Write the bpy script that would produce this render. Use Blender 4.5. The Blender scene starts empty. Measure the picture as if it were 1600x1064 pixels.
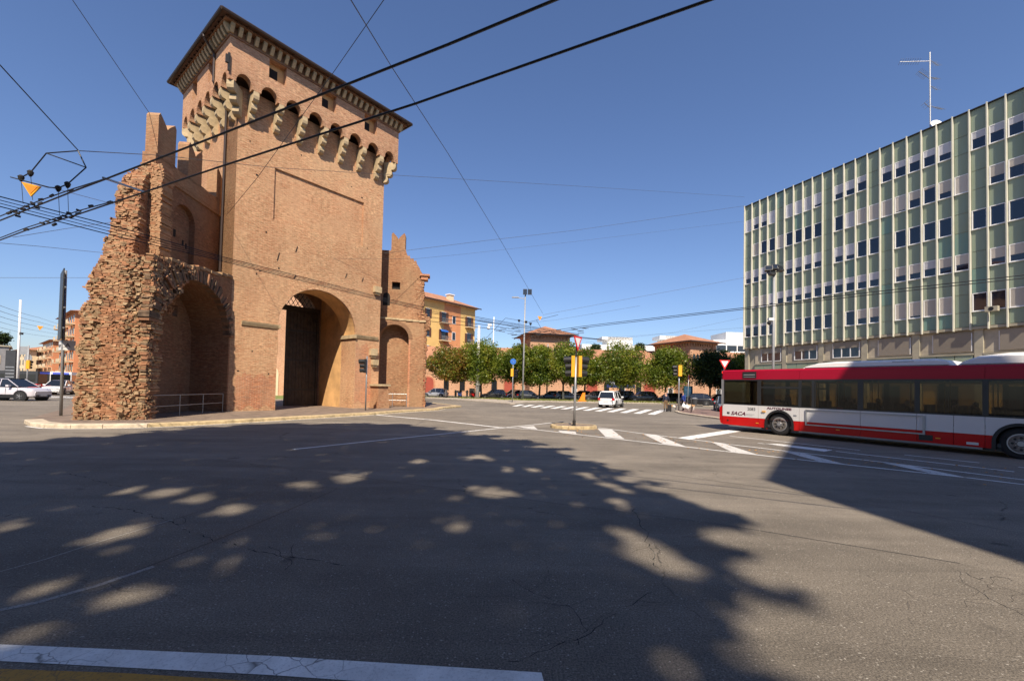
import bpy, math, random
import numpy as np
from mathutils import Vector, Matrix
R = math.radians
random.seed(7); rng = np.random.default_rng(7)
C = bpy.context.scene.collection
scn = bpy.context.scene

# ---------------------------------------------------------------- camera
F = 677.0; CAMZ = 1.8; SHIFT = 0.0355
cam_m = Matrix.Translation((0, 0, CAMZ)) @ Matrix.Rotation(R(91.5), 4, 'X') @ Matrix.Rotation(R(1.2), 4, 'Z')
cd = bpy.data.cameras.new('camera'); cam = bpy.data.objects.new('camera', cd); C.objects.link(cam)
cam.matrix_world = cam_m
cd.sensor_width = 36.0; cd.lens = 36.0 * F / 1600.0; cd.shift_y = SHIFT; cd.clip_start = 0.05; cd.clip_end = 3000
scn.camera = cam
# ---------------------------------------------------------------- light
SUN_EL = 47.0; SH = Vector((-0.075, 0.997))              # the horizontal direction in which shadows fall
w = bpy.data.worlds.new('World'); scn.world = w; w.use_nodes = True
nt = w.node_tree; bg = nt.nodes['Background']; sky = nt.nodes.new('ShaderNodeTexSky')
sky.sky_type = 'NISHITA'; sky.sun_disc = False; sky.sun_elevation = R(SUN_EL); sky.sun_rotation = R(180 - 4.3)
sky.air_density = 1.1; sky.dust_density = 0.6; sky.ozone_density = 3.0; sky.altitude = 50
tn = nt.nodes.new('ShaderNodeMix'); tn.data_type = 'RGBA'; tn.blend_type = 'MULTIPLY'; tn.inputs[0].default_value = 1.0; tn.inputs[7].default_value = (.945, 1.0, 1.21, 1)
nt.links.new(sky.outputs[0], tn.inputs[6]); nt.links.new(tn.outputs[2], bg.inputs[0]); bg.inputs[1].default_value = 0.078
sl = bpy.data.lights.new('sun', 'SUN'); sl.energy = 5.0; sl.angle = R(0.53); sl.color = (1.0, 0.87, 0.70)
so = bpy.data.objects.new('sun', sl); C.objects.link(so)
sd = Vector((SH.x * math.cos(R(SUN_EL)), SH.y * math.cos(R(SUN_EL)), -math.sin(R(SUN_EL))))
so.rotation_euler = sd.to_track_quat('-Z', 'Y').to_euler(); so.location = (5, -20, 40)
scn.view_settings.view_transform = 'Standard'; scn.view_settings.look = 'None'
scn.view_settings.gamma = 1.0; scn.view_settings.exposure = 0.60; scn.view_settings.use_curve_mapping = False
scn.render.engine = 'CYCLES'
scn.cycles.max_bounces = 8; scn.cycles.diffuse_bounces = 3; scn.cycles.glossy_bounces = 3
scn.cycles.transparent_max_bounces = 12; scn.cycles.caustics_reflective = False; scn.cycles.caustics_refractive = False

# ---------------------------------------------------------------- helpers
RM = cam_m.to_3x3()
def ray(px, py):
    d = RM @ Vector(((px - 800) / F, (532 - py) / F + SHIFT * 1600 / F, -1.0))
    return d / d.y
def gnd(px, py, h=0.0):
    d = ray(px, py); t = (h - CAMZ) / d.z
    return Vector((d.x * t, t, h))
def dep(px, py, Y):
    d = ray(px, py)
    return Vector((d.x * Y, Y, CAMZ + d.z * Y))
def colat(px, Y, z=0.0):
    d = ray(px, 608)
    return Vector((d.x * Y, Y, z))

class MB:
    def __init__(s): s.v = []; s.f = []; s.m = []
    def add(s, vs, fs, mi=0):
        b = len(s.v); s.v += [tuple(p) for p in vs]
        s.f += [tuple(i + b for i in q) for q in fs]; s.m += [mi] * len(fs); return s
    def quad(s, a, b, c, d, mi=0): return s.add([a, b, c, d], [(0, 1, 2, 3)], mi)
    def box(s, x0, x1, y0, y1, z0, z1, mi=0, M=None):
        vs = [Vector((x, y, z)) for z in (z0, z1) for y in (y0, y1) for x in (x0, x1)]
        if M is not None: vs = [M @ p for p in vs]
        return s.add(vs, [(0, 2, 3, 1), (4, 5, 7, 6), (0, 1, 5, 4), (2, 6, 7, 3), (0, 4, 6, 2), (1, 3, 7, 5)], mi)
    def bar(s, p0, p1, w, h=None, mi=0, up=(0, 0, 1)):
        p0 = Vector(p0); p1 = Vector(p1); h = h or w; d = (p1 - p0); L = d.length; d.normalize()
        u = Vector(up)
        if abs(d.dot(u)) > .98: u = Vector((1, 0, 0))
        a = d.cross(u).normalized(); b = a.cross(d)
        M = Matrix((a, d, b)).transposed().to_4x4(); M.translation = p0
        return s.box(-w / 2, w / 2, 0, L, -h / 2, h / 2, mi, M)
    def tube(s, pts, r, n=8, mi=0, cap=True):
        pts = [Vector(p) for p in pts]; rs = r if isinstance(r, (list, tuple)) else [r] * len(pts)
        b = len(s.v); prev = None
        for i, p in enumerate(pts):
            d = (pts[min(i + 1, len(pts) - 1)] - pts[max(i - 1, 0)]).normalized()
            if prev is None:
                u = Vector((0, 0, 1)) if abs(d.z) < .9 else Vector((1, 0, 0))
                a = d.cross(u).normalized()
            else: a = (prev - d * prev.dot(d)).normalized()
            prev = a; c = d.cross(a)
            for k in range(n):
                t = 2 * math.pi * k / n; s.v.append(tuple(p + (a * math.cos(t) + c * math.sin(t)) * rs[i]))
        for i in range(len(pts) - 1):
            for k in range(n):
                k2 = (k + 1) % n; s.f.append((b + i * n + k, b + i * n + k2, b + (i + 1) * n + k2, b + (i + 1) * n + k)); s.m.append(mi)
        if cap:
            s.f.append(tuple(b + k for k in reversed(range(n)))); s.m.append(mi)
            e = b + (len(pts) - 1) * n; s.f.append(tuple(e + k for k in range(n))); s.m.append(mi)
        return s
    def prism(s, poly, z0, z1, mi=0):            # horizontal polygon, extruded upwards
        n = len(poly); vs = [(x, y, z0) for x, y in poly] + [(x, y, z1) for x, y in poly]
        fs = [tuple(reversed(range(n))), tuple(range(n, 2 * n))] + [(i, (i + 1) % n, n + (i + 1) % n, n + i) for i in range(n)]
        return s.add(vs, fs, mi)
    def prismy(s, poly, y0, y1, mi=0):           # polygon in x,z extruded along y
        n = len(poly); vs = [(x, y0, z) for x, z in poly] + [(x, y1, z) for x, z in poly]
        fs = [tuple(range(n)), tuple(reversed(range(n, 2 * n)))] + [((i + 1) % n, i, n + i, n + (i + 1) % n) for i in range(n)]
        return s.add(vs, fs, mi)
    def prismx(s, poly, x0, x1, mi=0):           # polygon in y,z extruded along x
        n = len(poly); vs = [(x0, y, z) for y, z in poly] + [(x1, y, z) for y, z in poly]
        fs = [tuple(reversed(range(n))), tuple(range(n, 2 * n))] + [(i, (i + 1) % n, n + (i + 1) % n, n + i) for i in range(n)]
        return s.add(vs, fs, mi)
    def ball(s, c, r, n=8, mi=0, sz=1.0):
        vs = []; fs = []
        for i in range(n // 2 + 1):
            t = math.pi * i / (n // 2)
            for k in range(n):
                a = 2 * math.pi * k / n
                vs.append((c[0] + r * math.sin(t) * math.cos(a), c[1] + r * math.sin(t) * math.sin(a), c[2] + r * sz * math.cos(t)))
        for i in range(n // 2):
            for k in range(n): fs.append((i * n + k, (i + 1) * n + k, (i + 1) * n + (k + 1) % n, i * n + (k + 1) % n))
        return s.add(vs, fs, mi)
    def mesh(s, name, mats, smooth=False):
        me = bpy.data.meshes.new(name); me.from_pydata(s.v, [], s.f)
        for m in (mats if isinstance(mats, (list, tuple)) else [mats]): me.materials.append(m)
        me.polygons.foreach_set('material_index', s.m)
        if smooth: me.polygons.foreach_set('use_smooth', [True] * len(s.f))
        me.update(); boxuv(me); return me
    def build(s, name, mats, parent=None, smooth=False, loc=None, rz=None):
        return link(name, s.mesh(name, mats, smooth), parent, loc, rz)

def boxuv(me):
    nl = len(me.loops)
    if not nl: return
    uv = me.uv_layers.new(name='uv')
    co = np.zeros(len(me.vertices) * 3); me.vertices.foreach_get('co', co); co = co.reshape(-1, 3)
    li = np.zeros(nl, dtype=np.int64); me.loops.foreach_get('vertex_index', li)
    nm = np.zeros(len(me.polygons) * 3); me.polygons.foreach_get('normal', nm); nm = nm.reshape(-1, 3)
    tot = np.zeros(len(me.polygons), dtype=np.int64); me.polygons.foreach_get('loop_total', tot)
    N = np.repeat(nm, tot, axis=0); P = co[li]
    flat = np.abs(N[:, 2]) > .8
    h = np.stack([-N[:, 1], N[:, 0]], 1); hl = np.linalg.norm(h, axis=1, keepdims=True); hl[hl < 1e-6] = 1; h = h / hl
    u = (P[:, :2] * h).sum(1); v = P[:, 2].copy()
    u[flat] = P[flat, 0]; v[flat] = P[flat, 1]
    uv.data.foreach_set('uv', np.stack([u, v], 1).ravel())

def link(name, me, parent=None, loc=None, rz=None):
    o = bpy.data.objects.new(name, me); C.objects.link(o)
    if parent is not None: o.parent = parent
    if loc is not None: o.location = loc
    if rz is not None: o.rotation_euler = (0, 0, rz)
    return o
def tag(o, label=None, cat=None, group=None, kind=None):
    if label: o['label'] = label
    if cat: o['category'] = cat
    if group: o['group'] = group
    if kind: o['kind'] = kind
    return o
def thing(name, label, cat, loc=(0, 0, 0), rz=0.0, group=None):
    o = bpy.data.objects.new(name, None); C.objects.link(o); o.location = loc; o.rotation_euler = (0, 0, rz)
    o.empty_display_size = .3
    return tag(o, label, cat, group)
KIDS = {}
def kids(o):
    return [c for c in C.objects if c.parent == o]
def dup(o, loc=None, rz=None, label=None, group=None):
    def cp(a, par):
        c = a.copy(); C.objects.link(c)
        if par is not None: c.parent = par
        for ch in kidmap.get(a.name, []): cp(ch, c)
        return c
    kidmap = {}
    for c in C.objects:
        if c.parent is not None: kidmap.setdefault(c.parent.name, []).append(c)
    r = cp(o, None)
    if loc is not None: r.location = loc
    if rz is not None: r.rotation_euler = (0, 0, rz)
    if label: r['label'] = label
    if group: r['group'] = group
    return r

def qmesh(name, V, mats, midx=None, smooth=False):       # V: (N,4,3) array of quads
    N = len(V); me = bpy.data.meshes.new(name)
    me.vertices.add(N * 4); me.vertices.foreach_set('co', V.reshape(-1).astype(np.float32))
    me.loops.add(N * 4); me.loops.foreach_set('vertex_index', np.arange(N * 4, dtype=np.int32))
    me.polygons.add(N); me.polygons.foreach_set('loop_start', np.arange(0, N * 4, 4, dtype=np.int32))
    for m in (mats if isinstance(mats, (list, tuple)) else [mats]): me.materials.append(m)
    if midx is not None: me.polygons.foreach_set('material_index', midx.astype(np.int32))
    me.update(calc_edges=True); return me

def wall(mb, x0, x1, bot, top, holes, y0, y1, n=24, extra=(), mi=0, mr=None, back=True):
    """wall in the x,z plane between y0 (front) and y1 (back); bot/top functions of x; holes = (xa, xb, fbot, ftop[, through])"""
    mr = mi if mr is None else mr
    xs = set([x0, x1] + list(extra))
    for i in range(n + 1): xs.add(x0 + (x1 - x0) * i / n)
    for h in holes:
        k = 14
        for i in range(k + 1): xs.add(h[0] + (h[1] - h[0]) * (0.5 - 0.5 * math.cos(math.pi * i / k)))
    xs = sorted(x for x in xs if x0 - 1e-6 <= x <= x1 + 1e-6)
    ys = [xs[0]]
    for x in xs[1:]:
        if x - ys[-1] > 1e-4: ys.append(x)
    xs = ys
    f = lambda g, x: g(x) if callable(g) else g
    for a, b in zip(xs, xs[1:]):
        e = (b - a) * 1e-3; m_ = (a + b) / 2
        spans = [(f(bot, a + e), f(bot, b - e), None)]
        act = sorted([h for h in holes if h[0] < m_ < h[1]], key=lambda h: f(h[2], m_))
        cur = (f(bot, a + e), f(bot, b - e)); segs = []; first = True
        for h in act:
            hb = (f(h[2], a + e), f(h[2], b - e)); ht = (f(h[3], a + e), f(h[3], b - e))
            if hb[0] > cur[0] + 1e-5 or hb[1] > cur[1] + 1e-5:
                segs.append((cur, hb))
            cur = ht
        segs.append((cur, (f(top, a + e), f(top, b - e))))
        for lo, hi in segs:
            mb.quad((a, y0, lo[0]), (b, y0, lo[1]), (b, y0, hi[1]), (a, y0, hi[0]), mi)
            if back: mb.quad((b, y1, lo[1]), (a, y1, lo[0]), (a, y1, hi[0]), (b, y1, hi[1]), mi)
            mb.quad((a, y0, hi[0]), (b, y0, hi[1]), (b, y1, hi[1]), (a, y1, hi[0]), mr)
            mb.quad((b, y0, lo[1]), (a, y0, lo[0]), (a, y1, lo[0]), (b, y1, lo[1]), mr)
    for h in holes:
        for x, sgn in ((h[0], 1), (h[1], -1)):
            e = sgn * 1e-4
            lo, hi = f(h[2], x + e), f(h[3], x + e)
            if hi - lo > 1e-3 and x0 < x < x1:
                q = [(x, y0, lo), (x, y1, lo), (x, y1, hi), (x, y0, hi)]
                mb.quad(*(q if sgn > 0 else q[::-1]), mr)
    for x, sgn in ((x0, -1), (x1, 1)):
        lo, hi = f(bot, x - sgn * 1e-4), f(top, x - sgn * 1e-4)
        q = [(x, y0, lo), (x, y1, lo), (x, y1, hi), (x, y0, hi)]
        mb.quad(*(q if sgn > 0 else q[::-1]), mi)
    return mb
def arch(xc, r, zs, rise=None):
    rise = r if rise is None else rise
    return lambda x: zs + rise * math.sqrt(max(0.0, 1 - ((x - xc) / r) ** 2))

# ---------------------------------------------------------------- materials
class NT:
    def __init__(s, name):
        s.mat = bpy.data.materials.new(name); s.mat.use_nodes = True; s.t = s.mat.node_tree
        s.b = s.t.nodes['Principled BSDF']; s.out = s.t.nodes['Material Output']
    def n(s, kind, props=None, **ins):
        nd = s.t.nodes.new('ShaderNode' + kind)
        for k, v in (props or {}).items(): setattr(nd, k, v)
        for k, v in ins.items(): s.set(nd, k, v)
        return nd
    def set(s, nd, k, v):
        if k[0] == 'i' and k[1:].isdigit(): sk = nd.inputs[int(k[1:])]
        else: sk = nd.inputs[k.replace('_', ' ')]
        if isinstance(v, bpy.types.NodeSocket): s.t.links.new(v, sk)
        elif isinstance(v, bpy.types.Node): s.t.links.new(v.outputs[0], sk)
        else: sk.default_value = (tuple(v) + (1,) if isinstance(v, (tuple, list)) and len(v) == 3 and sk.type == 'RGBA' else v)
    def coord(s, kind='Object'):
        return s.n('TexCoord').outputs[kind]
    def scale(s, vec, sc):
        return s.n('Mapping', Vector=vec, Scale=sc if isinstance(sc, tuple) else (sc, sc, sc))
    def noise(s, vec, sc, detail=4, rough=.55, dist=0.0):
        return s.n('TexNoise', Vector=vec, Scale=sc, Detail=detail, Roughness=rough, Distortion=dist).outputs[0]
    def ramp(s, fac, pts):
        r = s.n('ValToRGB', Fac=fac); cr = r.color_ramp
        while len(cr.elements) < len(pts): cr.elements.new(.5)
        for e, (p, c) in zip(cr.elements, pts):
            e.position = p; e.color = (c, c, c, 1) if isinstance(c, (int, float)) else tuple(c) + (1,)
        return r.outputs[0]
    def mix(s, fac, a, b, mode='MIX'):
        m = s.n('Mix', {'data_type': 'RGBA', 'blend_type': mode}); s.set(m, 'i0', fac); s.set(m, 'i6', a); s.set(m, 'i7', b)
        return m.outputs[2]
    def math(s, op, a, b=0.0, c=0.0):
        m = s.n('Math', {'operation': op}); s.set(m, 'i0', a); s.set(m, 'i1', b); s.set(m, 'i2', c); return m.outputs[0]
    def bump(s, h, strength=.3, dist=.02):
        b = s.n('Bump', Height=h, Strength=strength, Distance=dist); s.t.links.new(b.outputs[0], s.b.inputs['Normal']); return b
    def P(s, **k):
        for a, v in k.items(): s.set(s.b, a, v)
        return s
def plain(name, col, rough=.6, metal=0.0, var=.12, sc=1.5, bump=0.0, coat=0.0, spec=None, dirt=0.0):
    m = NT(name); co = m.coord()
    n1 = m.noise(co, sc, 5)
    c = m.mix(1.0, col, m.ramp(n1, [(.3, 1 - var), (.7, 1 + var)]), 'MULTIPLY')
    if dirt: c = m.mix(m.ramp(m.noise(co, sc * 2.3, 6, .65), [(.45, 0.0), (.75, dirt)]), c, (.07, .06, .05))
    m.P(Base_Color=c, Roughness=rough, Metallic=metal)
    if coat: m.P(Coat_Weight=coat, Coat_Roughness=.05)
    if spec is not None: m.P(Specular_IOR_Level=spec)
    if bump: m.bump(m.noise(co, 30, 4), bump, .01)
    return m.mat
def brick(name, c1, c2, mortar, bw=.27, rh=.073, ms=.011, tint=(.55, .33, .2), tintamt=.5, pale=(.5, .36, .24), paleamt=.35, dark=.3, bump=.35, rough=.9):
    m = NT(name); uv = m.coord('UV'); ob = m.coord('Object')
    warp = m.n('VectorMath', {'operation': 'MULTIPLY_ADD'}); m.set(warp, 'i0', m.n('TexNoise', Vector=ob, Scale=3.0, Detail=2).outputs[1]); warp.inputs[1].default_value = (.03, .03, 0); m.set(warp, 'i2', uv)
    b = m.n('TexBrick', {'offset': .5, 'squash': 1.0}, Vector=warp, Color1=c1, Color2=c2, Mortar=mortar, Scale=1.0, Mortar_Size=ms, Mortar_Smooth=.3, Bias=0.0, Brick_Width=bw, Row_Height=rh)
    # per-brick and per-row streaks
    st = m.scale(uv, (1.6, 9.0, 1.0)); streak = m.noise(st, 1.0, 4, .6)
    fine = m.noise(m.scale(uv, (4.5, 14.0, 1.0)), 1.0, 3, .6)
    c = m.mix(1.0, b.outputs[0], m.ramp(fine, [(.3, .52), (.5, 1.0), (.72, 1.48)]), 'MULTIPLY')
    c = m.mix(m.ramp(streak, [(.46, 0.0), (.66, tintamt)]), c, tint)
    c = m.mix(m.ramp(m.noise(ob, .42, 6, .62, .4), [(.42, 0.0), (.62, paleamt)]), c, pale)
    c = m.mix(m.ramp(m.noise(m.scale(ob, (1.0, 1.0, .22)), 1.6, 5, .7), [(.5, 0.0), (.75, .28)]), c, (.22, .125, .075))
    c = m.mix(m.ramp(m.noise(ob, 6.0, 3, .6), [(.64, 0.0), (.72, .55)]), c, (.16, .09, .055))
    c = m.mix(m.ramp(m.noise(ob, .8, 7, .7, .8), [(.55, 0.0), (.8, dark)]), c, (.09, .055, .035))
    c = m.mix(1.0, c, m.ramp(m.noise(ob, .17, 4), [(.3, .84), (.7, 1.14)]), 'MULTIPLY')
    c = m.mix(m.ramp(m.noise(m.scale(ob, (1.0, 1.0, .6)), .33, 6, .65, .3), [(.44, 0.0), (.62, tintamt * .8)]), c, m.mix(.5, c, tint))
    h = m.math('ADD', m.math('MULTIPLY', b.outputs[1], -1.0), m.math('MULTIPLY', m.noise(uv, 22, 4), .9))
    m.P(Base_Color=c, Roughness=rough, Specular_IOR_Level=.2); m.bump(h, bump, .03)
    return m.mat
def tiles(name, c1=(.34, .14, .07), c2=(.47, .245, .14)):
    m = NT(name); uv = m.coord('UV'); ob = m.coord()
    wv = m.n('TexWave', {'wave_type': 'BANDS', 'bands_direction': 'X'}, Vector=uv, Scale=1.1, Distortion=.4)
    c = m.mix(m.ramp(m.noise(ob, 1.4, 6, .75), [(.35, 0.0), (.65, 1.0)]), c1, c2)
    c = m.mix(m.ramp(wv.outputs[1], [(.0, .35), (.4, 0.0)]), c, (.16, .07, .045))
    c = m.mix(m.ramp(m.noise(ob, .5, 5), [(.45, 0.0), (.7, .5)]), c, (.24, .13, .08))
    m.P(Base_Color=c, Roughness=.85); m.bump(wv.outputs[1], .5, .05); return m.mat
def glassy(name, col=(.02, .03, .04), rough=.03, ior=1.5):
    m = NT(name); m.P(Base_Color=col, Roughness=rough, Specular_IOR_Level=.9, IOR=ior)
    return m.mat
def clear_glass(name, tint=(.55, .58, .58), refl=.10):
    m = NT(name); t = m.n('BsdfTransparent', Color=tint); g = m.n('BsdfGlossy', Color=(.9, .95, 1), Roughness=.02)
    fr = m.n('Fresnel', IOR=1.42); mx = m.n('MixShader'); m.set(mx, 'i0', m.math('MAXIMUM', fr.outputs[0], refl)); m.set(mx, 'i1', t); m.set(mx, 'i2', g)
    m.t.links.new(mx.outputs[0], m.out.inputs[0]); return m.mat
def leafmat(name, cols, rough=.55, trans=.35):
    m = NT(name); ob = m.coord(); oi = m.n('ObjectInfo').outputs['Random']
    v = m.n('VectorMath', {'operation': 'ADD'}); m.set(v, 'i0', ob); m.set(v, 'i1', m.n('CombineXYZ', X=m.math('MULTIPLY', oi, 37.0)))
    f = m.math('ADD', m.math('MULTIPLY', m.noise(v, .55, 3), .55), m.math('MULTIPLY', m.noise(v, 3.2, 4, .7), .5))
    c = m.ramp(f, [(.36 + .28 * i / (len(cols) - 1), cc) for i, cc in enumerate(cols)])
    d = m.n('BsdfDiffuse', Color=c); t = m.n('BsdfTranslucent', Color=m.mix(1.0, c, (1.25, 1.3, .5), 'MULTIPLY')); g = m.n('BsdfGlossy', Color=(.5, .5, .45), Roughness=.45)
    a = m.n('MixShader'); m.set(a, 'i0', trans); m.set(a, 'i1', d); m.set(a, 'i2', t)
    b = m.n('MixShader'); m.set(b, 'i0', .05); m.set(b, 'i1', a); m.set(b, 'i2', g)
    m.t.links.new(b.outputs[0], m.out.inputs[0]); return m.mat

def asphalt_mat(name='asphalt', k=1.0):
    m = NT(name); ob = m.coord()
    big = m.noise(ob, .12, 5, .6, .5); mid = m.noise(ob, 1.1, 6, .65)
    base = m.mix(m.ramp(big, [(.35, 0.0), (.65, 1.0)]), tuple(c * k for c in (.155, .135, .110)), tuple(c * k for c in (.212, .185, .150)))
    base = m.mix(1.0, base, m.ramp(mid, [(.3, .84), (.7, 1.14)]), 'MULTIPLY')
    # long wear bands along the driving direction
    mp = m.n('Mapping', Vector=ob, Rotation=(0, 0, R(-8)), Scale=(.16, 1.3, 1))
    base = m.mix(1.0, base, m.ramp(m.noise(mp, 1.0, 4, .6, .6), [(.35, .80), (.65, 1.14)]), 'MULTIPLY')
    gr = m.noise(ob, 70, 3, .75); vo = m.n('TexVoronoi', {'feature': 'F1'}, Vector=ob, Scale=85.0)
    base = m.mix(1.0, base, m.ramp(gr, [(.30, .35), (.5, 1.0), (.70, 1.8)]), 'MULTIPLY')
    sp = m.ramp(vo.outputs[1], [(.86, 0.0), (.95, .75)])
    base = m.mix(sp, base, (.42, .39, .34))
    # cracks: only in a few regions
    warp = m.n('VectorMath', {'operation': 'MULTIPLY_ADD'}); m.set(warp, 'i0', m.n('TexNoise', Vector=ob, Scale=1.3, Detail=5).outputs[1]); warp.inputs[1].default_value = (.7, .7, 0); m.set(warp, 'i2', ob)
    vc = m.n('TexVoronoi', {'feature': 'DISTANCE_TO_EDGE'}, Vector=warp, Scale=.42)
    vf = m.n('TexVoronoi', {'feature': 'DISTANCE_TO_EDGE'}, Vector=warp, Scale=2.6)
    mask1 = m.ramp(m.noise(ob, .23, 3), [(.50, 0.0), (.56, 1.0)]); mask2 = m.ramp(m.noise(ob, .33, 4), [(.57, 0.0), (.62, 1.0)])
    gap = m.noise(ob, 5, 3)
    cr1 = m.math('MULTIPLY', m.ramp(vc.outputs[0], [(.0, 1.0), (.0045, 0.0)]), mask1)
    cr2 = m.math('MULTIPLY', m.ramp(vf.outputs[0], [(.0, 1.0), (.013, 0.0)]), mask2)
    cr = m.math('MULTIPLY', m.math('MAXIMUM', cr1, cr2), m.ramp(gap, [(.42, 0.0), (.55, .85)]))
    base = m.mix(cr, base, (.012, .012, .012))
    # oil spots and pale scuffs
    base = m.mix(m.ramp(m.noise(ob, 1.9, 3, .4), [(.70, 0.0), (.76, .6)]), base, (.035, .033, .03))
    sc = m.n('Mapping', Vector=ob, Rotation=(0, 0, R(25)), Scale=(.35, 1.5, 1))
    base = m.mix(m.ramp(m.noise(sc, 1.0, 7, .75, 2.2), [(.635, 0.0), (.70, .30)]), base, (.27, .25, .22))
    m.P(Base_Color=base, Roughness=.82, Specular_IOR_Level=.35)
    m.bump(m.math('SUBTRACT', m.math('ADD', m.math('MULTIPLY', gr, .8), m.math('MULTIPLY', vo.outputs[0], -.5)), m.math('MULTIPLY', cr, 2.0)), .55, .008)
    return m.mat
def paint_mat(name, col, wear=.5):
    m = NT(name); ob = m.coord()
    warp = m.n('VectorMath', {'operation': 'MULTIPLY_ADD'}); m.set(warp, 'i0', m.n('TexNoise', Vector=ob, Scale=5.0, Detail=4).outputs[1]); warp.inputs[1].default_value = (.16, .16, 0); m.set(warp, 'i2', ob)
    vf = m.n('TexVoronoi', {'feature': 'DISTANCE_TO_EDGE'}, Vector=warp, Scale=5.5)
    cr = m.math('MULTIPLY', m.ramp(vf.outputs[0], [(.0, 1.0), (.028, 0.0)]), m.ramp(m.noise(ob, .8, 3), [(.42, 0.0), (.56, .85)]))
    c = m.mix(1.0, col, m.ramp(m.noise(ob, 3, 6, .7), [(.3, .74), (.7, 1.08)]), 'MULTIPLY')
    w1 = m.ramp(m.noise(ob, 46, 5, .8), [(.52, 0.0), (.62, wear)])
    c = m.mix(m.math('MAXIMUM', w1, cr), c, (.055, .052, .048))
    m.P(Base_Color=c, Roughness=.75); m.bump(m.noise(ob, 70, 3, .7), .3, .006)
    return m.mat
# ---------------------------------------------------------------- shared materials
M = {}
M['asphalt'] = asphalt_mat()
M['white_line'] = paint_mat('white road paint', (.84, .83, .80), .25)
M['worn_line'] = paint_mat('worn road paint', (.68, .66, .62), .6)
M['yellow_line'] = paint_mat('yellow road paint', (.50, .25, .03), .55)
M['kerb'] = plain('kerb stone', (.52, .44, .33), .85, var=.22, sc=3, bump=.4, dirt=.35)
M['kerb_yellow'] = plain('yellow kerb stone', (.50, .385, .215), .85, var=.25, sc=3, bump=.4, dirt=.5)
M['paving'] = plain('island paving', (.20, .15, .115), .9, var=.35, sc=2.2, bump=.5, dirt=.4)
M['pavement'] = plain('pale pavement', (.36, .31, .25), .9, var=.2, sc=1.2, bump=.3)
M['porphyry'] = plain('reddish cube paving', (.19, .125, .105), .9, var=.4, sc=5, bump=.6)
M['brick_tower'] = brick('tower brick', (.54, .30, .165), (.40, .20, .10), (.52, .40, .25), pale=(.56, .37, .22), paleamt=.45, tint=(.42, .165, .085), tintamt=.45, dark=.15)
M['brick_upper'] = brick('tower upper brick', (.52, .295, .165), (.40, .205, .105), (.48, .35, .24), pale=(.50, .31, .20), paleamt=.25, tint=(.36, .15, .09), tintamt=.5, dark=.2)
M['brick_red'] = brick('patched red brick', (.50, .18, .085), (.33, .105, .055), (.46, .34, .23), pale=(.50, .34, .21), paleamt=.4, tint=(.55, .24, .11), tintamt=.5, dark=.3)
M['brick_old_shade'] = brick('weathered and shaded wall brick', (.31, .15, .08), (.19, .085, .048), (.27, .19, .12), pale=(.30, .20, .12), paleamt=.5, tint=(.22, .085, .045), tintamt=.6, dark=.55, bump=.6)  # weathered brick; also stands in for shade on the left upper wall
M['brick_ruin'] = brick('ruin wall brick', (.40, .205, .11), (.27, .125, .068), (.38, .28, .17), pale=(.40, .27, .155), paleamt=.5, tint=(.30, .12, .06), tintamt=.5, dark=.35, bump=.6)
M['chunk_a'] = plain('orange brick chunk', (.34, .165, .085), .95, var=.3, sc=4, bump=.5)
M['chunk_b'] = plain('brown brick chunk', (.25, .125, .068), .95, var=.35, sc=4, bump=.5)
M['chunk_c'] = plain('pale brick chunk', (.38, .225, .125), .95, var=.25, sc=4, bump=.5)
M['mortar'] = plain('lime mortar core', (.33, .215, .12), .95, var=.4, sc=2.5, bump=.9, dirt=.35)
M['rubble'] = plain('rubble stone', (.36, .25, .145), .95, var=.35, sc=5, bump=.6, dirt=.25)
M['dark_brick'] = plain('dark brown brick', (.15, .10, .065), .95, var=.5, sc=3, bump=.6)  # dark brown mottled brick tone
M['stone'] = plain('pale sandstone', (.45, .345, .205), .85, var=.25, sc=2.2, bump=.4, dirt=.35)
M['plaster_ochre'] = plain('ochre plaster', (.62, .36, .15), .9, var=.2, sc=.9, bump=.15, dirt=.25)
M['dark_wood'] = plain('old dark wood', (.035, .024, .016), .7, var=.5, sc=3, bump=.4)
M['eave_wood'] = plain('eave wood', (.09, .045, .028), .8, var=.3)
M['gutter'] = plain('brown gutter metal', (.05, .035, .03), .45, metal=.3)
M['iron'] = plain('dark iron', (.03, .027, .025), .6, metal=.3)
M['galv'] = plain('galvanised steel', (.36, .37, .38), .45, metal=.6, var=.15, sc=3)
M['grey_pole'] = plain('grey painted pole', (.30, .31, .32), .5, metal=.2)
M['white_pole'] = plain('pale concrete pole', (.55, .54, .52), .7, var=.1)
M['black'] = plain('black plastic', (.012, .012, .013), .45, var=.1)
M['dark_grey'] = plain('dark grey metal', (.04, .042, .045), .45)
M['white'] = plain('white paint', (.78, .78, .77), .4, var=.04)
M['amber'] = plain('amber signal housing', (.75, .36, .02), .45, var=.12)
M['red'] = plain('red sign paint', (.60, .02, .02), .4, var=.05)
M['orange'] = plain('orange plastic', (.9, .25, .02), .45, var=.08)
M['blue'] = plain('blue sign paint', (.03, .14, .5), .4, var=.05)
M['signwhite'] = plain('sign white', (.72, .72, .72), .4, var=.03)
M['wire'] = plain('black cable', (.010, .010, .011), .5)
M['wire_grey'] = plain('steel cable', (.09, .09, .09), .5, metal=.3)
M['tiles'] = tiles('clay roof tiles')
M['grass'] = plain('short dry grass', (.15, .18, .045), .95, var=.45, sc=2.5, bump=.6)
M['bark'] = plain('bark', (.10, .075, .055), .95, var=.35, sc=5, bump=.5)
M['trunk_paint'] = plain('pale painted trunk', (.42, .38, .33), .9, var=.3, sc=5, bump=.4)
M['rubber'] = plain('tyre rubber', (.018, .018, .019), .8, var=.15)
M['glass'] = glassy('dark glass', (.015, .018, .022), .03)
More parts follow.
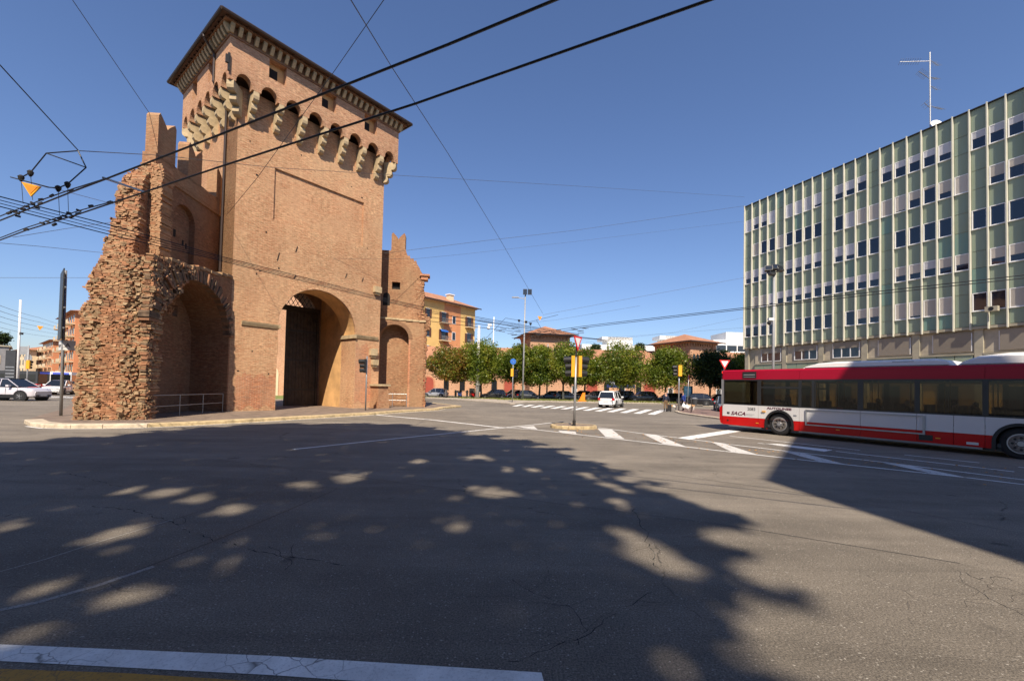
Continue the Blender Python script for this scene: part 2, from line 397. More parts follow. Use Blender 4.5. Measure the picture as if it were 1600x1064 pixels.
M['sky_glass'] = glassy('office glass', (.008, .014, .03), .04)
M['rim'] = plain('alloy rim', (.42, .42, .43), .35, metal=.8)
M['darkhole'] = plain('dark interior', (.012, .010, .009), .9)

M['ghost_line'] = paint_mat('nearly worn off paint', (.34, .32, .29), .95)
# ---------------------------------------------------------------- road sheet and painted markings
g = MB(); g.quad((-900, -500, 0), (900, -500, 0), (900, 1200, 0), (-900, 1200, 0)); tag(g.build('road', M['asphalt']), kind='structure')

def strip(pts, wd, z=.004):
    """flat ribbon along ground points"""
    mb = MB(); P = [Vector((p.x, p.y, z)) for p in pts]
    for a, b in zip(P, P[1:]):
        d = (b - a).normalized(); n = Vector((-d.y, d.x, 0)) * wd / 2
        mb.quad(a - n, b - n, b + n, a + n)
    return mb
def gp(l): return [gnd(x, y) for x, y in l]
def marking(name, mb, mat='white_line'):
    o = mb.build(name, M[mat]); tag(o, kind='structure'); return o
def quadmark(name, px, mat='white_line', z=.004):
    p = gp(px); c = sum(p, Vector()) / 4
    p = sorted(p, key=lambda q: math.atan2(q.y - c.y, q.x - c.x))
    mb = MB(); mb.quad(*[(q.x, q.y, z) for q in p]); return marking(name, mb, mat)
marking('lane_line', strip(gp([(580, 647.5), (680, 656.5), (782, 668)]), .22))
marking('lane_line', strip(gp([(458, 702), (620, 685), (800, 667), (862, 660.5)]), .12))
marking('hatching_border', strip(gp([(782, 667.5), (840, 671.5), (944, 683.5), (1080, 699), (1110, 702.5), (1263, 719.5), (1505, 745.5), (1600, 757), (1700, 769)]), .11, .0045))
marking('hatching_border', strip(gp([(935, 668), (1006, 677.6), (1042, 682), (1101, 689), (1134.5, 693.6), (1257, 708), (1379.5, 722), (1600, 749.7), (1700, 763)]), .10, .005))
for q in ([(933.5, 669.5), (956, 671), (976, 686), (946, 682.5)], [(1006, 678.5), (1025, 679), (1071, 697.5), (1036, 693.3)], [(1110, 690), (1134, 694), (1183, 710), (1143, 705.8)],
          [(1223, 704.9), (1257, 708.5), (1321, 725.5), (1281, 721.2)], [(1379.5, 723), (1422, 727.5), (1508, 745.5), (1456, 739.5)],
          [(810, 667), (834, 665.5), (840, 671), (825, 669.5)], [(872.5, 672.5), (899, 674.3), (901, 678.2), (876, 676)]):
    quadmark('hatching_bar', q, 'worn_line', .0036)
quadmark('give_way_bar', [(1059, 684), (1077, 687), (1163, 673), (1144, 671)], z=.0052)
quadmark('lane_bar', [(1192, 693), (1215, 693.5), (1301, 703), (1288, 705.5)])
marking('lane_line', strip(gp([(1184, 692.2), (1240, 698)]), .09))
marking('lane_line', strip(gp([(1306, 705), (1450, 721.5), (1585, 737)]), .10))
marking('lane_line', strip(gp([(1140, 681), (1240, 692), (1344, 703.5)]), .09))
marking('lane_line', strip(gp([(1413, 710.5), (1530, 723)]), .09))
marking('lane_line', strip(gp([(1591, 729.5), (1680, 740)]), .09))
# foreground lines
def line_px(name, top, bot, mat, z=.004):
    T = gp(top); B = gp(bot); mb = MB()
    for a, b, c, d in zip(B, B[1:], T[1:], T): mb.quad((a.x, a.y, z), (b.x, b.y, z), (c.x, c.y, z), (d.x, d.y, z))
    return marking(name, mb, mat)
line_px('white_edge_line', [(-90, 1005), (0, 1007), (425, 1025), (846, 1051)], [(-90, 1029), (0, 1033), (425, 1055), (855, 1085)], 'white_line')
line_px('yellow_edge_line', [(-90, 1040), (0, 1045), (200, 1052), (420, 1066)], [(-90, 1100), (0, 1105), (200, 1112), (420, 1126)], 'yellow_line')
# darker, newer surfacing in the near half of the junction, up to the bitumen seam
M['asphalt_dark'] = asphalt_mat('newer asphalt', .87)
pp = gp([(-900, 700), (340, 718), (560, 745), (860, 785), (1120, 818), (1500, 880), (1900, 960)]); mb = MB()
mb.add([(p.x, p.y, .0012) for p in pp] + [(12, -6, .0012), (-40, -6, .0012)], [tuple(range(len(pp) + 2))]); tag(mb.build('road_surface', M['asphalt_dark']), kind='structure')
# old scratched lines in the left foreground
marking('faded_line', strip(gp([(0, 893), (70, 874), (150, 848), (270, 812)]), .02, .0035), 'ghost_line')

mbz = strip(gp([(-40, 962), (0, 953), (60, 941), (155, 914), (240, 885)]), .055, .0036); marking('faded_line', mbz, 'ghost_line')
M['seal'] = plain('bitumen seal', (.022, .021, .02), .6)
marking('bitumen_seam', strip(gp([(155, 914), (330, 847), (420, 810), (527, 764)]), .018, .003), 'seal')
marking('bitumen_seam', strip(gp([(270, 812), (400, 772), (520, 745)]), .010, .003), 'seal')
marking('bitumen_seam', strip(gp([(340, 718), (560, 745), (860, 785), (1120, 818), (1500, 880)]), .018, .003), 'seal')
marking('bitumen_seam', strip(gp([(1000, 736), (1200, 762), (1400, 795), (1600, 834)]), .012, .003), 'seal')
marking('bitumen_seam', strip(gp([(0, 704), (200, 692), (380, 684), (520, 676)]), .02, .003), 'seal')
# zebra crossing beyond the junction
zeb = thing('zebra_crossing', None, None); zeb['kind'] = 'structure'
A0, A1 = gnd(800, 634.5), gnd(1035, 648.5); B0, B1 = gnd(812, 631.8), gnd(1052, 641.5)
nst = 13
for i in range(nst):
    mb = MB(); a = i / nst; b = a + .5 / nst
    f = lambda t, p, q: (p.x + (q.x - p.x) * t, p.y + (q.y - p.y) * t, .004)
    mb.quad(f(a, A0, A1), f(b, A0, A1), f(b, B0, B1), f(a, B0, B1)); mb.build('stripe', M['white_line'], zeb)
zeb2 = thing('zebra_crossing', None, None); zeb2['kind'] = 'structure'
for i in range(5):
    mb = MB(); x = -47.0 + i * 1.5; mb.quad((x, 41.0, .004), (x + .7, 41.0, .004), (x + .3, 44.5, .004), (x - .4, 44.5, .004)); mb.build('stripe', M['white_line'], zeb2)

# ---------------------------------------------------------------- kerbed ground areas
def island(name, outline, mat, kmat, kw=.28, h=.12, stone=1.1, kerbs=None, ymat=None):
    """raised area; kerb stones along outline points [0..kerbs] are separate children"""
    n = len(outline); kerbs = kerbs if kerbs is not None else n
    root = thing(name, None, None); root['kind'] = 'structure'
    cx = sum(p.x for p in outline) / n; cy = sum(p.y for p in outline) / n
    mb = MB(); mb.prism([(p.x + (cx - p.x) * .01, p.y + (cy - p.y) * .01) for p in outline], 0, h - .012); mb.build('paving', M[mat], root)
    P = [Vector((p.x, p.y, 0)) for p in outline] + [Vector((outline[0].x, outline[0].y, 0))]
    # walk along
    seg = []
    for a, b in zip(P[:kerbs + 1], P[1:kerbs + 1]):
        L = (b - a).length; k = max(1, round(L / stone))
        for i in range(k): seg.append((a.lerp(b, i / k), a.lerp(b, (i + 1) / k)))
    ar = sum(a.x * b.y - b.x * a.y for a, b in zip(P, P[1:]))
    sg = 1 if ar > 0 else -1
    for i, (a, b) in enumerate(seg):
        d = (b - a).normalized(); nin = Vector((-d.y, d.x, 0)) * sg
        a2 = a + d * .008; b2 = b - d * .008; j = rng.uniform(-.006, .006); j2 = rng.uniform(0, .012)
        mb = MB()
        q = [a2 - nin * (.0 + j2), b2 - nin * (.0 + j2), b2 + nin * kw, a2 + nin * kw]
        top = [a2 + nin * (.035 - j2), b2 + nin * (.035 - j2), b2 + nin * kw, a2 + nin * kw]
        zt = h + j
        vs = [(p.x, p.y, 0) for p in q] + [(p.x, p.y, zt - .03) for p in q[:2]] + [(p.x, p.y, zt) for p in top]
        mb.add(vs, [(0, 1, 5, 4), (4, 5, 7, 6), (6, 7, 8, 9), (0, 4, 6, 9, 3), (1, 2, 8, 7, 5), (3, 9, 8, 2)])
        mb.build('kerb_stone', M[(ymat or kmat) if (ymat and ymat_test(a)) else kmat], root)
    return root
def ymat_test(a): return a.x > -14.0
isl = [(38, 661), (46, 665.5), (70, 668.5), (110, 669.5), (160, 669.3), (230, 668), (300, 665), (400, 659.5), (490, 654), (580, 648.5), (640, 644), (685, 641), (697, 638.5)]
pts = [gnd(x, y) for x, y in isl]
back = [Vector((-4.5, 39, 0)), Vector((-9, 46, 0)), Vector((-24, 46, 0)), Vector((-27, 34, 0)), gnd(112, 631), gnd(98, 642), gnd(60, 653)]
island('tower_island', pts + back, 'paving', 'kerb', kw=.5, h=.15, kerbs=len(pts) + 3, ymat='kerb_yellow')
o2 = [Vector((p.x + .0, p.y - .12, 0)) for p in pts[1:]]
marking('island_edge_line', strip(o2, .10, .004))
# traffic island
c = gnd(896, 668.5); pl = []
for k in range(20):
    t = 2 * math.pi * k / 20; pl.append(Vector((c.x + 1.08 * math.cos(t), c.y + .85 * math.sin(t), 0)))
island('traffic_island', pl, 'paving', 'kerb_yellow', kw=.12, h=.15, stone=.5)
# grass strip and pale pavement on the far side
far = [gnd(600, 620), gnd(662, 622), gnd(703, 624.2), gnd(762, 628.6), gnd(801, 632), gnd(812, 631), gnd(824, 629.2), gnd(860, 628.4), gnd(1034, 631), gnd(1050, 627.5)]
bk = [Vector((p.x * 1.0, p.y, 0)) for p in (Vector((32, 74, 0)), Vector((-38, 74, 0)), Vector((-38, 68, 0)))]
island('far_pavement', far + bk, 'pavement', 'pavement', stone=2.5, kerbs=9)
g = MB(); gl = [gnd(640, 619), gnd(680, 619.9), gnd(745, 622.3), gnd(785, 625.6), gnd(830, 626.9), gnd(880, 626.2), gnd(1032, 628.4)]
gl2 = [Vector((31, 73.6, 0)), Vector((-20, 73.6, 0))]
g.prism([(p.x, p.y) for p in gl + gl2], .1, .135); tag(g.build('grass_verge', M['grass']), kind='stuff')
# grass tufts on the verge
V = []
for i in range(9000):
    y = rng.uniform(58, 73.5); x = rng.uniform(-19, 30)
    lim = 67.5 if x < -8 else (61 if x > -2 else 64)
    if y < lim: continue
    h = rng.uniform(.05, .16); a = rng.uniform(0, 6.28); wdt = .05; dx, dy = math.cos(a) * wdt, math.sin(a) * wdt; lx, ly = rng.uniform(-.06, .06, 2)
    V.append([(x - dx, y - dy, .13), (x + dx, y + dy, .13), (x + dx * .3 + lx, y + dy * .3 + ly, .13 + h), (x - dx * .3 + lx, y - dy * .3 + ly, .13 + h)])
M['grass_blade'] = leafmat('grass blades', [(.10, .15, .02), (.18, .21, .05), (.28, .25, .09)])
tag(link('grass', qmesh('grass', np.array(V), M['grass_blade'])), kind='stuff')
# grass seen through the gate
g = MB(); g.prism([(-33, 47), (-24, 44), (-22, 58), (-36, 62)], .0, .10); tag(g.build('lawn', M['grass']), kind='stuff')
# right-hand pavement with cube paving
rp = [gnd(1054, 643.5), gnd(1062, 646.5), gnd(1085, 650), (gnd(1130, 656)), Vector((19, 24.5, 0)), Vector((27, 18, 0)), Vector((33, 20, 0)), Vector((27, 45, 0)), Vector((18, 44, 0))]
island('corner_pavement', rp, 'porphyry', 'kerb', stone=1.0, kerbs=5)
# pavement in front of the office building
GO = Vector((28.4, 53, 0)); GD = Vector((.387, -.922, 0)); GN = Vector((.922, .387, 0))
p = [GO - GD * 3 - GN * 3.5, GO + GD * 60 - GN * 3.5, GO + GD * 60 + GN * 3, GO - GD * 3 + GN * 3]
island('office_pavement', p, 'pavement', 'kerb', stone=2.0, kerbs=1)
# cracks in the asphalt, as thin sunken-looking seams
def crack(px, w0=.012, seed=0, fork=True):
    r = random.Random(seed); P = gp(px); Q = [P[0]]
    for a, b in zip(P, P[1:]):
        n = max(3, int((b - a).length / .07)); d = (b - a).normalized(); nn = Vector((-d.y, d.x, 0)); o = 0
        for i in range(1, n + 1):
            o = o * .7 + r.uniform(-.03, .03); Q.append(a.lerp(b, i / n) + nn * (o if i < n else 0))
    mb = MB()
    for i, (a, b) in enumerate(zip(Q, Q[1:])):
        if r.random() < .22: continue
        d = (b - a).normalized(); nn = Vector((-d.y, d.x, 0)) * w0 * r.uniform(.10, .5)
        z = Vector((0, 0, .0022)); mb.quad(a - nn + z, b - nn * .9 + z, b + nn * .9 + z, a + nn + z)
    tag(mb.build('road_crack', M['crack']), kind='structure')
    if fork:
        for k in range(4):
            i = r.randrange(3, len(Q) - 3); a = Q[i]; t_ = r.uniform(0, 6.28); pts = [a]
            for j in range(6): t_ += r.uniform(-.5, .5); pts.append(pts[-1] + Vector((math.cos(t_), math.sin(t_), 0)) * .07)
            mb = MB()
            for a, b in zip(pts, pts[1:]):
                d = (b - a).normalized(); nn = Vector((-d.y, d.x, 0)) * w0 * .15; z = Vector((0, 0, .0022)); mb.quad(a - nn + z, b - nn + z, b + nn + z, a + nn + z)
            tag(mb.build('road_crack', M['crack']), kind='structure')
M['crack'] = plain('open crack', (.012, .012, .012), .95)
crack([(120, 790), (200, 795), (270, 815), (330, 842), (400, 862), (470, 872), (540, 884)], .02, 1)
crack([(985, 790), (1000, 815), (1015, 850), (1030, 888)], .012, 2)
crack([(1020, 925), (1000, 935), (940, 975), (900, 1000), (840, 1018), (780, 1042), (740, 1064)], .008, 3)
crack([(800, 905), (850, 930), (900, 958), (918, 985), (905, 1008)], .007, 4)
crack([(1440, 868), (1480, 885), (1530, 905), (1575, 903), (1640, 945)], .010, 5)
crack([(1490, 905), (1540, 930), (1600, 962)], .008, 6)
crack([(30, 742), (110, 740), (190, 760)], .02, 7, False)
# a few fallen leaves by the island
V = []
for i in range(260):
    q = gnd(rng.uniform(840, 1560), 690) ; t = rng.uniform(0, 1)
    x = 2 + t * 11 + rng.normal(0, .9); y = 19.2 - t * 10 + rng.normal(0, .9)
    s = rng.uniform(.02, .055); a = rng.uniform(0, 6.28)
    u = Vector((math.cos(a), math.sin(a), rng.uniform(-.3, .3))) * s; v_ = Vector((-math.sin(a), math.cos(a), rng.uniform(-.3, .3))) * s * .7
    cpt = Vector((x, y, .012 + s * .3)); V.append([tuple(cpt - u), tuple(cpt - v_), tuple(cpt + u), tuple(cpt + v_)])
M['dry_leaf'] = plain('dry leaf', (.42, .21, .05), .8, var=.5, sc=8)
tag(link('fallen_leaves', qmesh('fallen_leaves', np.array(V), M['dry_leaf'])), kind='stuff')
# ================================================================ the gate tower
TA = math.atan2(.788, .616)
TL = Vector((-16.16, 24.7, .1))
tower = thing('gate_tower', 'tall square brick gate tower with corbelled top and big arched passage', 'tower', TL, TA)
W, D, ZB, ZT = 9.95, 6.6, 17.0, 20.95
AX0, AX1, AZ = 2.6, 7.95, 5.3; AR = (AX1 - AX0) / 2; AC = (AX0 + AX1) / 2
# body front in two bands: everything with the arched opening and a shallow recess panel
b = MB()
fr = arch(AC, AR, AZ)
PX0, PX1, PZ0, PZ1 = 2.1, 8.3, 11.75, 14.95
wall(b, 0, W, 0, 18.9, [(AX0, AX1, 0, fr), (PX0, PX1, PZ0, PZ1)], 0, .10, n=4, mr=0, back=False)
wall(b, 0, W, 0, 18.9, [(AX0, AX1, 0, fr)], .10, 1.84, n=2, mi=0)
# side and rear
b.quad((0, D, 0), (0, 0, 0), (0, 0, 18.9), (0, D, 18.9)); b.quad((W, 0, 0), (W, D, 0), (W, D, 18.9), (W, 0, 18.9))
b.build('wall', M['brick_tower'], tower)
# thin side skins next to the arch, inner passage
q = MB(); q.box(AX0 - .9, AX0, 1.85, 4.9, 0, 9.6); q.box(AX1, AX1 + .9, 1.85, 4.9, 0, 9.6); q.box(AX0 - .9, AX1 + .9, 1.85, 4.9, 9.6, 9.9)
for s_, xx in ((-1, AX0), (1, AX1)):        # plaster skin on the deep part of the front arch
    pass
q.build('passage_plaster', M['plaster_ochre'], tower)
q = MB(); n = 28                            # plastered soffit of the front arch
for i in range(n):
    t0, t1 = math.pi * i / n, math.pi * (i + 1) / n; r_ = AR - .02
    p = lambda t, y: (AC + r_ * math.cos(t), y, AZ + r_ * math.sin(t))
    q.quad(p(t0, .12), p(t1, .12), p(t1, 1.85), p(t0, 1.85))
q.build('arch_soffit', M['plaster_ochre'], tower)
# brick arch ring, flush and slightly proud
q = MB(); n = 58
for i in range(n):
    t0, t1 = math.pi * (i + .04) / n, math.pi * (i + .93) / n; r0, r1 = AR + .005, AR + .95
    pr = -.004 - .01 * rng.random()
    v0 = [(AC + r * math.cos(t), AZ + r * math.sin(t)) for r, t in ((r0, t0), (r1 - .12 * rng.random(), t0), (r1 - .12 * rng.random(), t1), (r0, t1))]
    q.prismy(v0, pr, .05)
q.build('arch_ring', M['brick_tower'], tower)
# red patched base
q = MB()
for (x0, x1, z0, z1) in ((.35, 2.56, .25, 2.15), (8.0, 9.3, .4, 4.6)):
    q = MB(); wall(q, x0, x1, lambda x: z0 + .15 * math.sin(x * 7), lambda x: z1 + .25 * math.sin(x * 5 + 1) * math.sin(x * 13), [], -.006, .03, n=14); q.build('patched_brickwork', M['brick_red'], tower)
# imposts
q = MB()
q.prismx([(.02, AZ - .28), (-.07, AZ - .24), (-.14, AZ - .08), (-.16, AZ), (.02, AZ)], .55, AX0 + .05); q.box(AX0 - .01, AX0 + .12, -.15, 1.8, AZ - .2, AZ)
q.build('impost', M['stone'], tower)
q = MB(); q.prismx([(.02, AZ - .28), (-.07, AZ - .24), (-.14, AZ - .08), (-.16, AZ), (.02, AZ)], AX1 - .05, 9.75); q.box(AX1 - .12, AX1 + .01, -.15, 1.8, AZ - .26, AZ)
q.build('impost', M['stone'], tower)
# back wall of the passage with doorway
DY = 4.9; dfr = arch(5.3, 2.5, 6.4)
q = MB(); wall(q, .02, W - .02, 0, 18.8, [(2.8, 7.8, 0, dfr)], DY, D - .01, n=2); q.build('rear_wall', M['brick_old_shade'], tower)
q = MB(); q.box(2.8, 7.8, DY - .12, DY + .25, 7.15, 7.5); q.box(2.8, 3.0, DY - .1, DY + .25, 0, 7.2); q.box(7.6, 7.8, DY - .1, DY + .25, 0, 7.2)
q.build('door_frame', M['dark_wood'], tower)
# right-hand leaf closed: planks; left leaf folded open behind
leaf = MB(); leaf.box(5.3, 7.62, DY + .0, DY + .06, .05, 7.15); lo = leaf.build('door_leaf', M['dark_wood'], tower)
for i in range(9):
    p = MB(); x = 5.32 + i * .255; p.box(x, x + .245, DY - .03 - .006 * (i % 2), DY + .003, .06, 7.1); p.build('plank', M['dark_wood'], lo)
for z in (1.2, 3.4, 5.6):
    p = MB(); p.box(5.3, 7.6, DY - .075, DY - .03, z, z + .14); p.build('iron_band', M['iron'], lo)
leaf = MB(); leaf.box(3.0, 3.08, DY + .05, DY + 1.6, .05, 7.15); leaf.build('door_leaf', M['dark_wood'], tower)
# grille in the lunette
q = MB()
for k in range(-16, 17):
    x = 5.3 + k * .34
    for s_ in (1, -1):
        pts = []
        for t in np.linspace(7.5, 8.95, 24):
            xx = x + s_ * (t - 7.5) * .62
            if 2.8 < xx < 7.8 and t < dfr(xx): pts.append((xx, DY + .1, t))
        if len(pts) > 1: q.bar(pts[0], pts[-1], .035)
q.build('iron_grille', M['iron'], tower)
r_ = random.Random(77)
hm_ = MB(); hm_.box(-.06, .06, -.008, .02, -.06, .06); hm_ = hm_.mesh('putlog_hole', M['darkhole'])
for i in range(34):
    x, z = r_.uniform(.4, W - .4), r_.uniform(1.0, 16.6)
    if AX0 - .3 < x < AX1 + .3 and z < 8.6: continue
    if PX0 - .2 < x < PX1 + .2 and PZ0 - .2 < z < PZ1 + .2: continue
    o = link('putlog_hole', hm_, tower, (x, 0, z)); o.scale = (r_.uniform(.4, 1.1), 1, r_.uniform(.4, .9))
# little stone scraps and iron on the front
for (x, z, sx, sz) in ((9.55, 8.6, .3, .45), (9.35, 3.9, .28, .5), (9.5, 3.2, .25, .4)):
    q = MB(); q.box(x - sx, x + sx, -.28, .02, z, z + sz); q.box(x - sx * .7, x + sx * .7, -.2, .02, z - .15, z); q.build('stone_bracket', M['stone'], tower)
q = MB(); q.box(-.03, -.004, 3.0, 4.4, 13.3, 15.4); q.build('blind_window', M['brick_upper'], tower)
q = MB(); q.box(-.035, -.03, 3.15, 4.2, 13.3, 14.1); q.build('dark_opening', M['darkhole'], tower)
for (x, z, l) in ((2.4, 9.3, .5), (3.5, 10.1, .4), (3.45, 8.4, .25), (7.0, 9.2, .35), (8.3, 9.2, .3)):
    q = MB(); q.bar((x, -.03, z), (x + .12, -.03, z + l), .025); q.build('iron_anchor', M['iron'], tower)

# ---- projecting upper storey
O = .8; UX0, UX1, UY0, UY1 = -O, W + .62, -O, D + O
TW = .38                                              # wall thickness of the skirt
def face_frame(k):
    """matrix mapping (along, out>0, z) for the four faces"""
    if k == 0: return Matrix.Translation((UX0, UY0, 0)), UX1 - UX0
    if k == 1: return Matrix.Translation((UX1, UY0, 0)) @ Matrix.Rotation(R(90), 4, 'Z'), UY1 - UY0
    if k == 2: return Matrix.Translation((UX1, UY1, 0)) @ Matrix.Rotation(R(180), 4, 'Z'), UX1 - UX0
    return Matrix.Translation((UX0, UY1, 0)) @ Matrix.Rotation(R(270), 4, 'Z'), UY1 - UY0
corb = MB()                                           # one three-step corbel, x width .44, from y=-O (front) to 0, local
prof = [(0, -1.55), (-.20, -1.50), (-.29, -1.38), (-.30, -1.22), (-.24, -1.06), (-.45, -1.02), (-.55, -.90), (-.56, -.74), (-.50, -.56), (-.70, -.53), (-.79, -.42), (-.82, -.26), (-.80, 0), (0, 0)]
corb.prismx([(y + O, z) for y, z in prof][::-1], -.15, .15); corbm = corb.mesh('corbel', M['stone'])
ZC = 18.55
for k in range(4):
    Mf, L = face_frame(k)
    na = 8 if k % 2 == 0 else 6
    pit = L / na; hs = []
    for i in range(na):
        xa, xb = i * pit + (.24 if i else .34), (i + 1) * pit - (.24 if i < na - 1 else .34)
        hs.append((xa, xb, ZC - .001, arch((xa + xb) / 2, (xb - xa) / 2, ZC, .62)))
    if k == 0: wn = [(2.05, 3.05, 19.8, ZT - .02), (5.3, 6.3, 19.8, ZT - .02), (8.45, 9.45, 19.8, ZT - .02)]
    elif k == 3: wn = [(1.9, 2.8, 19.7, ZT - .02), (4.8, 5.7, 19.7, ZT - .02)]
    else: wn = [(L / 2 - .5, L / 2 + .5, 19.8, ZT - .02)]
    m_ = MB(); x1 = L - TW
    wall(m_, 0, x1, ZC, ZT, hs + wn, 0, TW, n=na)
    m_.v = [tuple(Mf @ Vector(p)) for p in m_.v]; m_.build('upper_wall', M['brick_upper'], tower)
    # window reveals, splayed dark openings
    for (xa, xb, za, zb) in wn:
        f = MB(); z_ = zb - .25
        f.box(xa, xb, TW, TW + .05, za, zb); f.v = [tuple(Mf @ Vector(p)) for p in f.v]; f.build('window_back', M['plaster_ochre'], tower)
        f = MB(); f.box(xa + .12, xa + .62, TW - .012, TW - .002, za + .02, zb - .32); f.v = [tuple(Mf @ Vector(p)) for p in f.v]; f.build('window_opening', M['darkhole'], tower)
    # arch voussoir ring slightly proud
    f = MB()
    for (xa, xb, _, fn) in hs:
        xc, r_ = (xa + xb) / 2, (xb - xa) / 2
        for j in range(15):
            t0, t1 = math.pi * (j + .05) / 15, math.pi * (j + .9) / 15
            P4 = [(xc + (r_ + e) * math.cos(t), ZC + (.62 + e) * math.sin(t)) for e, t in ((.0, t0), (.20, t0), (.20, t1), (.0, t1))]
            f.prismy(P4, -.012, .02)
    f.v = [tuple(Mf @ Vector(p)) for p in f.v]; f.build('arch_ring', M['brick_upper'], tower)
    for i in range(na + 1):
        x = i * pit; x = min(max(x, .02), L - .02)
        if i in (0, na): continue
        o = link('corbel', corbm, tower); o.matrix_local = Mf @ Matrix.Translation((x, 0, ZC)) @ Matrix.Scale(1 + .02 * math.sin(i * 3), 4)
for (x, y, a) in ((0, 0, 225 - 90 - 90), (W, 0, 135), (W, D, 225), (0, D, 315)):        # diagonal corner corbels
    px_, py_ = (UX0 if x == 0 else UX1), (UY0 if y == 0 else UY1)
    d = Vector((px_ - x, py_ - y, 0)); L = d.length; ang = math.atan2(d.y, d.x)
    q = MB(); q.prismy([((-y_) / O * (L * .88), z) for y_, z in prof], -.19, .19)
    o = q.build('corner_corbel', M['stone'], tower); o.location = (x, y, ZC); o.rotation_euler = (0, 0, ang)
# ceiling inside of the upper storey so that the machicolations are dark above
q = MB(); q.box(UX0 + TW, UX1 - TW, UY0 + TW, UY1 - TW, 19.5, 19.6); q.build('upper_floor', M['eave_wood'], tower)
# stone dentil cornice
q = MB(); q.box(UX0 - .06, UX1 + .06, UY0 - .06, UY1 + .06, ZT - .0, ZT + .12); q.box(UX0 - .42, UX1 + .42, UY0 - .42, UY1 + .42, ZT + .56, ZT + .66); q.box(UX0 - .02, UX1 + .02, UY0 - .02, UY1 + .02, ZT + .12, ZT + .56)
q.build('cornice_bed', M['brick_old_shade'], tower)
den = MB(); den.prismx([(0, 0), (-.12, .0), (-.32, .28), (-.34, .44), (0, .44)], -.095, .095); denm = den.mesh('cornice_block', M['stone'])
for k in range(4):
    Mf, L = face_frame(k); n = int(L / .42)
    for i in range(n + 1):
        o = link('cornice_block', denm, tower); o.matrix_local = Mf @ Matrix.Translation((i * L / n, -.02, ZT + .12))
# roof
EO = .60; ZE = ZT + .70
q = MB(); q.box(UX0 - EO, UX1 + EO, UY0 - EO, UY1 + EO, ZE, ZE + .07); q.build('eave_boards', M['eave_wood'], tower)
q = MB()
for k in range(4):
    Mf, L = face_frame(k)
    for i in range(int(L / .5) + 2):
        x = -.3 + i * .5; q.box(x - .05, x + .05, -EO + .1, .1, ZE - .10, ZE, M=Mf)
q.build('rafter_ends', M['eave_wood'], tower)
q = MB(); a, b_, c_, d_ = (UX0 - EO, UY0 - EO, ZE + .07), (UX1 + EO, UY0 - EO, ZE + .07), (UX1 + EO, UY1 + EO, ZE + .07), (UX0 - EO, UY1 + EO, ZE + .07)
ym = (UY0 + UY1) / 2; h_ = (UY1 - UY0) / 2 + EO; e, f_ = (UX0 - EO + h_, ym, ZE + 1.9), (UX1 + EO - h_, ym, ZE + 1.9)
q.add([a, b_, c_, d_, e, f_], [(0, 1, 5, 4), (1, 2, 5), (2, 3, 4, 5), (3, 0, 4)]); q.build('roof', M['tiles'], tower)
q = MB()
gx0, gx1, gy0, gy1 = UX0 - EO - .08, UX1 + EO + .08, UY0 - EO - .08, UY1 + EO + .08
for p0, p1 in (((gx0, gy0), (gx1, gy0)), ((gx1, gy0), (gx1, gy1)), ((gx1, gy1), (gx0, gy1)), ((gx0, gy1), (gx0, gy0))):
    q.tube([(p0[0], p0[1], ZE + .04), (p1[0], p1[1], ZE + .04)], .095, 8)
q.build('gutter', M['gutter'], tower)
q = MB(); q.tube([(gx0, 1.3, ZE), (gx0, 1.3, ZE - .15), (UX0 - .06, 1.5, ZE - .75), (UX0 - .06, 1.5, 19.3), (-.1, 1.62, 18.2), (-.1, 1.66, 7.0)], .07, 8)
q.build('downpipe', M['gutter'], tower)
# iron bracket at the corner
q = MB(); q.bar((UX0 - .05, UY0 - .05, 18.9), (UX0 - .05, UY0 - .05, 19.9), .1); q.bar((UX0 - .14, UY0 - .05, 19.3), (UX0 - .14, UY0 - .05, 19.75), .14); q.build('iron_bracket', M['iron'], tower)
# small buttress pier with cap at the right foot
q = MB(); q.add([(8.9, -1.1, 0), (9.9, -1.1, 0), (9.9, .0, 0), (8.9, .0, 0), (8.98, -1.0, 1.65), (9.8, -1.0, 1.65), (9.8, .0, 1.65), (8.98, 0, 1.65)], [(0, 1, 5, 4), (1, 2, 6, 5), (2, 3, 7, 6), (3, 0, 4, 7), (4, 5, 6, 7)])
bp = thing('corner_pier', 'low brick pier with a flat stone cap at the foot of the gate tower', 'pier', TL, TA)
q.v = [(x + .35, y + .05, z) for x, y, z in q.v]
q.build('shaft', M['brick_ruin'], bp); q = MB(); q.box(9.2, 10.3, -1.08, .0, 1.65, 1.8); q.build('cap', M['stone'], bp)

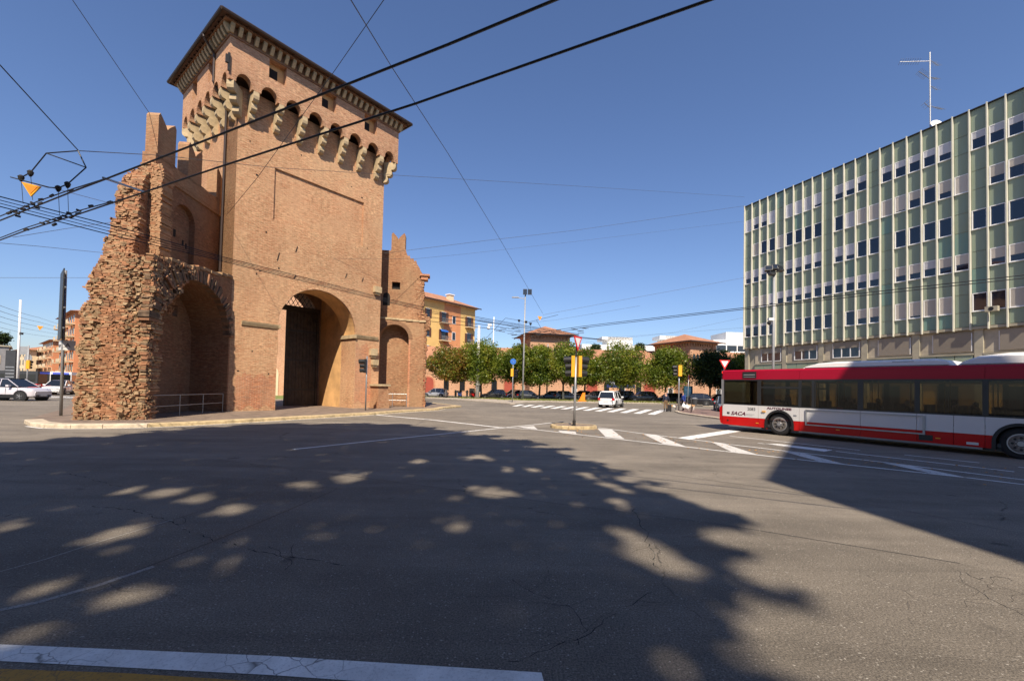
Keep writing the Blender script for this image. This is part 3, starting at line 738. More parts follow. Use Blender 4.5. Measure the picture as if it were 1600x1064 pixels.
# ================================================================ ragged masonry made of courses
def stone_mesh(name, mat, seed):
    r = random.Random(seed); mb = MB()
    ch = .16
    vs = []
    for z in (-.5, .5):
        for y in (-.5, .5):
            for x in (-.5, .5): vs.append((x + r.uniform(-ch, ch), y + r.uniform(-ch, ch), z + r.uniform(-ch, ch)))
    mb.add(vs, [(0, 2, 3, 1), (4, 5, 7, 6), (0, 1, 5, 4), (2, 6, 7, 3), (0, 4, 6, 2), (1, 3, 7, 5)])
    me = mb.mesh(name, mat)
    return me
def courses(mb, org, du, dn, ufun, z0, z1, dfun, ch=.085, bl=(.14, .30), depth=.5, matf=None, skip=.03, seed=1, zfun=None, jo=.022, j=.012):
    """lay courses of rough bricks: org origin, du along, dn outward normal; ufun(z)->(u0,u1); dfun(u,z)->outward offset"""
    r = random.Random(seed); du = Vector(du).normalized(); dn = Vector(dn).normalized(); org = Vector(org)
    z = z0
    while z < z1:
        h = ch * r.uniform(.8, 1.25); u0, u1 = ufun(z); u = u0 - r.uniform(0, .12)
        while u < u1:
            l = r.uniform(*bl)
            if u + l > u1 + .08: l = max(.08, u1 - u + r.uniform(0, .08))
            if r.random() > skip:
                o = dfun(u + l / 2, z) + r.uniform(-jo, jo)
                if zfun is None or z < zfun(u):
                    c0 = org + du * (u + l / 2) + dn * (o - depth / 2) + Vector((0, 0, z + h / 2))
                    a = l / 2 - .006; b = depth / 2; c = h / 2 - .006
                    vs = []
                    rot = r.uniform(-.03, .03)
                    for sz in (-1, 1):
                        for sy in (-1, 1):
                            for sx in (-1, 1):
                                vs.append(tuple(c0 + du * (sx * a + r.uniform(-j, j)) + dn * (sy * b + r.uniform(-j, j) + rot * sx) + Vector((0, 0, sz * c + r.uniform(-j, j) * .6 + rot * sx * .3))))
                    mi = matf(u, z, r) if matf else r.choice((0, 0, 1, 2))
                    mb.add(vs, [(0, 2, 3, 1), (4, 5, 7, 6), (0, 1, 5, 4), (2, 6, 7, 3), (0, 4, 6, 2), (1, 3, 7, 5)], mi)
            u += l
        z += h
    return mb
def sheet(mb, org, du, dn, ufun, z0, z1, dfun, back=.05, nu=26, nzs=70, zfun=None):
    """mortar-filled core surface just behind the rough bricks"""
    du = Vector(du).normalized(); dn = Vector(dn).normalized(); org = Vector(org); b0 = len(mb.v)
    for i in range(nzs + 1):
        z = z0 + (z1 - z0) * i / nzs; u0, u1 = ufun(z)
        for k in range(nu + 1):
            u = u0 + (u1 - u0) * k / nu; zz = z if zfun is None else min(z, zfun(u)); mb.v.append(tuple(org + du * u + dn * (dfun(u, z) - back + .02 * nz(u * 9, z * 11, 3)) + Vector((0, 0, zz))))
    for i in range(nzs):
        for k in range(nu): a = b0 + i * (nu + 1) + k; mb.f.append((a, a + 1, a + nu + 2, a + nu + 1)); mb.m.append(6)
M['core'] = brick('weathered masonry core', (.27, .15, .085), (.20, .105, .058), (.33, .25, .155), pale=(.35, .27, .17), paleamt=.7, tint=(.22, .10, .055), tintamt=.5, dark=.45, bump=.9)
CH = [M['chunk_a'], M['chunk_b'], M['chunk_c'], M['mortar'], M['rubble'], M['dark_brick'], M['core']]
def nz(x, y, s=0):
    from mathutils import noise
    return noise.noise(Vector((x, y, s * 7.3)))

# ================================================================ left wing (ruined wall)
LA = math.atan2(-.996, .09)
lw = thing('ruined_wing', 'broken city wall left of the tower with big dark arched niche and swallowtail merlons', 'ruined wall', (-16.16, 24.7, .1), LA)
# local: x towards the camera, y towards the right (open side)
ltop = lambda x: 7.75 - .1 * x + .05 * math.sin(x * 3.1)
nf = arch(3.0, 2.85, 4.25, 2.5)
q = MB(); wall(q, -1.5, 5.95, 0, lambda x: ltop(x) - .12, [(.12, 5.85, 0, nf)], -.0, -2.0, n=10)
q.f = [tuple(reversed(f)) for f in q.f]; q.build('bastion_wall', M['brick_old_shade'], lw)
q = MB(); wall(q, -1.5, 5.9, 0, 6.6, [(1.35, 1.95, 5.15, 5.75), (2.55, 3.2, 5.15, 5.75), (3.85, 4.5, 5.15, 5.75)], -2.0, -2.5, n=6); q.f = [tuple(reversed(f)) for f in q.f]
q.build('niche_back_wall', M['brick_old_shade'], lw)
q = MB(); q.box(-1.5, 5.0, -2.7, -2.52, 0, 5.2); q.build('rear_core', M['dark_brick'], lw)
q = MB()                                              # stone ledge on top
for i in range(14):
    x = -1.4 + i * .5; q.box(x, x + .49, -1.75, .06 + .03 * math.sin(i * 2.3), ltop(x + .2) - .12, ltop(x + .2) + .02)
q.build('ledge', M['mortar'], lw)
# ragged arch ring
q = MB(); r_ = random.Random(5)
for i in range(64):
    t0 = math.pi * (i + .06) / 64; t1 = math.pi * (i + .94) / 64; d0 = r_.uniform(.02, .14) if math.cos(t0) < .25 else r_.uniform(.03, .18)
    e = r_.uniform(.35, .62)
    P4 = [(3.0 + (2.85 + k) * math.cos(t), 4.25 + (2.5 + k) * math.sin(t)) for k, t in ((-.02, t0), (e, t0), (e, t1), (-.02, t1))]
    q.prismy(P4, -.3, d0, 0 if i % 3 else 1)
q.build('broken_arch_ring', [M['dark_brick'], M['chunk_b']], lw)
q = MB()                                              # spilled rubble above the arch towards the near pier
courses(q, (3.1, -.1, 0), (1, 0, 0), (0, 1, 0), lambda z: (-.2 + .9 * (7.6 - z) if z > 4.2 else 2.75, 3.1), 3.9, 7.5,
        lambda u, z: .10 + .28 * max(0, nz(u * 2.2, z * 2.6, 1)) + .05 * max(0, u - 1.8), depth=.3, seed=3, ch=.085, bl=(.1, .22),
        matf=lambda u, z, r: r.choice((0, 1, 5, 5, 3, 2, 5)) if u < 2.0 else r.choice((0, 1, 2, 3, 4)), zfun=lambda u: ltop(u + 3.1) - .02)
tag(q.build('broken_masonry', CH, lw), kind='stuff')
# near pier: the end face looks at the camera
du = Vector((.17, -1, 0)); EX = 6.35
def pu(z):                                             # left and right limits of the end face (u from the right edge, leftwards)
    w_ = 2.42 if z < 4.4 else 2.42 - .40 * (z - 4.4) * .72
    return (-.02 - .12 * nz(z * 1.7, 3), w_ + .22 * nz(z * 1.9, 9) - .05 * z * .3)
def pd(u, z):
    e = .0
    if u < .75: e -= .40 * (0.75 - u) + .13 * nz(u * 2.5, z * 2.1, 4)
    elif u > 1.5: e -= .16 * (u - 1.5) ** 1.6 + .13 * abs(nz(u * 2.3, z * 2.2, 5))
    else: e += .03 * nz(u * 2, z * 1.5, 6)
    return e + .05 + .12 * max(0, 1.2 - z) * (1 if u > 1.5 or u < .8 else .5)
def pm(u, z, r):
    if u < .75: return r.choice((3, 3, 4, 1, 0, 2))
    if u > 1.5: return r.choice((3, 4, 3, 1, 2, 4, 0)) if z < 4 else r.choice((0, 1, 2, 3))
    return r.choice((0, 0, 0, 2, 1, 0)) if z < 4.8 else r.choice((0, 1, 2, 2, 3))
q = MB(); courses(q, (EX, 0, 0), du, (1, .17, 0), pu, 0, 7.05, pd, depth=.8, matf=pm, seed=11, ch=.072, bl=(.13, .28), skip=.015, jo=.010, zfun=lambda u: 7.1 - .52 * max(0, u - .9) ** 1.25)
sheet(q, (EX, 0, 0), du, (1, .17, 0), pu, 0, 7.05, pd, zfun=lambda u: 7.0 - .52 * max(0, u - .9) ** 1.25)
tag(q.build('pier_masonry', CH, lw), kind='stuff')
q = MB(); core = []
q.prism([(4.0, -2.3), (6.2, -2.1), (6.0, -.25), (5.87, -.25), (5.87, -2.0), (4.0, -2.0)], 0, 4.0); q.build('pier_core', M['mortar'], lw)
q = MB(); q.prism([(4.6, -2.2), (5.95, -1.6), (5.95, -.3), (5.6, -.3), (4.6, -2.0)], 4.0, 6.7); q.build('pier_core', M['mortar'], lw)
# left flank of the pier receding away, ragged
q = MB(); courses(q, (6.6, -2.35, 0), (-1, -.12, 0), (0, -1, 0), lambda z: (-.0 + .1 * nz(z * 2, 3), 4.5), 0, 4.6, lambda u, z: -.12 + .2 * nz(u * 2, z * 2, 7) - .12 * max(0, .5 - u), depth=.3, seed=13, ch=.08, bl=(.14, .26), matf=pm)
courses(q, (6.2, -2.15, 0), (-1, -.12, 0), (0, -1, 0), lambda z: (.1 + (z - 4.6) * .35, 4.5), 4.6, 7.0, lambda u, z: -.32 * (z - 4.6) - .1 + .1 * nz(u * 2, z * 2, 7), depth=.35, seed=14, ch=.08, bl=(.14, .26))
tag(q.build('flank_masonry', CH, lw), kind='stuff')
# jamb of the niche on the near pier (faces the tower) and front of the pier (faces right)
q = MB(); courses(q, (5.85, 0, 0), (1, 0, 0), (0, 1, 0), lambda z: (-.05 + .1 * nz(z * 2, 1), .40), 0, 6.9, lambda u, z: .0 + .10 * nz(u * 3, z * 2.4, 8), depth=.26, seed=15, ch=.07, bl=(.1, .2), matf=lambda u, z, r: r.choice((3, 4, 1, 1, 5, 0)))
tag(q.build('jamb_masonry', CH, lw), kind='stuff')
# individually visible larger stones and bricks, real separate pieces
ms = [stone_mesh('stone_%d' % i, m_, i) for i, m_ in enumerate((M['rubble'], M['mortar'], M['chunk_a'], M['chunk_b'], M['rubble'], M['chunk_c']))]
r_ = random.Random(21)
dn_ = Vector((1, .17, 0)).normalized(); du_ = du.normalized()
for i in range(250):
    z = r_.uniform(.02, 6.4) if r_.random() < .75 else r_.uniform(.02, 1.2); side = r_.random()
    u = r_.uniform(.05, .85) if side < .42 else r_.uniform(1.5, 2.5)
    if u > pu(z)[1] - .05: continue
    s_ = r_.uniform(.08, .17); k = r_.choice((0, 1, 2, 3, 4, 5, 0, 1))
    p_ = Vector((EX, 0, 0)) + du_ * u + dn_ * (pd(u, z) - .01) + Vector((0, 0, z + .05))
    o = link('stone' if k in (0, 1, 4) else 'brick', ms[k], lw, p_); o.rotation_euler = (r_.uniform(-.3, .3), r_.uniform(-.3, .3), r_.uniform(0, 3))
    o.scale = (s_ * 1.2, s_, s_ * (.75 if k in (0, 1, 4) else .4))
# ---- upper wall
YR, YL = -1.6, -2.55
def utop(x): return 12.55 if x < 4.15 else 12.55 - (x - 4.15) * .55 * 3.0
q = MB()
wall(q, -3.2, 4.75, 6.9, lambda x: 11.85 if x < 4.2 else 11.85 - (x - 4.2) * 1.6, [(.85, 2.55, 7.3, arch(1.7, .85, 10.2, .85))], YR, YR - .28, n=10)
wall(q, -3.2, 4.65, 6.9, lambda x: 11.85 if x < 3.9 else 11.85 - (x - 3.9) * 2.2, [], YR - .28, YL, n=12)
q.f = [tuple(reversed(f)) for f in q.f]; q.build('upper_wall', M['brick_old_shade'], lw)  # darker brick puts the shade of this wall into its colour
q = MB(); wall(q, -3.2, 4.1, 11.85, lambda x: 12.6 + .05 * math.sin(x * 5), [], YR + .1, YR - .5, n=12); q.f = [tuple(reversed(f)) for f in q.f]; q.build('parapet', M['brick_ruin'], lw)
q = MB(); wall(q, -3.2, 3.6, 11.7, 11.9, [], YR + .08, YR - .2, n=1); q.f = [tuple(reversed(f)) for f in q.f]; q.build('string_course', M['brick_ruin'], lw)
for (x, z, a, h_) in ((1.95, 9.25, .28, .4), (1.3, 9.0, .12, .3), (1.05, 8.9, .1, .3)):
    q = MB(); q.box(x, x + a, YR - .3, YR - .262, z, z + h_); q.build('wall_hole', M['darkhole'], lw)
def merlon(x0, x1, zb, zt, ya, yb, parent, flip=True, mat='brick_ruin'):
    m_ = MB(); c_ = (x0 + x1) / 2; hw = (x1 - x0) / 2
    def tp(x):
        t = abs(x - c_) / hw
        return zt - .62 * (1 - t ** .8) if t < .86 else zt - .25 * (t - .86) / .14
    wall(m_, x0, x1, zb, tp, [], ya, yb, n=12)
    if flip: m_.f = [tuple(reversed(f)) for f in m_.f]
    return m_.build('merlon', M[mat], parent)
merlon(2.75, 4.0, 12.5, 14.75, YR + .1, YR - .46, lw); merlon(.6, 1.75, 12.5, 14.6, YR + .1, YR - .46, lw); merlon(-2.0, -.8, 12.5, 14.5, YR + .1, YR - .46, lw)
# pilaster
q = MB(); courses(q, (4.3, YR + .52, 0), (0, -1, 0), (1, 0, 0), lambda z: (0, .53), 7.3, 11.95, lambda u, z: 0, depth=.75, seed=31, ch=.072, bl=(.17, .26), skip=0, jo=.003, j=.002, matf=lambda u, z, r: r.choice((2, 2, 2, 2, 0)))
q.build('pilaster', CH, lw)
# ragged near end
def eu(z):
    return (-.0, .95 + (.15 if z < 9 else 0) + .10 * nz(z * 3, 2) - .30 * max(0, z - 10.6))
def ed(u, z):
    base = -.45 * max(0, z - 10.4) if z > 10.4 else .30 * max(0, 8.6 - z)
    return base + .16 * nz(u * 3, z * 2.3, 3) - .03
q = MB(); courses(q, (4.95, YR + .02, 0), (0, -1, 0), (1, 0, 0), eu, 6.6, 12.2, ed, depth=.3, seed=33, ch=.085, matf=lambda u, z, r: r.choice((0, 1, 2, 2, 0, 3)), skip=.03)
sheet(q, (4.95, YR + .02, 0), (0, -1, 0), (1, 0, 0), eu, 6.6, 12.2, ed)
courses(q, (5.2, YR - .3, 0), (0, -1, 0), (1, 0, 0), lambda z: (-.2, .62 + (7.7 - z) * .12), 5.6, 7.7, lambda u, z: .1 + .35 * (7.6 - z) + .12 * nz(u * 3, z * 2.3, 3), depth=.6, seed=34, ch=.085, matf=lambda u, z, r: r.choice((0, 1, 2, 2, 0, 3)))
tag(q.build('broken_end', CH, lw), kind='stuff')

# ================================================================ right wing
RA = math.atan2(.154, .989)
rw = thing('ruined_wing', 'narrow broken brick wall right of the tower with tall shallow niche and one merlon', 'ruined wall', (-11.56, 34.2, .1), RA)
q = MB(); wall(q, -.2, 4.45, 0, lambda x: 7.1 - .05 * x, [(.95, 3.25, 0, arch(2.1, 1.15, 5.45, 1.15))], 0, .9, n=8); q.build('lower_wall', M['brick_ruin'], rw)
q = MB(); q.box(.8, 3.4, .9, 1.1, 0, 6.9); q.build('niche_back_wall', M['brick_ruin'], rw)
q = MB(); q.box(3.25, 3.4, -.03, .4, 0, 5.4); q.build('jamb_strip', M['brick_red'], rw)
q = MB()
for i in range(9):
    x = -.2 + i * .53; q.box(x, x + .52, -.07 + .03 * math.sin(i * 3), .7, 7.06 - .05 * x, 7.2 - .05 * x)
q.build('ledge', M['stone'], rw)
q = MB()
for i in range(34):
    t0 = math.pi * (i + .05) / 34; t1 = math.pi * (i + .92) / 34
    q.prismy([(2.1 + (1.15 + k) * math.cos(t), 5.45 + (1.15 + k) * math.sin(t)) for k, t in ((0, t0), (.3, t0), (.3, t1), (0, t1))], -.02, .05)
q.build('arch_ring', M['brick_old_shade'], rw)
def rtop(x):
    if x < 1.62: return 12.7
    if x < 2.75: return 12.9
    z = 12.5 - .5 * (x - 2.75) - 1.0 * max(0, x - 3.25) ** 1.5
    return z + .12 * math.sin(x * 23) + .08 * math.sin(x * 51)
q = MB(); wall(q, -.6, 4.15, 6.9, rtop, [(1.75, 2.4, 9.55, 10.15)], .6, 1.0, n=44); wall(q, -.6, 4.1, 6.9, lambda x: rtop(x) - .02, [], 1.0, 1.7, n=30)
q.build('upper_wall', M['brick_ruin'], rw)
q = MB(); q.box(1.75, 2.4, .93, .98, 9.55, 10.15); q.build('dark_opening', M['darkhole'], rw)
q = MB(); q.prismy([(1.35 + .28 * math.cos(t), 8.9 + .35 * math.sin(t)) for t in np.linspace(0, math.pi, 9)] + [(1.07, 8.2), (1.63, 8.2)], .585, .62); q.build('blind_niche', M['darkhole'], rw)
merlon(1.62, 2.72, 12.6, 14.3, .62, 1.3, rw, flip=False)
q = MB(); courses(q, (3.95, .6, 0), (1, 0, 0), (0, -1, 0), lambda z: (-.2, .35 - max(0, z - 9) * .05 + .1 * nz(z * 2, 1)), 7.1, 10.6, lambda u, z: .03 * nz(u, z, 2), depth=.7, seed=41, ch=.08, matf=lambda u, z, r: r.choice((0, 2, 0, 1)))
courses(q, (4.2, .0, 0), (1, 0, 0), (0, -1, 0), lambda z: (-.1, .4 + .12 * nz(z * 2, 5) + (.25 if 6.2 < z < 7.3 else 0)), 0, 7.5, lambda u, z: -.02 + .04 * nz(u, z, 2), depth=.8, seed=42, ch=.08, matf=lambda u, z, r: r.choice((0, 2, 0, 1)))
tag(q.build('broken_edge', CH, rw), kind='stuff')
q = MB(); q.box(3.95, 4.75, .4, 1.4, 10.75, 10.9); q.box(4.05, 4.6, .5, 1.3, 10.45, 10.75); q.build('cornice_scrap', M['brick_red'], rw)
# railings in both niches
def railing(name, label, loc, rz, L, n):
    t = thing(name, label, 'railing', loc, rz)
    for i in range(n + 1):
        q = MB(); q.tube([(L * i / n, 0, 0), (L * i / n, 0, 1.05)], .022, 8); q.build('post', M['galv'], t)
    for z in (.55, 1.05):
        q = MB(); q.tube([(0, 0, z), (L, 0, z)], .02, 8); q.build('rail', M['galv'], t)
railing('railing', 'grey pipe railing across the big dark niche of the left wall', Vector((-16.16, 24.7, .1)) + Vector((.09, -.996, 0)) * .2 + Vector((.996, .09, 0)) * -.15, LA, 5.4, 3)
railing('railing', 'grey pipe railing across the narrow niche right of the tower', Vector((-11.56, 34.2, .1)) + Vector((.989, .154, 0)) * 1.0 + Vector((.154, -.989, 0)) * .0, RA, 2.2, 2)
M['yellow_plaster'] = plain('yellow plaster', (.66, .44, .16), .9, var=.08, sc=.5)
# ================================================================ green office building
M['green_panel'] = (lambda m: m)(None)
def green_mat():
    m = NT('green enamel panel'); ob = m.coord(); rnd = m.n('ObjectInfo').outputs['Random']
    c = m.mix(rnd, (.225, .285, .22), (.262, .32, .245))
    c = m.mix(m.ramp(rnd, [(.93, 0.0), (.97, .8)]), c, (.13, .26, .235))
    sp = m.noise(m.scale(ob, (2.0, 2.0, .35)), 1.6, 5, .65)
    c = m.mix(m.ramp(sp, [(.38, 0.0), (.7, .55)]), c, (.25, .28, .17))
    m.P(Base_Color=c, Roughness=.5); return m.mat
M['green_panel'] = green_mat()
M['fin'] = plain('cream fin', (.52, .51, .43), .6, var=.1, sc=.8)
M['conc'] = plain('weathered beige concrete', (.36, .33, .25), .85, var=.18, sc=.8, dirt=.15)
def shutter_mat(name, col):
    m = NT(name); wv = m.n('TexWave', {'wave_type': 'BANDS', 'bands_direction': 'Z', 'wave_profile': 'SAW'}, Vector=m.coord(), Scale=3.4)
    c = m.mix(1.0, col, m.ramp(wv.outputs[1], [(.0, .72), (.25, 1.0)]), 'MULTIPLY')
    c = m.mix(1.0, c, m.ramp(m.n('ObjectInfo').outputs['Random'], [(0.0, .85), (1.0, 1.12)]), 'MULTIPLY')
    m.P(Base_Color=c, Roughness=.6); m.bump(wv.outputs[1], .5, .02); return m.mat
M['shut_g'] = shutter_mat('grey roller shutter', (.58, .58, .62)); M['shut_b'] = shutter_mat('beige roller shutter', (.50, .46, .41))
M['conc_warm'] = plain('cream infill', (.42, .37, .28), .85, var=.15, dirt=.2); M['shut_d'] = shutter_mat('brown grey shutter', (.27, .235, .19))
M['curtain'] = plain('curtain behind glass', (.30, .29, .26), .9)
GA = math.atan2(-.922, .387)
ob_ = thing('office_building', 'long pale green panelled office block with cream vertical fins behind the bus', 'office building', GO, GA)
BW, NB = 1.0195, 30; ROWS = [(21.5, 22.95), (18.3, 19.8), (15.1, 16.65), (12.0, 13.35), (8.6, 10.05)]; GZ0, GZ1 = 7.42, 24.75
q = MB(); q.box(0, BW * NB, .32, 15, 4.0, GZ1 - .1); q.box(.3, BW * NB, .9, 15, 0, 4.0); q.build('wall', M['conc'], ob_)
q = MB(); q.box(-.03, BW * NB, .1, .3, GZ0, GZ1 - .2); q.build('backing', M['conc'], ob_)
q = MB(); q.box(-.15, BW * NB + .1, -.10, 15.1, GZ1, GZ1 + .07); q.box(6 * BW * 1.7, 21 * BW, .6, 6, GZ1 + .07, GZ1 + .35); q.build('roof_edge', M['iron'], ob_)
fin = MB(); fin.box(-.033, .033, -.19, .1, GZ0 - .28, GZ1 + .12); finm = fin.mesh('fin', M['fin'])
for i in range(NB + 1): link('fin', finm, ob_, (i * BW, 0, 0))
pm_cache = {}
def panel(x, z0, z1):
    k = (round(z0, 2), round(z1, 2))
    if k not in pm_cache:
        p = MB(); p.box(.06, BW - .06, .045, .098, z0 + .02, z1 - .02); pm_cache[k] = p.mesh('panel', M['green_panel'])
    return link('panel', pm_cache[k], ob_, (x, 0, 0))
T = {  # per row: list of (shutter share | 'S' solid, shutter kind)
 0: [1, .6, .6, 1, 'S', 1, 1, 1, .8, 'S', .6, .6, .4, 'S', .4, .4, .4, .4, .6, 'S', .4, .42, .38],
 1: ['S', 'b1', 0, 0, 'b1', 0, 0, 0, 0, 'S', 0, 1, 'b1', 'b1', 'b.95', 'b.9', 'b.5', 'b.15', 'b.65', 'b1', 'S', 'b.6', 'b.4'],
 2: [.6, .6, .5, 'S', 'S', .6, .65, .6, .6, 'S', .6, .7, 'W', 'W', 'S', 'W', 'W', 'W', 'W', 'S', 'W', 'W', 'W'],
 3: ['S', 'b.9', 'b.85', .8, .55, .55, .55, .55, .3, .3, .4, .4, .5, .5, 'S', 'b.6', 'b.6', .5, 'b.6', 'b.6', 'S', 'b.6', 'b.6'],
 4: [.2, .2, .2, .2, 'S', 'W', 'W', 'W', 'W', 'W', 'S', 'W', 'b.6', 'b.6', 'S', 'b1', 'b.85', 'b1', 'b1', 'S', 'W', 'W', 'b1']}
win_cache = {}
def win_parts(hh):
    if hh in win_cache: return win_cache[hh]
    f = MB(); x0, x1 = .07, BW - .07; t = .065; f.box(x0, x0 + t, 0, .1, 0, hh); f.box(x1 - t, x1, 0, .1, 0, hh); f.box(x0 + t, x1 - t, 0, .1, 0, t); f.box(x0 + t, x1 - t, 0, .1, hh - t, hh)
    f.box(x0 - .02, x1 + .02, -.06, .1, -.035, 0)
    p = MB(); p.box(x0 + t, x1 - t, .055, .065, t, hh - t)
    win_cache[hh] = (f.mesh('frame', M['white']), p.mesh('pane', M['sky_glass'])); return win_cache[hh]
rb = random.Random(4)
for r_i, (z0, z1) in enumerate(ROWS):
    zu = GZ1 if r_i == 0 else ROWS[r_i - 1][0]
    nxt = GZ0 if r_i == 4 else ROWS[r_i + 1][1]
    for i in range(NB):
        x = i * BW
        v = T[r_i][i] if i < 23 else rb.choice((.4, .6, 'b1', 'W', .5, 'S' if i % 5 == 4 else .5))
        if r_i == 0: panel(x, z1, GZ1)
        panel(x, nxt, z0)
        if v == 'S': panel(x, z0, z1); continue
        kind = 'g'
        if isinstance(v, str):
            if v == 'W': v = 0.0
            else: kind = 'b'; v = float(v[1:])
        hh = round(z1 - z0, 2)
        wobj = link('window', win_parts(hh)[0], ob_, (x, 0, z0)); link('pane', win_parts(hh)[1], wobj)
        if v > 0.01:
            key = ('s', kind, round(v, 2), hh)
            if key not in win_cache:
                s = MB(); s.box(.1, BW - .1, .02, .05, hh - hh * v, hh - .02); win_cache[key] = s.mesh('shutter', M['shut_' + kind])
            link('shutter', win_cache[key], wobj)
        elif rb.random() < .35:
            if 'cur' not in win_cache:
                s = MB(); s.box(.16, .42, .10, .11, .07, 1.4); win_cache['cur'] = s.mesh('curtain', M['curtain'])
            link('curtain', win_cache['cur'], wobj)
# band below, with structural columns
q = MB(); q.box(-.0, BW * NB, -.02, .3, GZ0 - .22, GZ0 - .02); q.build('slab_edge', M['conc'], ob_)
for i in range(9):
    x = 1.05 + 3.95 * i - .28 if i else 0.0
    q = MB(); q.box(x, x + .5, .12, .5, 0, GZ0 - .22); q.build('column', M['conc'], ob_)
for i in range(8):
    x0 = (1.05 + 3.95 * i) + .22; x1 = x0 + 3.4
    if i == 0 and False: continue
    q = MB(); q.box(x0, x1, .26, .318, 5.35, GZ0 - .25); q.build('infill', M['conc_warm'], ob_)
    for k in range(3):
        q = MB(); q.box(x0 + k * 1.13 + .02, x0 + (k + 1) * 1.13 - .02, .16, .25, 4.25, 5.2); q.build('panel', M['green_panel'], ob_)
    q = MB(); q.box(x0, x1, .1, .3, 5.2, 5.32); q.build('sill', M['conc'], ob_)
    wx0, wx1 = x0 + .85, x1 - .1; wz0, wz1 = 5.5, 6.95
    shut = i >= 3
    f = MB(); f.box(wx0, wx1, .16, .25, wz0, wz0 + .07); f.box(wx0, wx1, .16, .25, wz1 - .07, wz1)
    for k in range(4): xx = wx0 + (wx1 - wx0 - .08) * k / 3; f.box(xx, xx + .08, .165, .245, wz0 + .07, wz1 - .07)
    wo = f.build('window', M['white'], ob_); p = MB(); p.box(wx0 + .02, wx1 - .02, .2, .21, wz0 + .05, wz1 - .05); p.build('pane', M['sky_glass'], wo)
    s = MB(); s.box(wx0 + .05, wx1 - .05, .14, .155, (wz0 + .02) if shut else wz1 - .5, wz1 + .08); s.build('shutter', M['shut_d'], wo)
    # ground storey shopfront
    g0 = MB(); g0.box(x0, x1, .6, .7, 0, 3.6); g0.build('ground_wall', M['yellow_plaster'], ob_)
    g0 = MB(); g0.box(x0 + 1.0, x1 - 1.1, .54, .6, .6, 2.7); g0.build('shop_window', M['sky_glass'], ob_)
q = MB(); q.box(0, BW * NB, .2, .95, 3.6, 4.2); q.build('fascia', M['conc'], ob_)
# air conditioner under the open window
ac = thing('air_conditioner', 'small beige air conditioner below an open dark window of the green office block', 'air conditioner', GO + GD * (21.25 * BW) - GN * .32 + Vector((0, 0, 8.5)), GA)
q = MB(); q.box(-.28, .42, -.3, .02, -.1, .28); q.build('case', M['conc'], ac); q = MB(); q.tube([(.07, -.305, .09), (.07, -.31, .09)], .15, 12); q.build('fan', M['black'], ac)
# antennas
an = thing('roof_antenna', 'tall thin television mast with aerials on the green office roof', 'antenna', GO + GD * 17.4 + GN * 1.2 + Vector((0, 0, GZ1)), 0)
q = MB(); q.tube([(0, 0, 0), (0, 0, 7.4)], .05, 6); q.build('mast', M['galv'], an)
for (z, a, l, k) in ((6.6, 165, 2.2, 9), (6.7, 30, 2.0, 5), (5.2, 25, 1.3, 6), (5.0, 200, 1.6, 7), (4.4, 30, 1.7, 3), (2.6, 25, 2.2, 7), (2.4, 205, 1.0, 3)):
    q = MB(); d = Vector((math.cos(R(a)), math.sin(R(a)), .15)); q.bar((0, 0, z), d * l + Vector((0, 0, z)), .035)
    n_ = Vector((-d.y, d.x, .5)).normalized()
    for i in range(k):
        c_ = d * l * (.35 + .65 * i / (k - 1)) + Vector((0, 0, z)); q.bar(c_ - n_ * .28, c_ + n_ * .28, .018)
    q.build('aerial', M['galv'], an)
for (dx, dy, z) in ((.25, -.2, .75), (.7, -.9, .35)):
    sdx = thing('satellite_dish', 'round white satellite dish %s the roof mast' % ('at the foot of' if dx < .5 else 'just right of'), 'satellite dish', an.location + Vector((dx, dy, z)), 0)
    q = MB(); dd = Vector((-.2, -.95, .35)).normalized(); c0 = Vector((0, 0, 0))
    q.tube([c0 + dd * .0, c0 + dd * .06, c0 + dd * .16], [.08, .3, .42], 16); q.build('dish', M['white'], sdx)
    q = MB(); q.bar(-dd * .02, (0, 0, -z - .05), .05); q.build('arm', M['galv'], sdx)
q = MB(); q.prism([(-.5, -.5), (.5, -.5), (.5, .5), (-.5, .5)], 0, .35); q.add([(-.55, -.55, .35), (.55, -.55, .35), (.55, .55, .35), (-.55, .55, .35), (0, 0, .8)], [(0, 1, 4), (1, 2, 4), (2, 3, 4), (3, 0, 4)])
ch = q.build('chimney_cap', M['tiles'], None); ch.location = an.location + Vector((0, .6, 0)); tag(ch, 'small terracotta roof turret beside the antenna mast', 'roof turret')

# ================================================================ off-camera office block that throws the straight shadow (behind the camera, right)
P0 = gnd(1192, 749); P1 = gnd(1600, 880); P2 = gnd(1234, 692)
Hh = 21.0; k = Hh / math.tan(R(SUN_EL)); sh = Vector((SH.x, SH.y, 0)) * k
d1 = (P1 - P0).normalized(); d2 = (P2 - P0).normalized()
c0 = P0 - sh; a1 = c0 + d1 * 30; a2 = c0 + d2 * 15; a3 = a2 + d1 * 30 + Vector((4, -4, 0))
q = MB(); q.prism([(c0.x, c0.y), (a1.x, a1.y), (a3.x, a3.y), (a2.x, a2.y)][::-1], 0, Hh)
bb = thing('street_corner_building', 'plain rendered corner block across the street whose shadow falls over the bus', 'building')
q.build('wall', plain('cream render', (.55, .47, .36), .9), bb)
for i in range(6):
    for j in range(5):
        for (p_, q_) in ((c0, a1), (c0, a2)):
            L = (q_ - p_).length; t = (i + .5) / 6; d = (q_ - p_).normalized(); n_ = Vector((d.y, -d.x, 0)); cc = (c0 + a3) / 2
            if n_.dot(cc - p_) > 0: n_ = -n_
            m_ = MB(); c1 = p_ + d * (L * t) + n_ * .02 + Vector((0, 0, 3 + j * 3.6)); m_.bar(c1 - d * .6, c1 + d * .6, .06, 1.8); m_.build('window', M['glass'], bb)

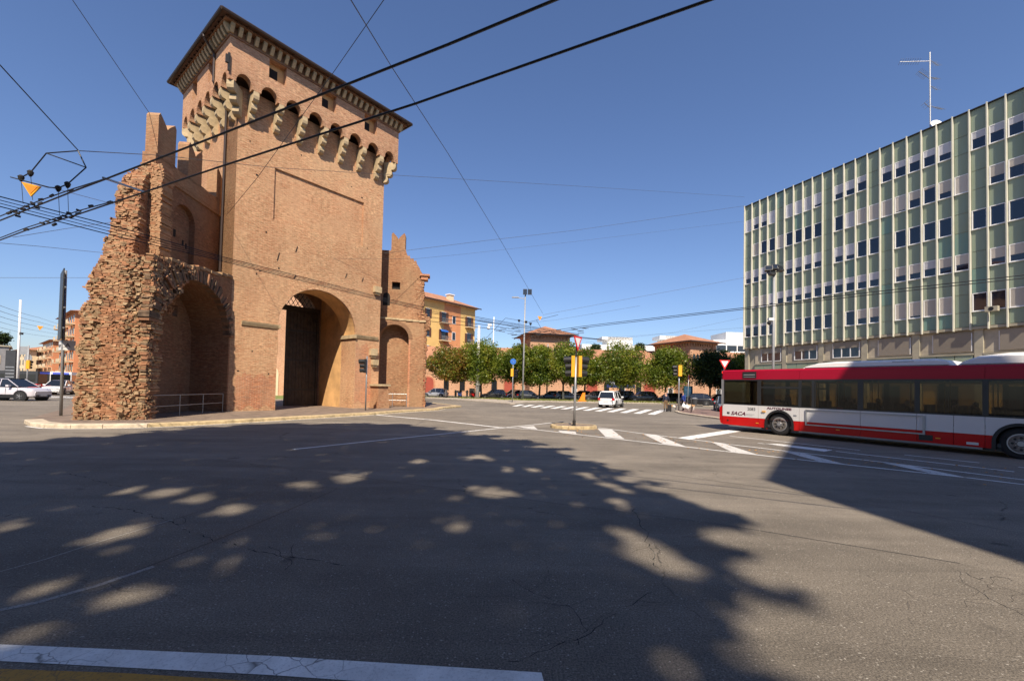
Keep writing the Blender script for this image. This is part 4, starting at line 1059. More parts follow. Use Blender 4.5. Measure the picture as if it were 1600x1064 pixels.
# unseen row of houses added behind the viewpoint to block sky light
for i, (x, w_, h_) in enumerate(((-72, 24, 19), (-47, 20, 21), (-26, 22, 20), (-3, 9, 18))):
    rb_ = thing('sky_block_house', 'unseen street house %s added behind the viewpoint to block sky light' % ('one', 'two', 'three', 'four')[i], 'building', (x, -36, 0), 0, 'unseen houses added to block sky light')
    q = MB(); q.box(0, w_, -12, 0, 0, h_); q.build('wall', plain('ochre render %d' % i, [(.42, .27, .15), (.38, .30, .2), (.40, .2, .12), (.42, .33, .2)][i], .9), rb_)
    for f in range(5):
        for k in range(int(w_ / 3.2)):
            q = MB(); q.box(1 + k * 3.2, 2.2 + k * 3.2, 0, .05, 1.2 + f * 3.7, 3.1 + f * 3.7); q.build('window', M['glass'], rb_)
# ================================================================ far buildings
def simple_wall(parent, name, mat, x0, x1, y0, y1, z0, z1):
    q = MB(); q.box(x0, x1, y0, y1, z0, z1); return q.build(name, mat, parent)
def window_on(parent, x, z, w_, h_, y=0.0, frame=None, shutters=None, arched=False, pane=None):
    f = MB(); fr = frame or M['signwhite']
    if arched:
        pts = [(x - w_ / 2 - .12, z - .1), (x + w_ / 2 + .12, z - .1)] + [(x + (w_ / 2 + .12) * math.cos(t), z + h_ - w_ / 2 + (w_ / 2 + .12) * math.sin(t)) for t in np.linspace(0, math.pi, 9)]
        f.prismy(pts, y - .07, y + .02)
    else: f.box(x - w_ / 2 - .12, x + w_ / 2 + .12, y - .07, y + .02, z - .12, z + h_ + .12)
    o = f.build('window', fr, parent)
    p = MB()
    if arched: p.prismy([(x - w_ / 2, z), (x + w_ / 2, z)] + [(x + w_ / 2 * math.cos(t), z + h_ - w_ / 2 + w_ / 2 * math.sin(t)) for t in np.linspace(0, math.pi, 9)], y - .10, y - .06)
    else: p.box(x - w_ / 2, x + w_ / 2, y - .10, y - .06, z, z + h_)
    p.build('pane', pane or M['glass'], o)
    if shutters:
        s = MB(); s.box(x - w_ - .02, x - w_ / 2 - .02, y - .16, y - .08, z, z + h_); s.build('shutter', shutters, o)
        s = MB(); s.box(x + w_ / 2 + .02, x + w_ + .02, y - .16, y - .08, z, z + h_); s.build('shutter', shutters, o)
    return o
# --- yellow and orange apartment block above the long brick building
M['orange_plaster'] = plain('orange plaster', (.58, .25, .11), .9, var=.1, sc=.5)
M['cream'] = plain('cream plaster', (.62, .50, .33), .9, var=.1, sc=.5); M['shutwood'] = plain('brown shutter', (.09, .035, .02), .7)
a0 = Vector((-24.5, 103, 0)); a1 = Vector((-10.6, 120, 0)); dA_ = (a1 - a0).normalized(); Lb = (a1 - a0).length; an_ = math.atan2(dA_.y, dA_.x)
ap = thing('apartment_block', 'yellow and orange apartment block with balconies and two chimneys just right of the tower', 'apartment building', a0, an_)
HA = 23.6
simple_wall(ap, 'wall', M['yellow_plaster'], 0, 10.6, 0, 14, 0, HA); simple_wall(ap, 'wall', M['yellow_plaster'], -14, 0, 0.004, 14, 0, HA)
simple_wall(ap, 'wall', M['orange_plaster'], 10.6, Lb - 5.5, -.02, 14, 0, HA)
simple_wall(ap, 'wall', M['yellow_plaster'], Lb - 5.5, Lb, .02, 14, 0, HA); simple_wall(ap, 'cornice', M['cream'], -14, Lb + .3, -.35, 14.3, HA - .35, HA)
q = MB(); x0, x1, y0, y1 = -15, Lb + 1.2, -1.2, 15.2
q.add([(x0, y0, HA), (x1, y0, HA), (x1, y1, HA), (x0, y1, HA), (x0 + 7, 7, HA + 3.4), (x1 - 7, 7, HA + 3.4)], [(0, 1, 5, 4), (1, 2, 5), (2, 3, 4, 5), (3, 0, 4), (0, 3, 2, 1)]); q.build('roof', M['tiles'], ap)
q = MB(); q.box(x0 - .05, x1 + .05, y0 - .06, y0 + .1, HA - .2, HA + .05); q.build('gutter', M['gutter'], ap)
for (x, y, z) in ((3.2, 1.8, HA + .2), (14.5, 1.6, HA + .1)):
    q = MB(); q.box(x - .75, x + .75, y, y + 1.3, z, z + 2.6); c_ = q.build('chimney', M['cream'], ap); q = MB(); q.box(x - .95, x + .95, y - .2, y + 1.5, z + 2.6, z + 2.85); q.build('chimney_cap', M['signwhite'], c_)
for (x, zz) in ((5.2, (19.0, 14.3, 9.8)), (1.3, (19.0, 14.3))):
    for z in zz: window_on(ap, x, z, 1.1, 2.1, 0, shutters=M['shutwood'])
for z in (18.5, 14.2, 9.8): window_on(ap, 14.0, z, 1.0, 1.9, -.02)
for (x, z, c_) in ((10.4, 18.3, 0), (10.4, 13.8, 1), (19.6, 18.3, 0), (19.6, 13.8, 0), (10.4, 9.3, 0), (.2, 18.3, 0), (.2, 13.8, 0)):
    window_on(ap, x, z, 1.5, 2.6, -.03, shutters=M['shutwood'])
    b = MB(); b.box(x - 1.5, x + 1.7, -1.3, 0, z - .35, z - .15); bo = b.build('balcony', M['cream'], ap)
    b = MB()
    for i in range(14): b.bar((x - 1.45 + i * .24, -1.25, z - .15), (x - 1.45 + i * .24, -1.25, z + .9), .03)
    b.bar((x - 1.5, -1.25, z + .9), (x + 1.7, -1.25, z + .9), .06); b.build('balcony_railing', M['grey_pole'], bo)
    if c_:
        b = MB(); b.add([(x - 1.4, -.1, z + 2.7), (x + 1.0, -.1, z + 2.7), (x + 1.0, -.9, z + 2.3), (x - 1.4, -.9, z + 2.3), (x + 1.0, -.9, z + 2.0), (x - 1.4, -.9, z + 2.0)], [(0, 1, 2, 3), (3, 2, 4, 5)]); b.build('awning', M['blue'], bo)
# --- long low brick building
M['brick_far'] = brick('far barracks brick', (.50, .29, .17), (.42, .225, .125), (.50, .34, .23), pale=(.56, .36, .24), paleamt=.4, tint=(.42, .18, .11), tintamt=.3, dark=.1, bump=.1)
M['red_door'] = plain('red door', (.30, .055, .03), .7)
lb = thing('barracks_building', 'long low salmon brick building with clay tile roof and arched doors behind the tree row', 'brick building', (-34, 92, 0), 0)
LBX = 96; LH = 7.4
simple_wall(lb, 'wall', M['brick_far'], 0, LBX, 0, 14, 0, LH)
q = MB()
for i in range(int(LBX / .6)): q.box(i * .6, i * .6 + .3, -.18, 0, LH - .75, LH - .35)
q.box(0, LBX, -.2, 0, LH - .35, LH - .1); q.build('cornice', M['brick_far'], lb)
q = MB(); q.add([(-.8, -.8, LH), (LBX + .8, -.8, LH), (LBX + .8, 15, LH), (-.8, 15, LH), (-.8, 7, LH + 3.6), (LBX + .8, 7, LH + 3.6)], [(0, 1, 5, 4), (3, 4, 5, 2), (0, 4, 3), (1, 2, 5), (0, 3, 2, 1)]); q.build('roof', M['tiles'], lb)
q = MB(); q.box(-.8, LBX + .8, -.88, -.72, LH - .12, LH + .06); q.build('gutter', M['gutter'], lb)
q = MB(); q.box(0, LBX, -.07, 0, 4.55, 4.72); q.build('string_course', M['brick_tower'], lb)
for x in (6.5, 10, 14, 45.5, 47, 56, 58, 61, 85):
    q = MB(); zz = LH + 1.1; q.box(x, x + 1.1, 1.35, 2.9, zz + .35, zz + .6, M=Matrix.Translation((0, 0, -.15)) @ Matrix.Identity(4)); o = q.build('skylight', M['glass'], lb)
door_x = [16.3, 33.5, 39.0, 51.0, 63.2, 75.5, 84]
for i in range(28):
    x = 3.1 + i * 3.4
    if any(abs(x - d) < 1.7 for d in door_x): continue
    if i % 3 == 1: window_on(lb, x, .9, .9, 1.5, 0)
    else: window_on(lb, x, 1.1, 1.1, 2.5, 0, arched=True, frame=M['brick_tower'])
for d in door_x:
    q = MB(); q.prismy([(d - 1.35, 0), (d + 1.35, 0)] + [(d + 1.35 * math.cos(t), 2.9 + 1.2 * math.sin(t)) for t in np.linspace(0, math.pi, 11)], -.14, -.0); s = q.build('door_surround', M['brick_red'], lb)
    q = MB(); q.prismy([(d - 1.1, 0), (d + 1.1, 0)] + [(d + 1.1 * math.cos(t), 2.8 + 1.0 * math.sin(t)) for t in np.linspace(0, math.pi, 11)], -.18, -.12); q.build('door', M['red_door'], s)
for i in range(0, 28, 2): window_on(lb, 3.1 + i * 3.4, 5.1, .7, .9, 0, frame=M['brick_tower'], arched=True)
def pavilion(loc, rz, wx, wy, H, label, rise=2.3):
    p = thing('pavilion', label, 'brick building', loc, rz)
    simple_wall(p, 'wall', M['brick_far'], 0, wx, 0, wy, 0, H)
    q = MB()
    for i in range(int(wx / .7)): q.box(i * .7, i * .7 + .35, -.2, 0, H - .9, H - .4)
    for i in range(int(wy / .7)): q.box(-.2, 0, i * .7, i * .7 + .35, H - .9, H - .4)
    q.box(-.22, wx + .22, -.22, wy + .2, H - .4, H - .02); q.build('cornice', M['brick_far'], p)
    q = MB(); e = 1.3; r_ = wy / 2 + e if wy < wx else wx / 2 + e
    q.add([(-e, -e, H), (wx + e, -e, H), (wx + e, wy + e, H), (-e, wy + e, H), (-e + r_, wy / 2, H + rise), (wx + e - r_ + .01, wy / 2, H + rise)], [(0, 1, 5, 4), (1, 2, 5), (2, 3, 4, 5), (3, 0, 4), (0, 3, 2, 1)]); q.build('roof', M['tiles'], p)
    q = MB(); q.box(-e - .06, wx + e, -e - .08, -e + .06, H - .16, H + .05); q.box(-e - .08, -e + .06, -e, wy + e, H - .16, H + .05); q.build('gutter', M['gutter'], p)
    for g in (.27, .75):
        for k in (-1, 0, 1): window_on(p, wx * g + k * 1.05, H - 4.6, .7, 2.0, 0, arched=True, frame=M['brick_tower'])
    return p
pavilion((3.6, 87.5, 0), R(12), 8.4, 8.5, 12.9, 'taller brick pavilion with hipped tile roof behind the fourth tree')
pavilion((36.4, 88.5, 0), R(26), 7.6, 10, 12.2, 'lower brick pavilion with pointed hipped roof near the green office block', 2.2)
# --- white modern building far behind
M['white_conc'] = plain('white concrete', (.74, .74, .72), .8, var=.05)
wb = thing('white_building', 'long white modern building with rooftop blocks far behind the brick barracks', 'modern building', (24, 150, 0), R(4))
simple_wall(wb, 'wall', M['white_conc'], 0, 72, 0, 20, 0, 17.6)
for (x0, x1, z) in ((10, 19, 20.8), (31, 41, 21.8)):
    simple_wall(wb, 'roof_block', M['white_conc'], x0, x1, 3, 10, 17.6, z); simple_wall(wb, 'roof_block', M['white_conc'], x0 - 2, x1, 3, 10, z - 1.2, z)
simple_wall(wb, 'wall', M['white_conc'], 44, 72, -6, 0, 0, 19.8); simple_wall(wb, 'roof_block', M['white_conc'], 49, 59, -5, 5, 19.8, 22.6)
q = MB(); q.prismy([(61.0, 19.8), (67, 25.8), (72, 25.8), (72, 19.8), (69.5, 19.8), (69.5, 24.1), (68.0, 24.1), (63.5, 19.8)], -5.9, 3); q.build('slanted_frame', M['white_conc'], wb)
for i in range(7): q = MB(); q.box(45 + i * 3.8, 48.4 + i * 3.8, -6.1, -5.95, 16.0, 17.9); q.build('window', M['glass'], wb)
for i in range(9): q = MB(); q.box(2 + i * 4.6, 5.6 + i * 4.6, -.1, .05, 13.6, 15.2); q.build('window', M['glass'], wb)
# --- left: apartment blocks with balconies
def block(loc, rz, L, Dp, H, wallm, label, floors=6, roofh=1.6, bal=True, flat=False):
    b = thing('apartment_block', label, 'apartment building', loc, rz)
    simple_wall(b, 'wall', wallm, 0, L, 0, Dp, 0, H)
    if flat: simple_wall(b, 'roof', M['conc'], -.3, L + .3, -.3, Dp + .3, H, H + .3)
    else:
        q = MB(); e = 1.0; q.add([(-e, -e, H), (L + e, -e, H), (L + e, Dp + e, H), (-e, Dp + e, H), (-e + 5, Dp / 2, H + roofh), (L + e - 5, Dp / 2, H + roofh)], [(0, 1, 5, 4), (1, 2, 5), (2, 3, 4, 5), (3, 0, 4), (0, 3, 2, 1)]); q.build('roof', M['tiles'], b)
    fh = H / floors; n = int(L / 3.2)
    for f in range(1, floors):
        for i in range(n):
            x = (i + .5) * L / n; z = f * fh + .6
            window_on(b, x, z, 1.1, 1.6, 0, frame=M['cream'])
            if bal and i % 3 != 1:
                m_ = MB(); m_.box(x - 1.3, x + 1.3, -1.25, 0, z - .7, z - .5); m_.box(x - 1.3, x + 1.3, -1.3, -1.2, z - .5, z + .35); m_.build('balcony', M['cream'], b)
        # side windows
        for j in range(2):
            m_ = MB(); y = Dp * (.3 + .4 * j); m_.box(L, L + .06, y - .5, y + .5, f * fh + .7, f * fh + 2.2); m_.build('window', M['glass'], b)
    return b
M['orange_block'] = plain('orange brick cladding', (.56, .22, .10), .9, var=.08, sc=.4); M['salmon'] = plain('salmon render', (.62, .30, .17), .9, var=.08, sc=.4)
def bl_end(px, Y, rz, L):          # put the right-hand end of the facade in a given direction and distance
    p = colat(px, Y); d = Vector((math.cos(R(rz)), math.sin(R(rz)), 0)); return p - d * L
block(bl_end(113, 98, -38, 23), R(-38), 23, 12, 17.2, M['orange_block'], 'tall orange apartment block with cream balconies right beside the ruined wall', 6)
block(bl_end(80, 128, -38, 26), R(-38), 26, 13, 13.2, M['orange_block'], 'orange apartment block with red roof, middle one beyond the left street', 5)
block(bl_end(60, 155, -38, 30), R(-38), 30, 12, 12.0, M['salmon'], 'farthest salmon apartment block with low red roof beyond the left street', 4)
block(bl_end(37, 140, -30, 10), R(-30), 10, 10, 11.0, M['cream'], 'cream house seen between the white mast and the orange blocks', 4, bal=False)
grey = M['grey_wall'] = plain('grey stone facade', (.22, .22, .23), .85)
block(bl_end(11, 96, 48, 22), R(48), 22, 12, 8.6, grey, 'low grey flat-roofed building at the left end of the street', 2, bal=False, flat=True)
block((-66, 84, 0), R(8), 20, 12, 11, M['salmon'], 'salmon house hidden behind the ruined wall and tower', 3, bal=False)
# brick building seen through the passage
pb = thing('arcade_building', 'red brick arcaded building seen through the tower passage', 'brick building', (-42, 60, 0), R(12))
simple_wall(pb, 'wall', M['brick_far'], 0, 22, 0, 8, 0, 15)
for i in range(7): window_on(pb, 1.8 + i * 3, 6, 1.4, 3.2, 0, arched=True, frame=M['brick_tower'])
for i in range(7):
    q = MB(); x = 1.8 + i * 3; q.prismy([(x - 1.1, 0), (x + 1.1, 0)] + [(x + 1.1 * math.cos(t), 3.2 + 1.1 * math.sin(t)) for t in np.linspace(0, math.pi, 9)], -.12, 0); q.build('arch', M['cream'], pb)
# distant hill line
q = MB(); pts = []; n = 60
for i in range(n + 1):
    x = -900 + 1800 * i / n; h = 18 + 16 * nz(x * .004, 1.0) + 14 * nz(x * .012, 4.0); pts.append((x, h))
for (x0, h0), (x1, h1) in zip(pts, pts[1:]): q.quad((x0, 800, 0), (x1, 800, 0), (x1, 950, max(4, h1)), (x0, 950, max(4, h0))); q.quad((x0, 950, max(4, h0)), (x1, 950, max(4, h1)), (x1, 1100, 0), (x0, 1100, 0))
tag(q.build('hills', plain('far wooded hills', (.10, .14, .13), 1.0)), kind='structure')
# ================================================================ trees
M['leaf_green'] = leafmat('green leaves', [(.025, .048, .008), (.07, .115, .012), (.155, .195, .022), (.26, .26, .03)])
M['leaf_autumn'] = leafmat('turning leaves', [(.05, .07, .012), (.12, .12, .02), (.22, .13, .025), (.24, .10, .025)])
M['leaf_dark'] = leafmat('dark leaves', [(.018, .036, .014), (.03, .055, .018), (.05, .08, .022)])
def crown(name, cr, ch, zc, mats, N, leaf, seed, lobes=16, share=None, hollow=.35, lr=(.26, .46)):
    """leaf clusters through an uneven crown; cr radius, ch half height, zc centre height"""
    r = np.random.default_rng(seed); cs = []
    for i in range(lobes):
        a = r.uniform(0, 2 * np.pi); t = r.uniform(-.75, .95); rr = cr * math.sqrt(max(.05, 1 - t * t)) * r.uniform(*((.25, .72) if lr[0] > .2 else (.1, 1.0)))
        cs.append((rr * math.cos(a), rr * math.sin(a), zc + ch * t * .72, cr * r.uniform(*lr)))
    if lr[0] > .2: cs.append((0, 0, zc, cr * .5))
    cs = np.array(cs)
    k = r.integers(0, len(cs), N); d = r.normal(size=(N, 3)); d /= np.linalg.norm(d, axis=1, keepdims=True)
    rad = cs[k, 3] * (hollow + (1.08 - hollow) * r.random(N) ** .5)
    P = cs[k, :3] + d * rad[:, None] * np.array([1, 1, .78])
    # twigs: small tufts
    P += r.normal(0, leaf * .8, (N, 3)) * np.where(r.random((N, 1)) < .12, 2.6, 1.0)
    u = r.normal(size=(N, 3)) + np.array([0, 0, -.2]); u[:, 2] *= .6; u /= np.linalg.norm(u, axis=1, keepdims=True)
    w_ = np.cross(u, r.normal(size=(N, 3))); w_ /= np.linalg.norm(w_, axis=1, keepdims=True)
    s = leaf * r.uniform(.55, 1.35, (N, 1)); u = u * s; w_ = w_ * s * .55
    V = np.stack([P - u, P + w_ * .9 - u * .1, P + u, P - w_ * .9 - u * .1], 1)
    mid = None
    if share is not None: mid = (r.random(N) < share).astype(int)
    return qmesh(name, V, mats, mid)
def trunk_mesh(h, r0, cr, zc, ch, seed, mats=None, painted=False):
    r = random.Random(seed); q = MB()
    q.tube([(0, 0, -.02), (.02, 0, h * .3), (.05 * r.uniform(-1, 1), .05, h * .7), (.0, .02, h)], [r0 * 1.25, r0, r0 * .9, r0 * .8], 9)
    for i in range(8):
        a = i * .785 + r.uniform(-.3, .3); e = r.uniform(.45, .8) * cr; zt = zc + ch * r.uniform(-.3, .7)
        q.tube([(0, 0, h * r.uniform(.85, 1)), (e * .35 * math.cos(a), e * .35 * math.sin(a), h + (zt - h) * .5), (e * math.cos(a), e * math.sin(a), zt)], [r0 * .55, r0 * .35, r0 * .1], 6)
    return q.mesh('trunk', mats or M['bark'], True)
ROW = [  # px centre of the trunk, distance, radius, height, leaf kind, label
 (697, 69, 4.3, 7.9, 1, 'tree with orange-tinged crown nearest the ruined wall, first of the row'),
 (752, 71, 4.4, 8.9, 0, 'full green tree behind the thick pale mast, second of the row'),
 (803, 69.5, 4.3, 8.5, 0, 'green tree directly left of the tall street lamp'),
 (843, 70.5, 3.7, 8.2, 0, 'green tree behind the grey pole, before the taller pavilion'),
 (880, 69.5, 4.0, 8.9, 0, 'green tree with pale trunk behind the amber traffic light'),
 (914, 71, 3.6, 8.3, 0, 'green tree just right of the amber traffic light'),
 (968, 69.5, 4.7, 9.1, 0, 'tall bright green tree above the white car'),
 (1040, 69.5, 4.6, 8.4, 0, 'broad green tree above the man on the crossing'),
 (1109, 68.5, 4.5, 8.2, 2, 'dark tree left of the yield sign by the bus'),  # gets the darker leaf material
 (1158, 72, 4.0, 7.7, 0, 'small yellowish green tree at the end of the row by the office block')]
proto = {}
for i, (px, Y, cr, H, kind, lab) in enumerate(ROW):
    p = colat(px, Y, .12)
    t = thing('street_tree', lab, 'tree', p, rng.uniform(0, 6.28), 'trees along the car park')
    cr *= 1.08 + .12 * math.sin(i * 2.3); ch = (H - 2.0) / 2; zc = 2.0 + ch
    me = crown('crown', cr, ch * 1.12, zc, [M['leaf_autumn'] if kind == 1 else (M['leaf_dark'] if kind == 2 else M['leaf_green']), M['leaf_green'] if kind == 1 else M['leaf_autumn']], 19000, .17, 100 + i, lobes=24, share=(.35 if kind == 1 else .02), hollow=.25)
    c_ = link('crown', me, t); link('trunk', trunk_mesh(2.6, .16, cr, zc, ch, i), t)
    if px in (880, 697, 1040):
        q = MB(); q.tube([(0, 0, 0), (0, 0, 1.3)], .185, 10); q.build('painted_band', M['trunk_paint'], t)
# trees behind the camera whose shade falls on the road
def big_tree(x, y, cr, zc, ch, N, seed, label, leaf=.13, tx=None, ty=None, hollow=.2, lobes=30):
    t = thing('plane_tree', label, 'tree', (x, y, 0), 0, 'tall plane trees behind the viewpoint')
    link('crown', crown('crown', cr, ch, zc, [M['leaf_green']], N, leaf, seed, lobes=lobes, hollow=hollow, lr=(.13, .22)), t)
    link('trunk', trunk_mesh(zc - ch * .6, .32, cr * .8, zc, ch, seed), t)
# the crowns are grown so that they shade the road where the photograph shows shade, with gaps where sun comes through
ES = [(187, 834, 74, 13), (339, 880, 52, 17), (259, 770, 45, 8), (311, 779, 36, 8), (359, 797, 44, 10), (546, 747, 34, 8), (474, 757, 30, 6), (171, 867, 40, 10), (72, 915, 60, 14), (207, 935, 45, 16), (44, 990, 55, 20),
      (96, 741, 45, 5), (36, 753, 32, 5), (207, 765, 25, 6), (20, 819, 34, 9), (20, 871, 26, 10), (490, 867, 34, 15), (526, 935, 44, 14), (382, 998, 46, 14), (330, 950, 36, 9), (175, 737, 30, 4), (434, 743, 30, 5), (319, 708, 30, 4),
      (398, 714, 30, 4), (428, 702, 20, 3), (715, 779, 18, 7), (771, 769, 52, 9), (747, 714, 26, 5), (755, 702, 18, 3), (793, 734, 14, 5), (811, 724, 16, 4), (831, 734, 15, 4), (918, 743, 20, 6), (970, 787, 24, 8), (978, 835, 34, 13),
      (1030, 875, 66, 22), (966, 763, 36, 6), (1070, 777, 32, 8), (747, 729, 22, 6), (715, 823, 20, 10), (1058, 1042, 38, 20), (1006, 978, 34, 14), (1171, 895, 42, 13), (1195, 1000, 40, 14), (620, 700, 24, 3), (560, 712, 24, 4)]
BP = [(-500, 745), (-120, 705), (0, 692), (120, 686), (250, 677), (400, 664), (520, 662), (640, 663), (700, 670), (770, 681), (850, 693), (900, 706), (960, 729), (1010, 749), (1060, 766), (1130, 786), (1165, 806), (1188, 830), (1182, 850), (1232, 880), (1240, 920), (1275, 960), (1272, 1000), (1295, 1064), (1330, 1180)]
poly = [gnd(x, y) for x, y in BP]; poly = [(p.x, p.y) for p in poly] + [(2.2, -7.0), (-34, -7.0), (-34, 6.0)]
def inpoly(X, Y, P):
    c = np.zeros(len(X), bool); j = len(P) - 1
    for i in range(len(P)):
        xi, yi = P[i]; xj, yj = P[j]
        c ^= ((yi > Y) != (yj > Y)) & (X < (xj - xi) * (Y - yi) / (yj - yi + 1e-12) + xi); j = i
    return c
r_ = np.random.default_rng(51); NC = 250000
STRONG = {187, 339, 259, 311, 359, 546, 474, 72, 44, 20, 207, 96, 715, 771, 747, 793, 831, 918, 970, 978, 1030, 966, 1070, 1058, 1171}
ES = [e for e in ES if e[0] in STRONG and not (e[0] == 747 and e[1] > 720) and not (e[0] == 20 and e[1] > 850)]
X = r_.uniform(-34, 6, NC); Y = r_.uniform(-7, 25, NC)
Xj = X + .45 + r_.normal(0, .15, NC) + .28 * np.sin(X * 3.1 + Y * 2.3) + .2 * np.sin(Y * 5.3 - X); Yj = Y + r_.normal(0, .15, NC) + .3 * np.sin(X * 2.7 - Y * 1.9)
keep = inpoly(Xj, Yj, poly); X, Y = X[keep], Y[keep]
RI = np.array(RM.inverted())
Pc = np.stack([X, Y, np.full(len(X), -CAMZ)], 0); Q = RI @ Pc; front = Q[2] < -.2
PX = np.where(front, 800 + F * (Q[0] / -Q[2]), -9999); PY = np.where(front, 532 - F * (Q[1] / -Q[2] - SHIFT * 1600 / F), -9999)
ok = np.ones(len(X), bool)
for (ex, ey, ea, eb) in ES:
    an_ = np.radians(np.interp(ex, [150, 700, 1050], [-14, 2, 24])); dx, dy = PX - ex, PY - ey
    u = dx * np.cos(an_) + dy * np.sin(an_); v = -dx * np.sin(an_) + dy * np.cos(an_)
    ok &= (u / (ea * .98)) ** 2 + (v / (eb * 1.05)) ** 2 > r_.uniform(.35, 1.5, len(X))
# scattered smaller gaps everywhere, also outside the picture
G = r_.uniform([-34, -7], [6, 22], (150, 2))
G = [g_ for g_ in G if g_[1] < 1.0 or g_[0] < -19] + [tuple(g_) for g_ in r_.uniform([-16, 8], [0, 20], (2, 2))]
for gx, gy in G: ok &= ((X - gx) / .22) ** 2 + ((Y - gy) / .38) ** 2 > r_.uniform(.6, 1.4, len(X))
X, Y = X[ok], Y[ok]
Z = 18.8 + 2.4 * np.sin(X * .55 + 1) * np.sin(Y * .5) + r_.normal(0, .9, len(X))
k_ = Z / math.tan(R(SUN_EL)); TX, TY = X - SH.x * k_, Y - SH.y * k_
TR = [(-6.4, -7.6, 'tall spreading plane tree left of the viewpoint'), (-.8, -11.4, 'plane tree directly behind the viewpoint'), (-16.5, -10.5, 'plane tree farther left behind the viewpoint'), (-9.0, -17.0, 'second plane tree behind the viewpoint'), (-24, -17, 'last plane tree of the row behind the viewpoint')]
own = np.argmin(np.stack([(TX - a) ** 2 + (TY - b) ** 2 for a, b, _ in TR]), 0)
for i, (a, b, lab) in enumerate(TR):
    m_ = own == i; P = np.stack([TX[m_] - a, TY[m_] - b, Z[m_]], 1); n_ = len(P)
    u = r_.normal(size=(n_, 3)); u[:, 2] *= .45; u /= np.linalg.norm(u, axis=1, keepdims=True); w_ = np.cross(u, r_.normal(size=(n_, 3)) * [.4, .4, 1]); w_ /= np.linalg.norm(w_, axis=1, keepdims=True)
    s_ = .16 * r_.uniform(.6, 1.3, (n_, 1)); u = u * s_; w_ = w_ * s_ * .75
    t = thing('plane_tree', lab, 'tree', (a, b, 0), 0, 'tall plane trees behind the viewpoint')
    link('crown', qmesh('crown', np.stack([P - u, P + w_, P + u, P - w_], 1), [M['leaf_green']]), t); link('trunk', trunk_mesh(15.5, .36, 4.5, 18.5, 3.0, 60 + i), t)
# far greenery
for (px, Y, H, cr, lab) in ((1000, 140, 17.5, 2.2, 'thin tree top above the white building roof'), (930, 120, 15, 1.8, 'slim tree top over the barracks roof'), (1130, 115, 13.5, 3.2, 'small tree in front of the white building'), (-1, 110, 13.4, 2.0, 'dark tree top above the grey flat-roofed building')):
    t = thing('distant_tree', lab, 'tree', colat(px, Y), 0)
    link('crown', crown('crown', cr, cr * .9, H - cr, [M['leaf_dark']], 2500, .22, abs(int(px))), t); link('trunk', trunk_mesh(H - cr * 1.6, .2, cr * .6, H - cr, cr, int(px)), t)
# ================================================================ vehicles
def paint(name, col, metal=0.0, rough=.3, coat=.6):
    m = NT(name); m.P(Base_Color=m.mix(m.noise(m.coord(), 2, 3), tuple(c * .92 for c in col), col), Roughness=rough, Metallic=metal, Coat_Weight=coat, Coat_Roughness=.06, Specular_IOR_Level=.5 if coat > .3 else .2); return m.mat
M['car_glass'] = glassy('car glass', (.012, .014, .016), .03)
M['lamp_red'] = plain('rear lamp red', (.45, .01, .01), .2); M['lamp_clear'] = plain('headlamp', (.6, .62, .65), .12, metal=.4)
M['plate'] = plain('number plate', (.65, .65, .63), .5, var=.02)
def wheel_meshes(r, w_):
    t = MB(); t.tube([(0, -w_ / 2, 0), (0, -w_ / 2 + .03, 0), (0, w_ / 2 - .03, 0), (0, w_ / 2, 0)], [r * .9, r, r, r * .9], 24)
    f = MB(); f.tube([(0, -w_ / 2 - .012, 0), (0, -w_ / 2 + .02, 0)], [r * .62, r * .66], 20)
    for k in range(5):
        a = k * 1.2566; f.bar((.06 * math.cos(a), -w_ / 2 - .02, .06 * math.sin(a)), (r * .6 * math.cos(a), -w_ / 2 - .02, r * .6 * math.sin(a)), .07, .02, 1)
    f.tube([(0, -w_ / 2 - .03, 0), (0, -w_ / 2, 0)], .07, 8, 1)
    return t.mesh('tyre', M['rubber'], False), f.mesh('rim', [M['dark_grey'], M['rim']])
WC = {}
def add_wheel(par, x, y, r, w_):
    k = (r, w_)
    if k not in WC: WC[k] = wheel_meshes(r, w_)
    o = link('wheel', WC[k][0], par, (x, y, r)); o.rotation_euler = (0, 0, 0 if y < 0 else math.pi); link('rim', WC[k][1], o); return o
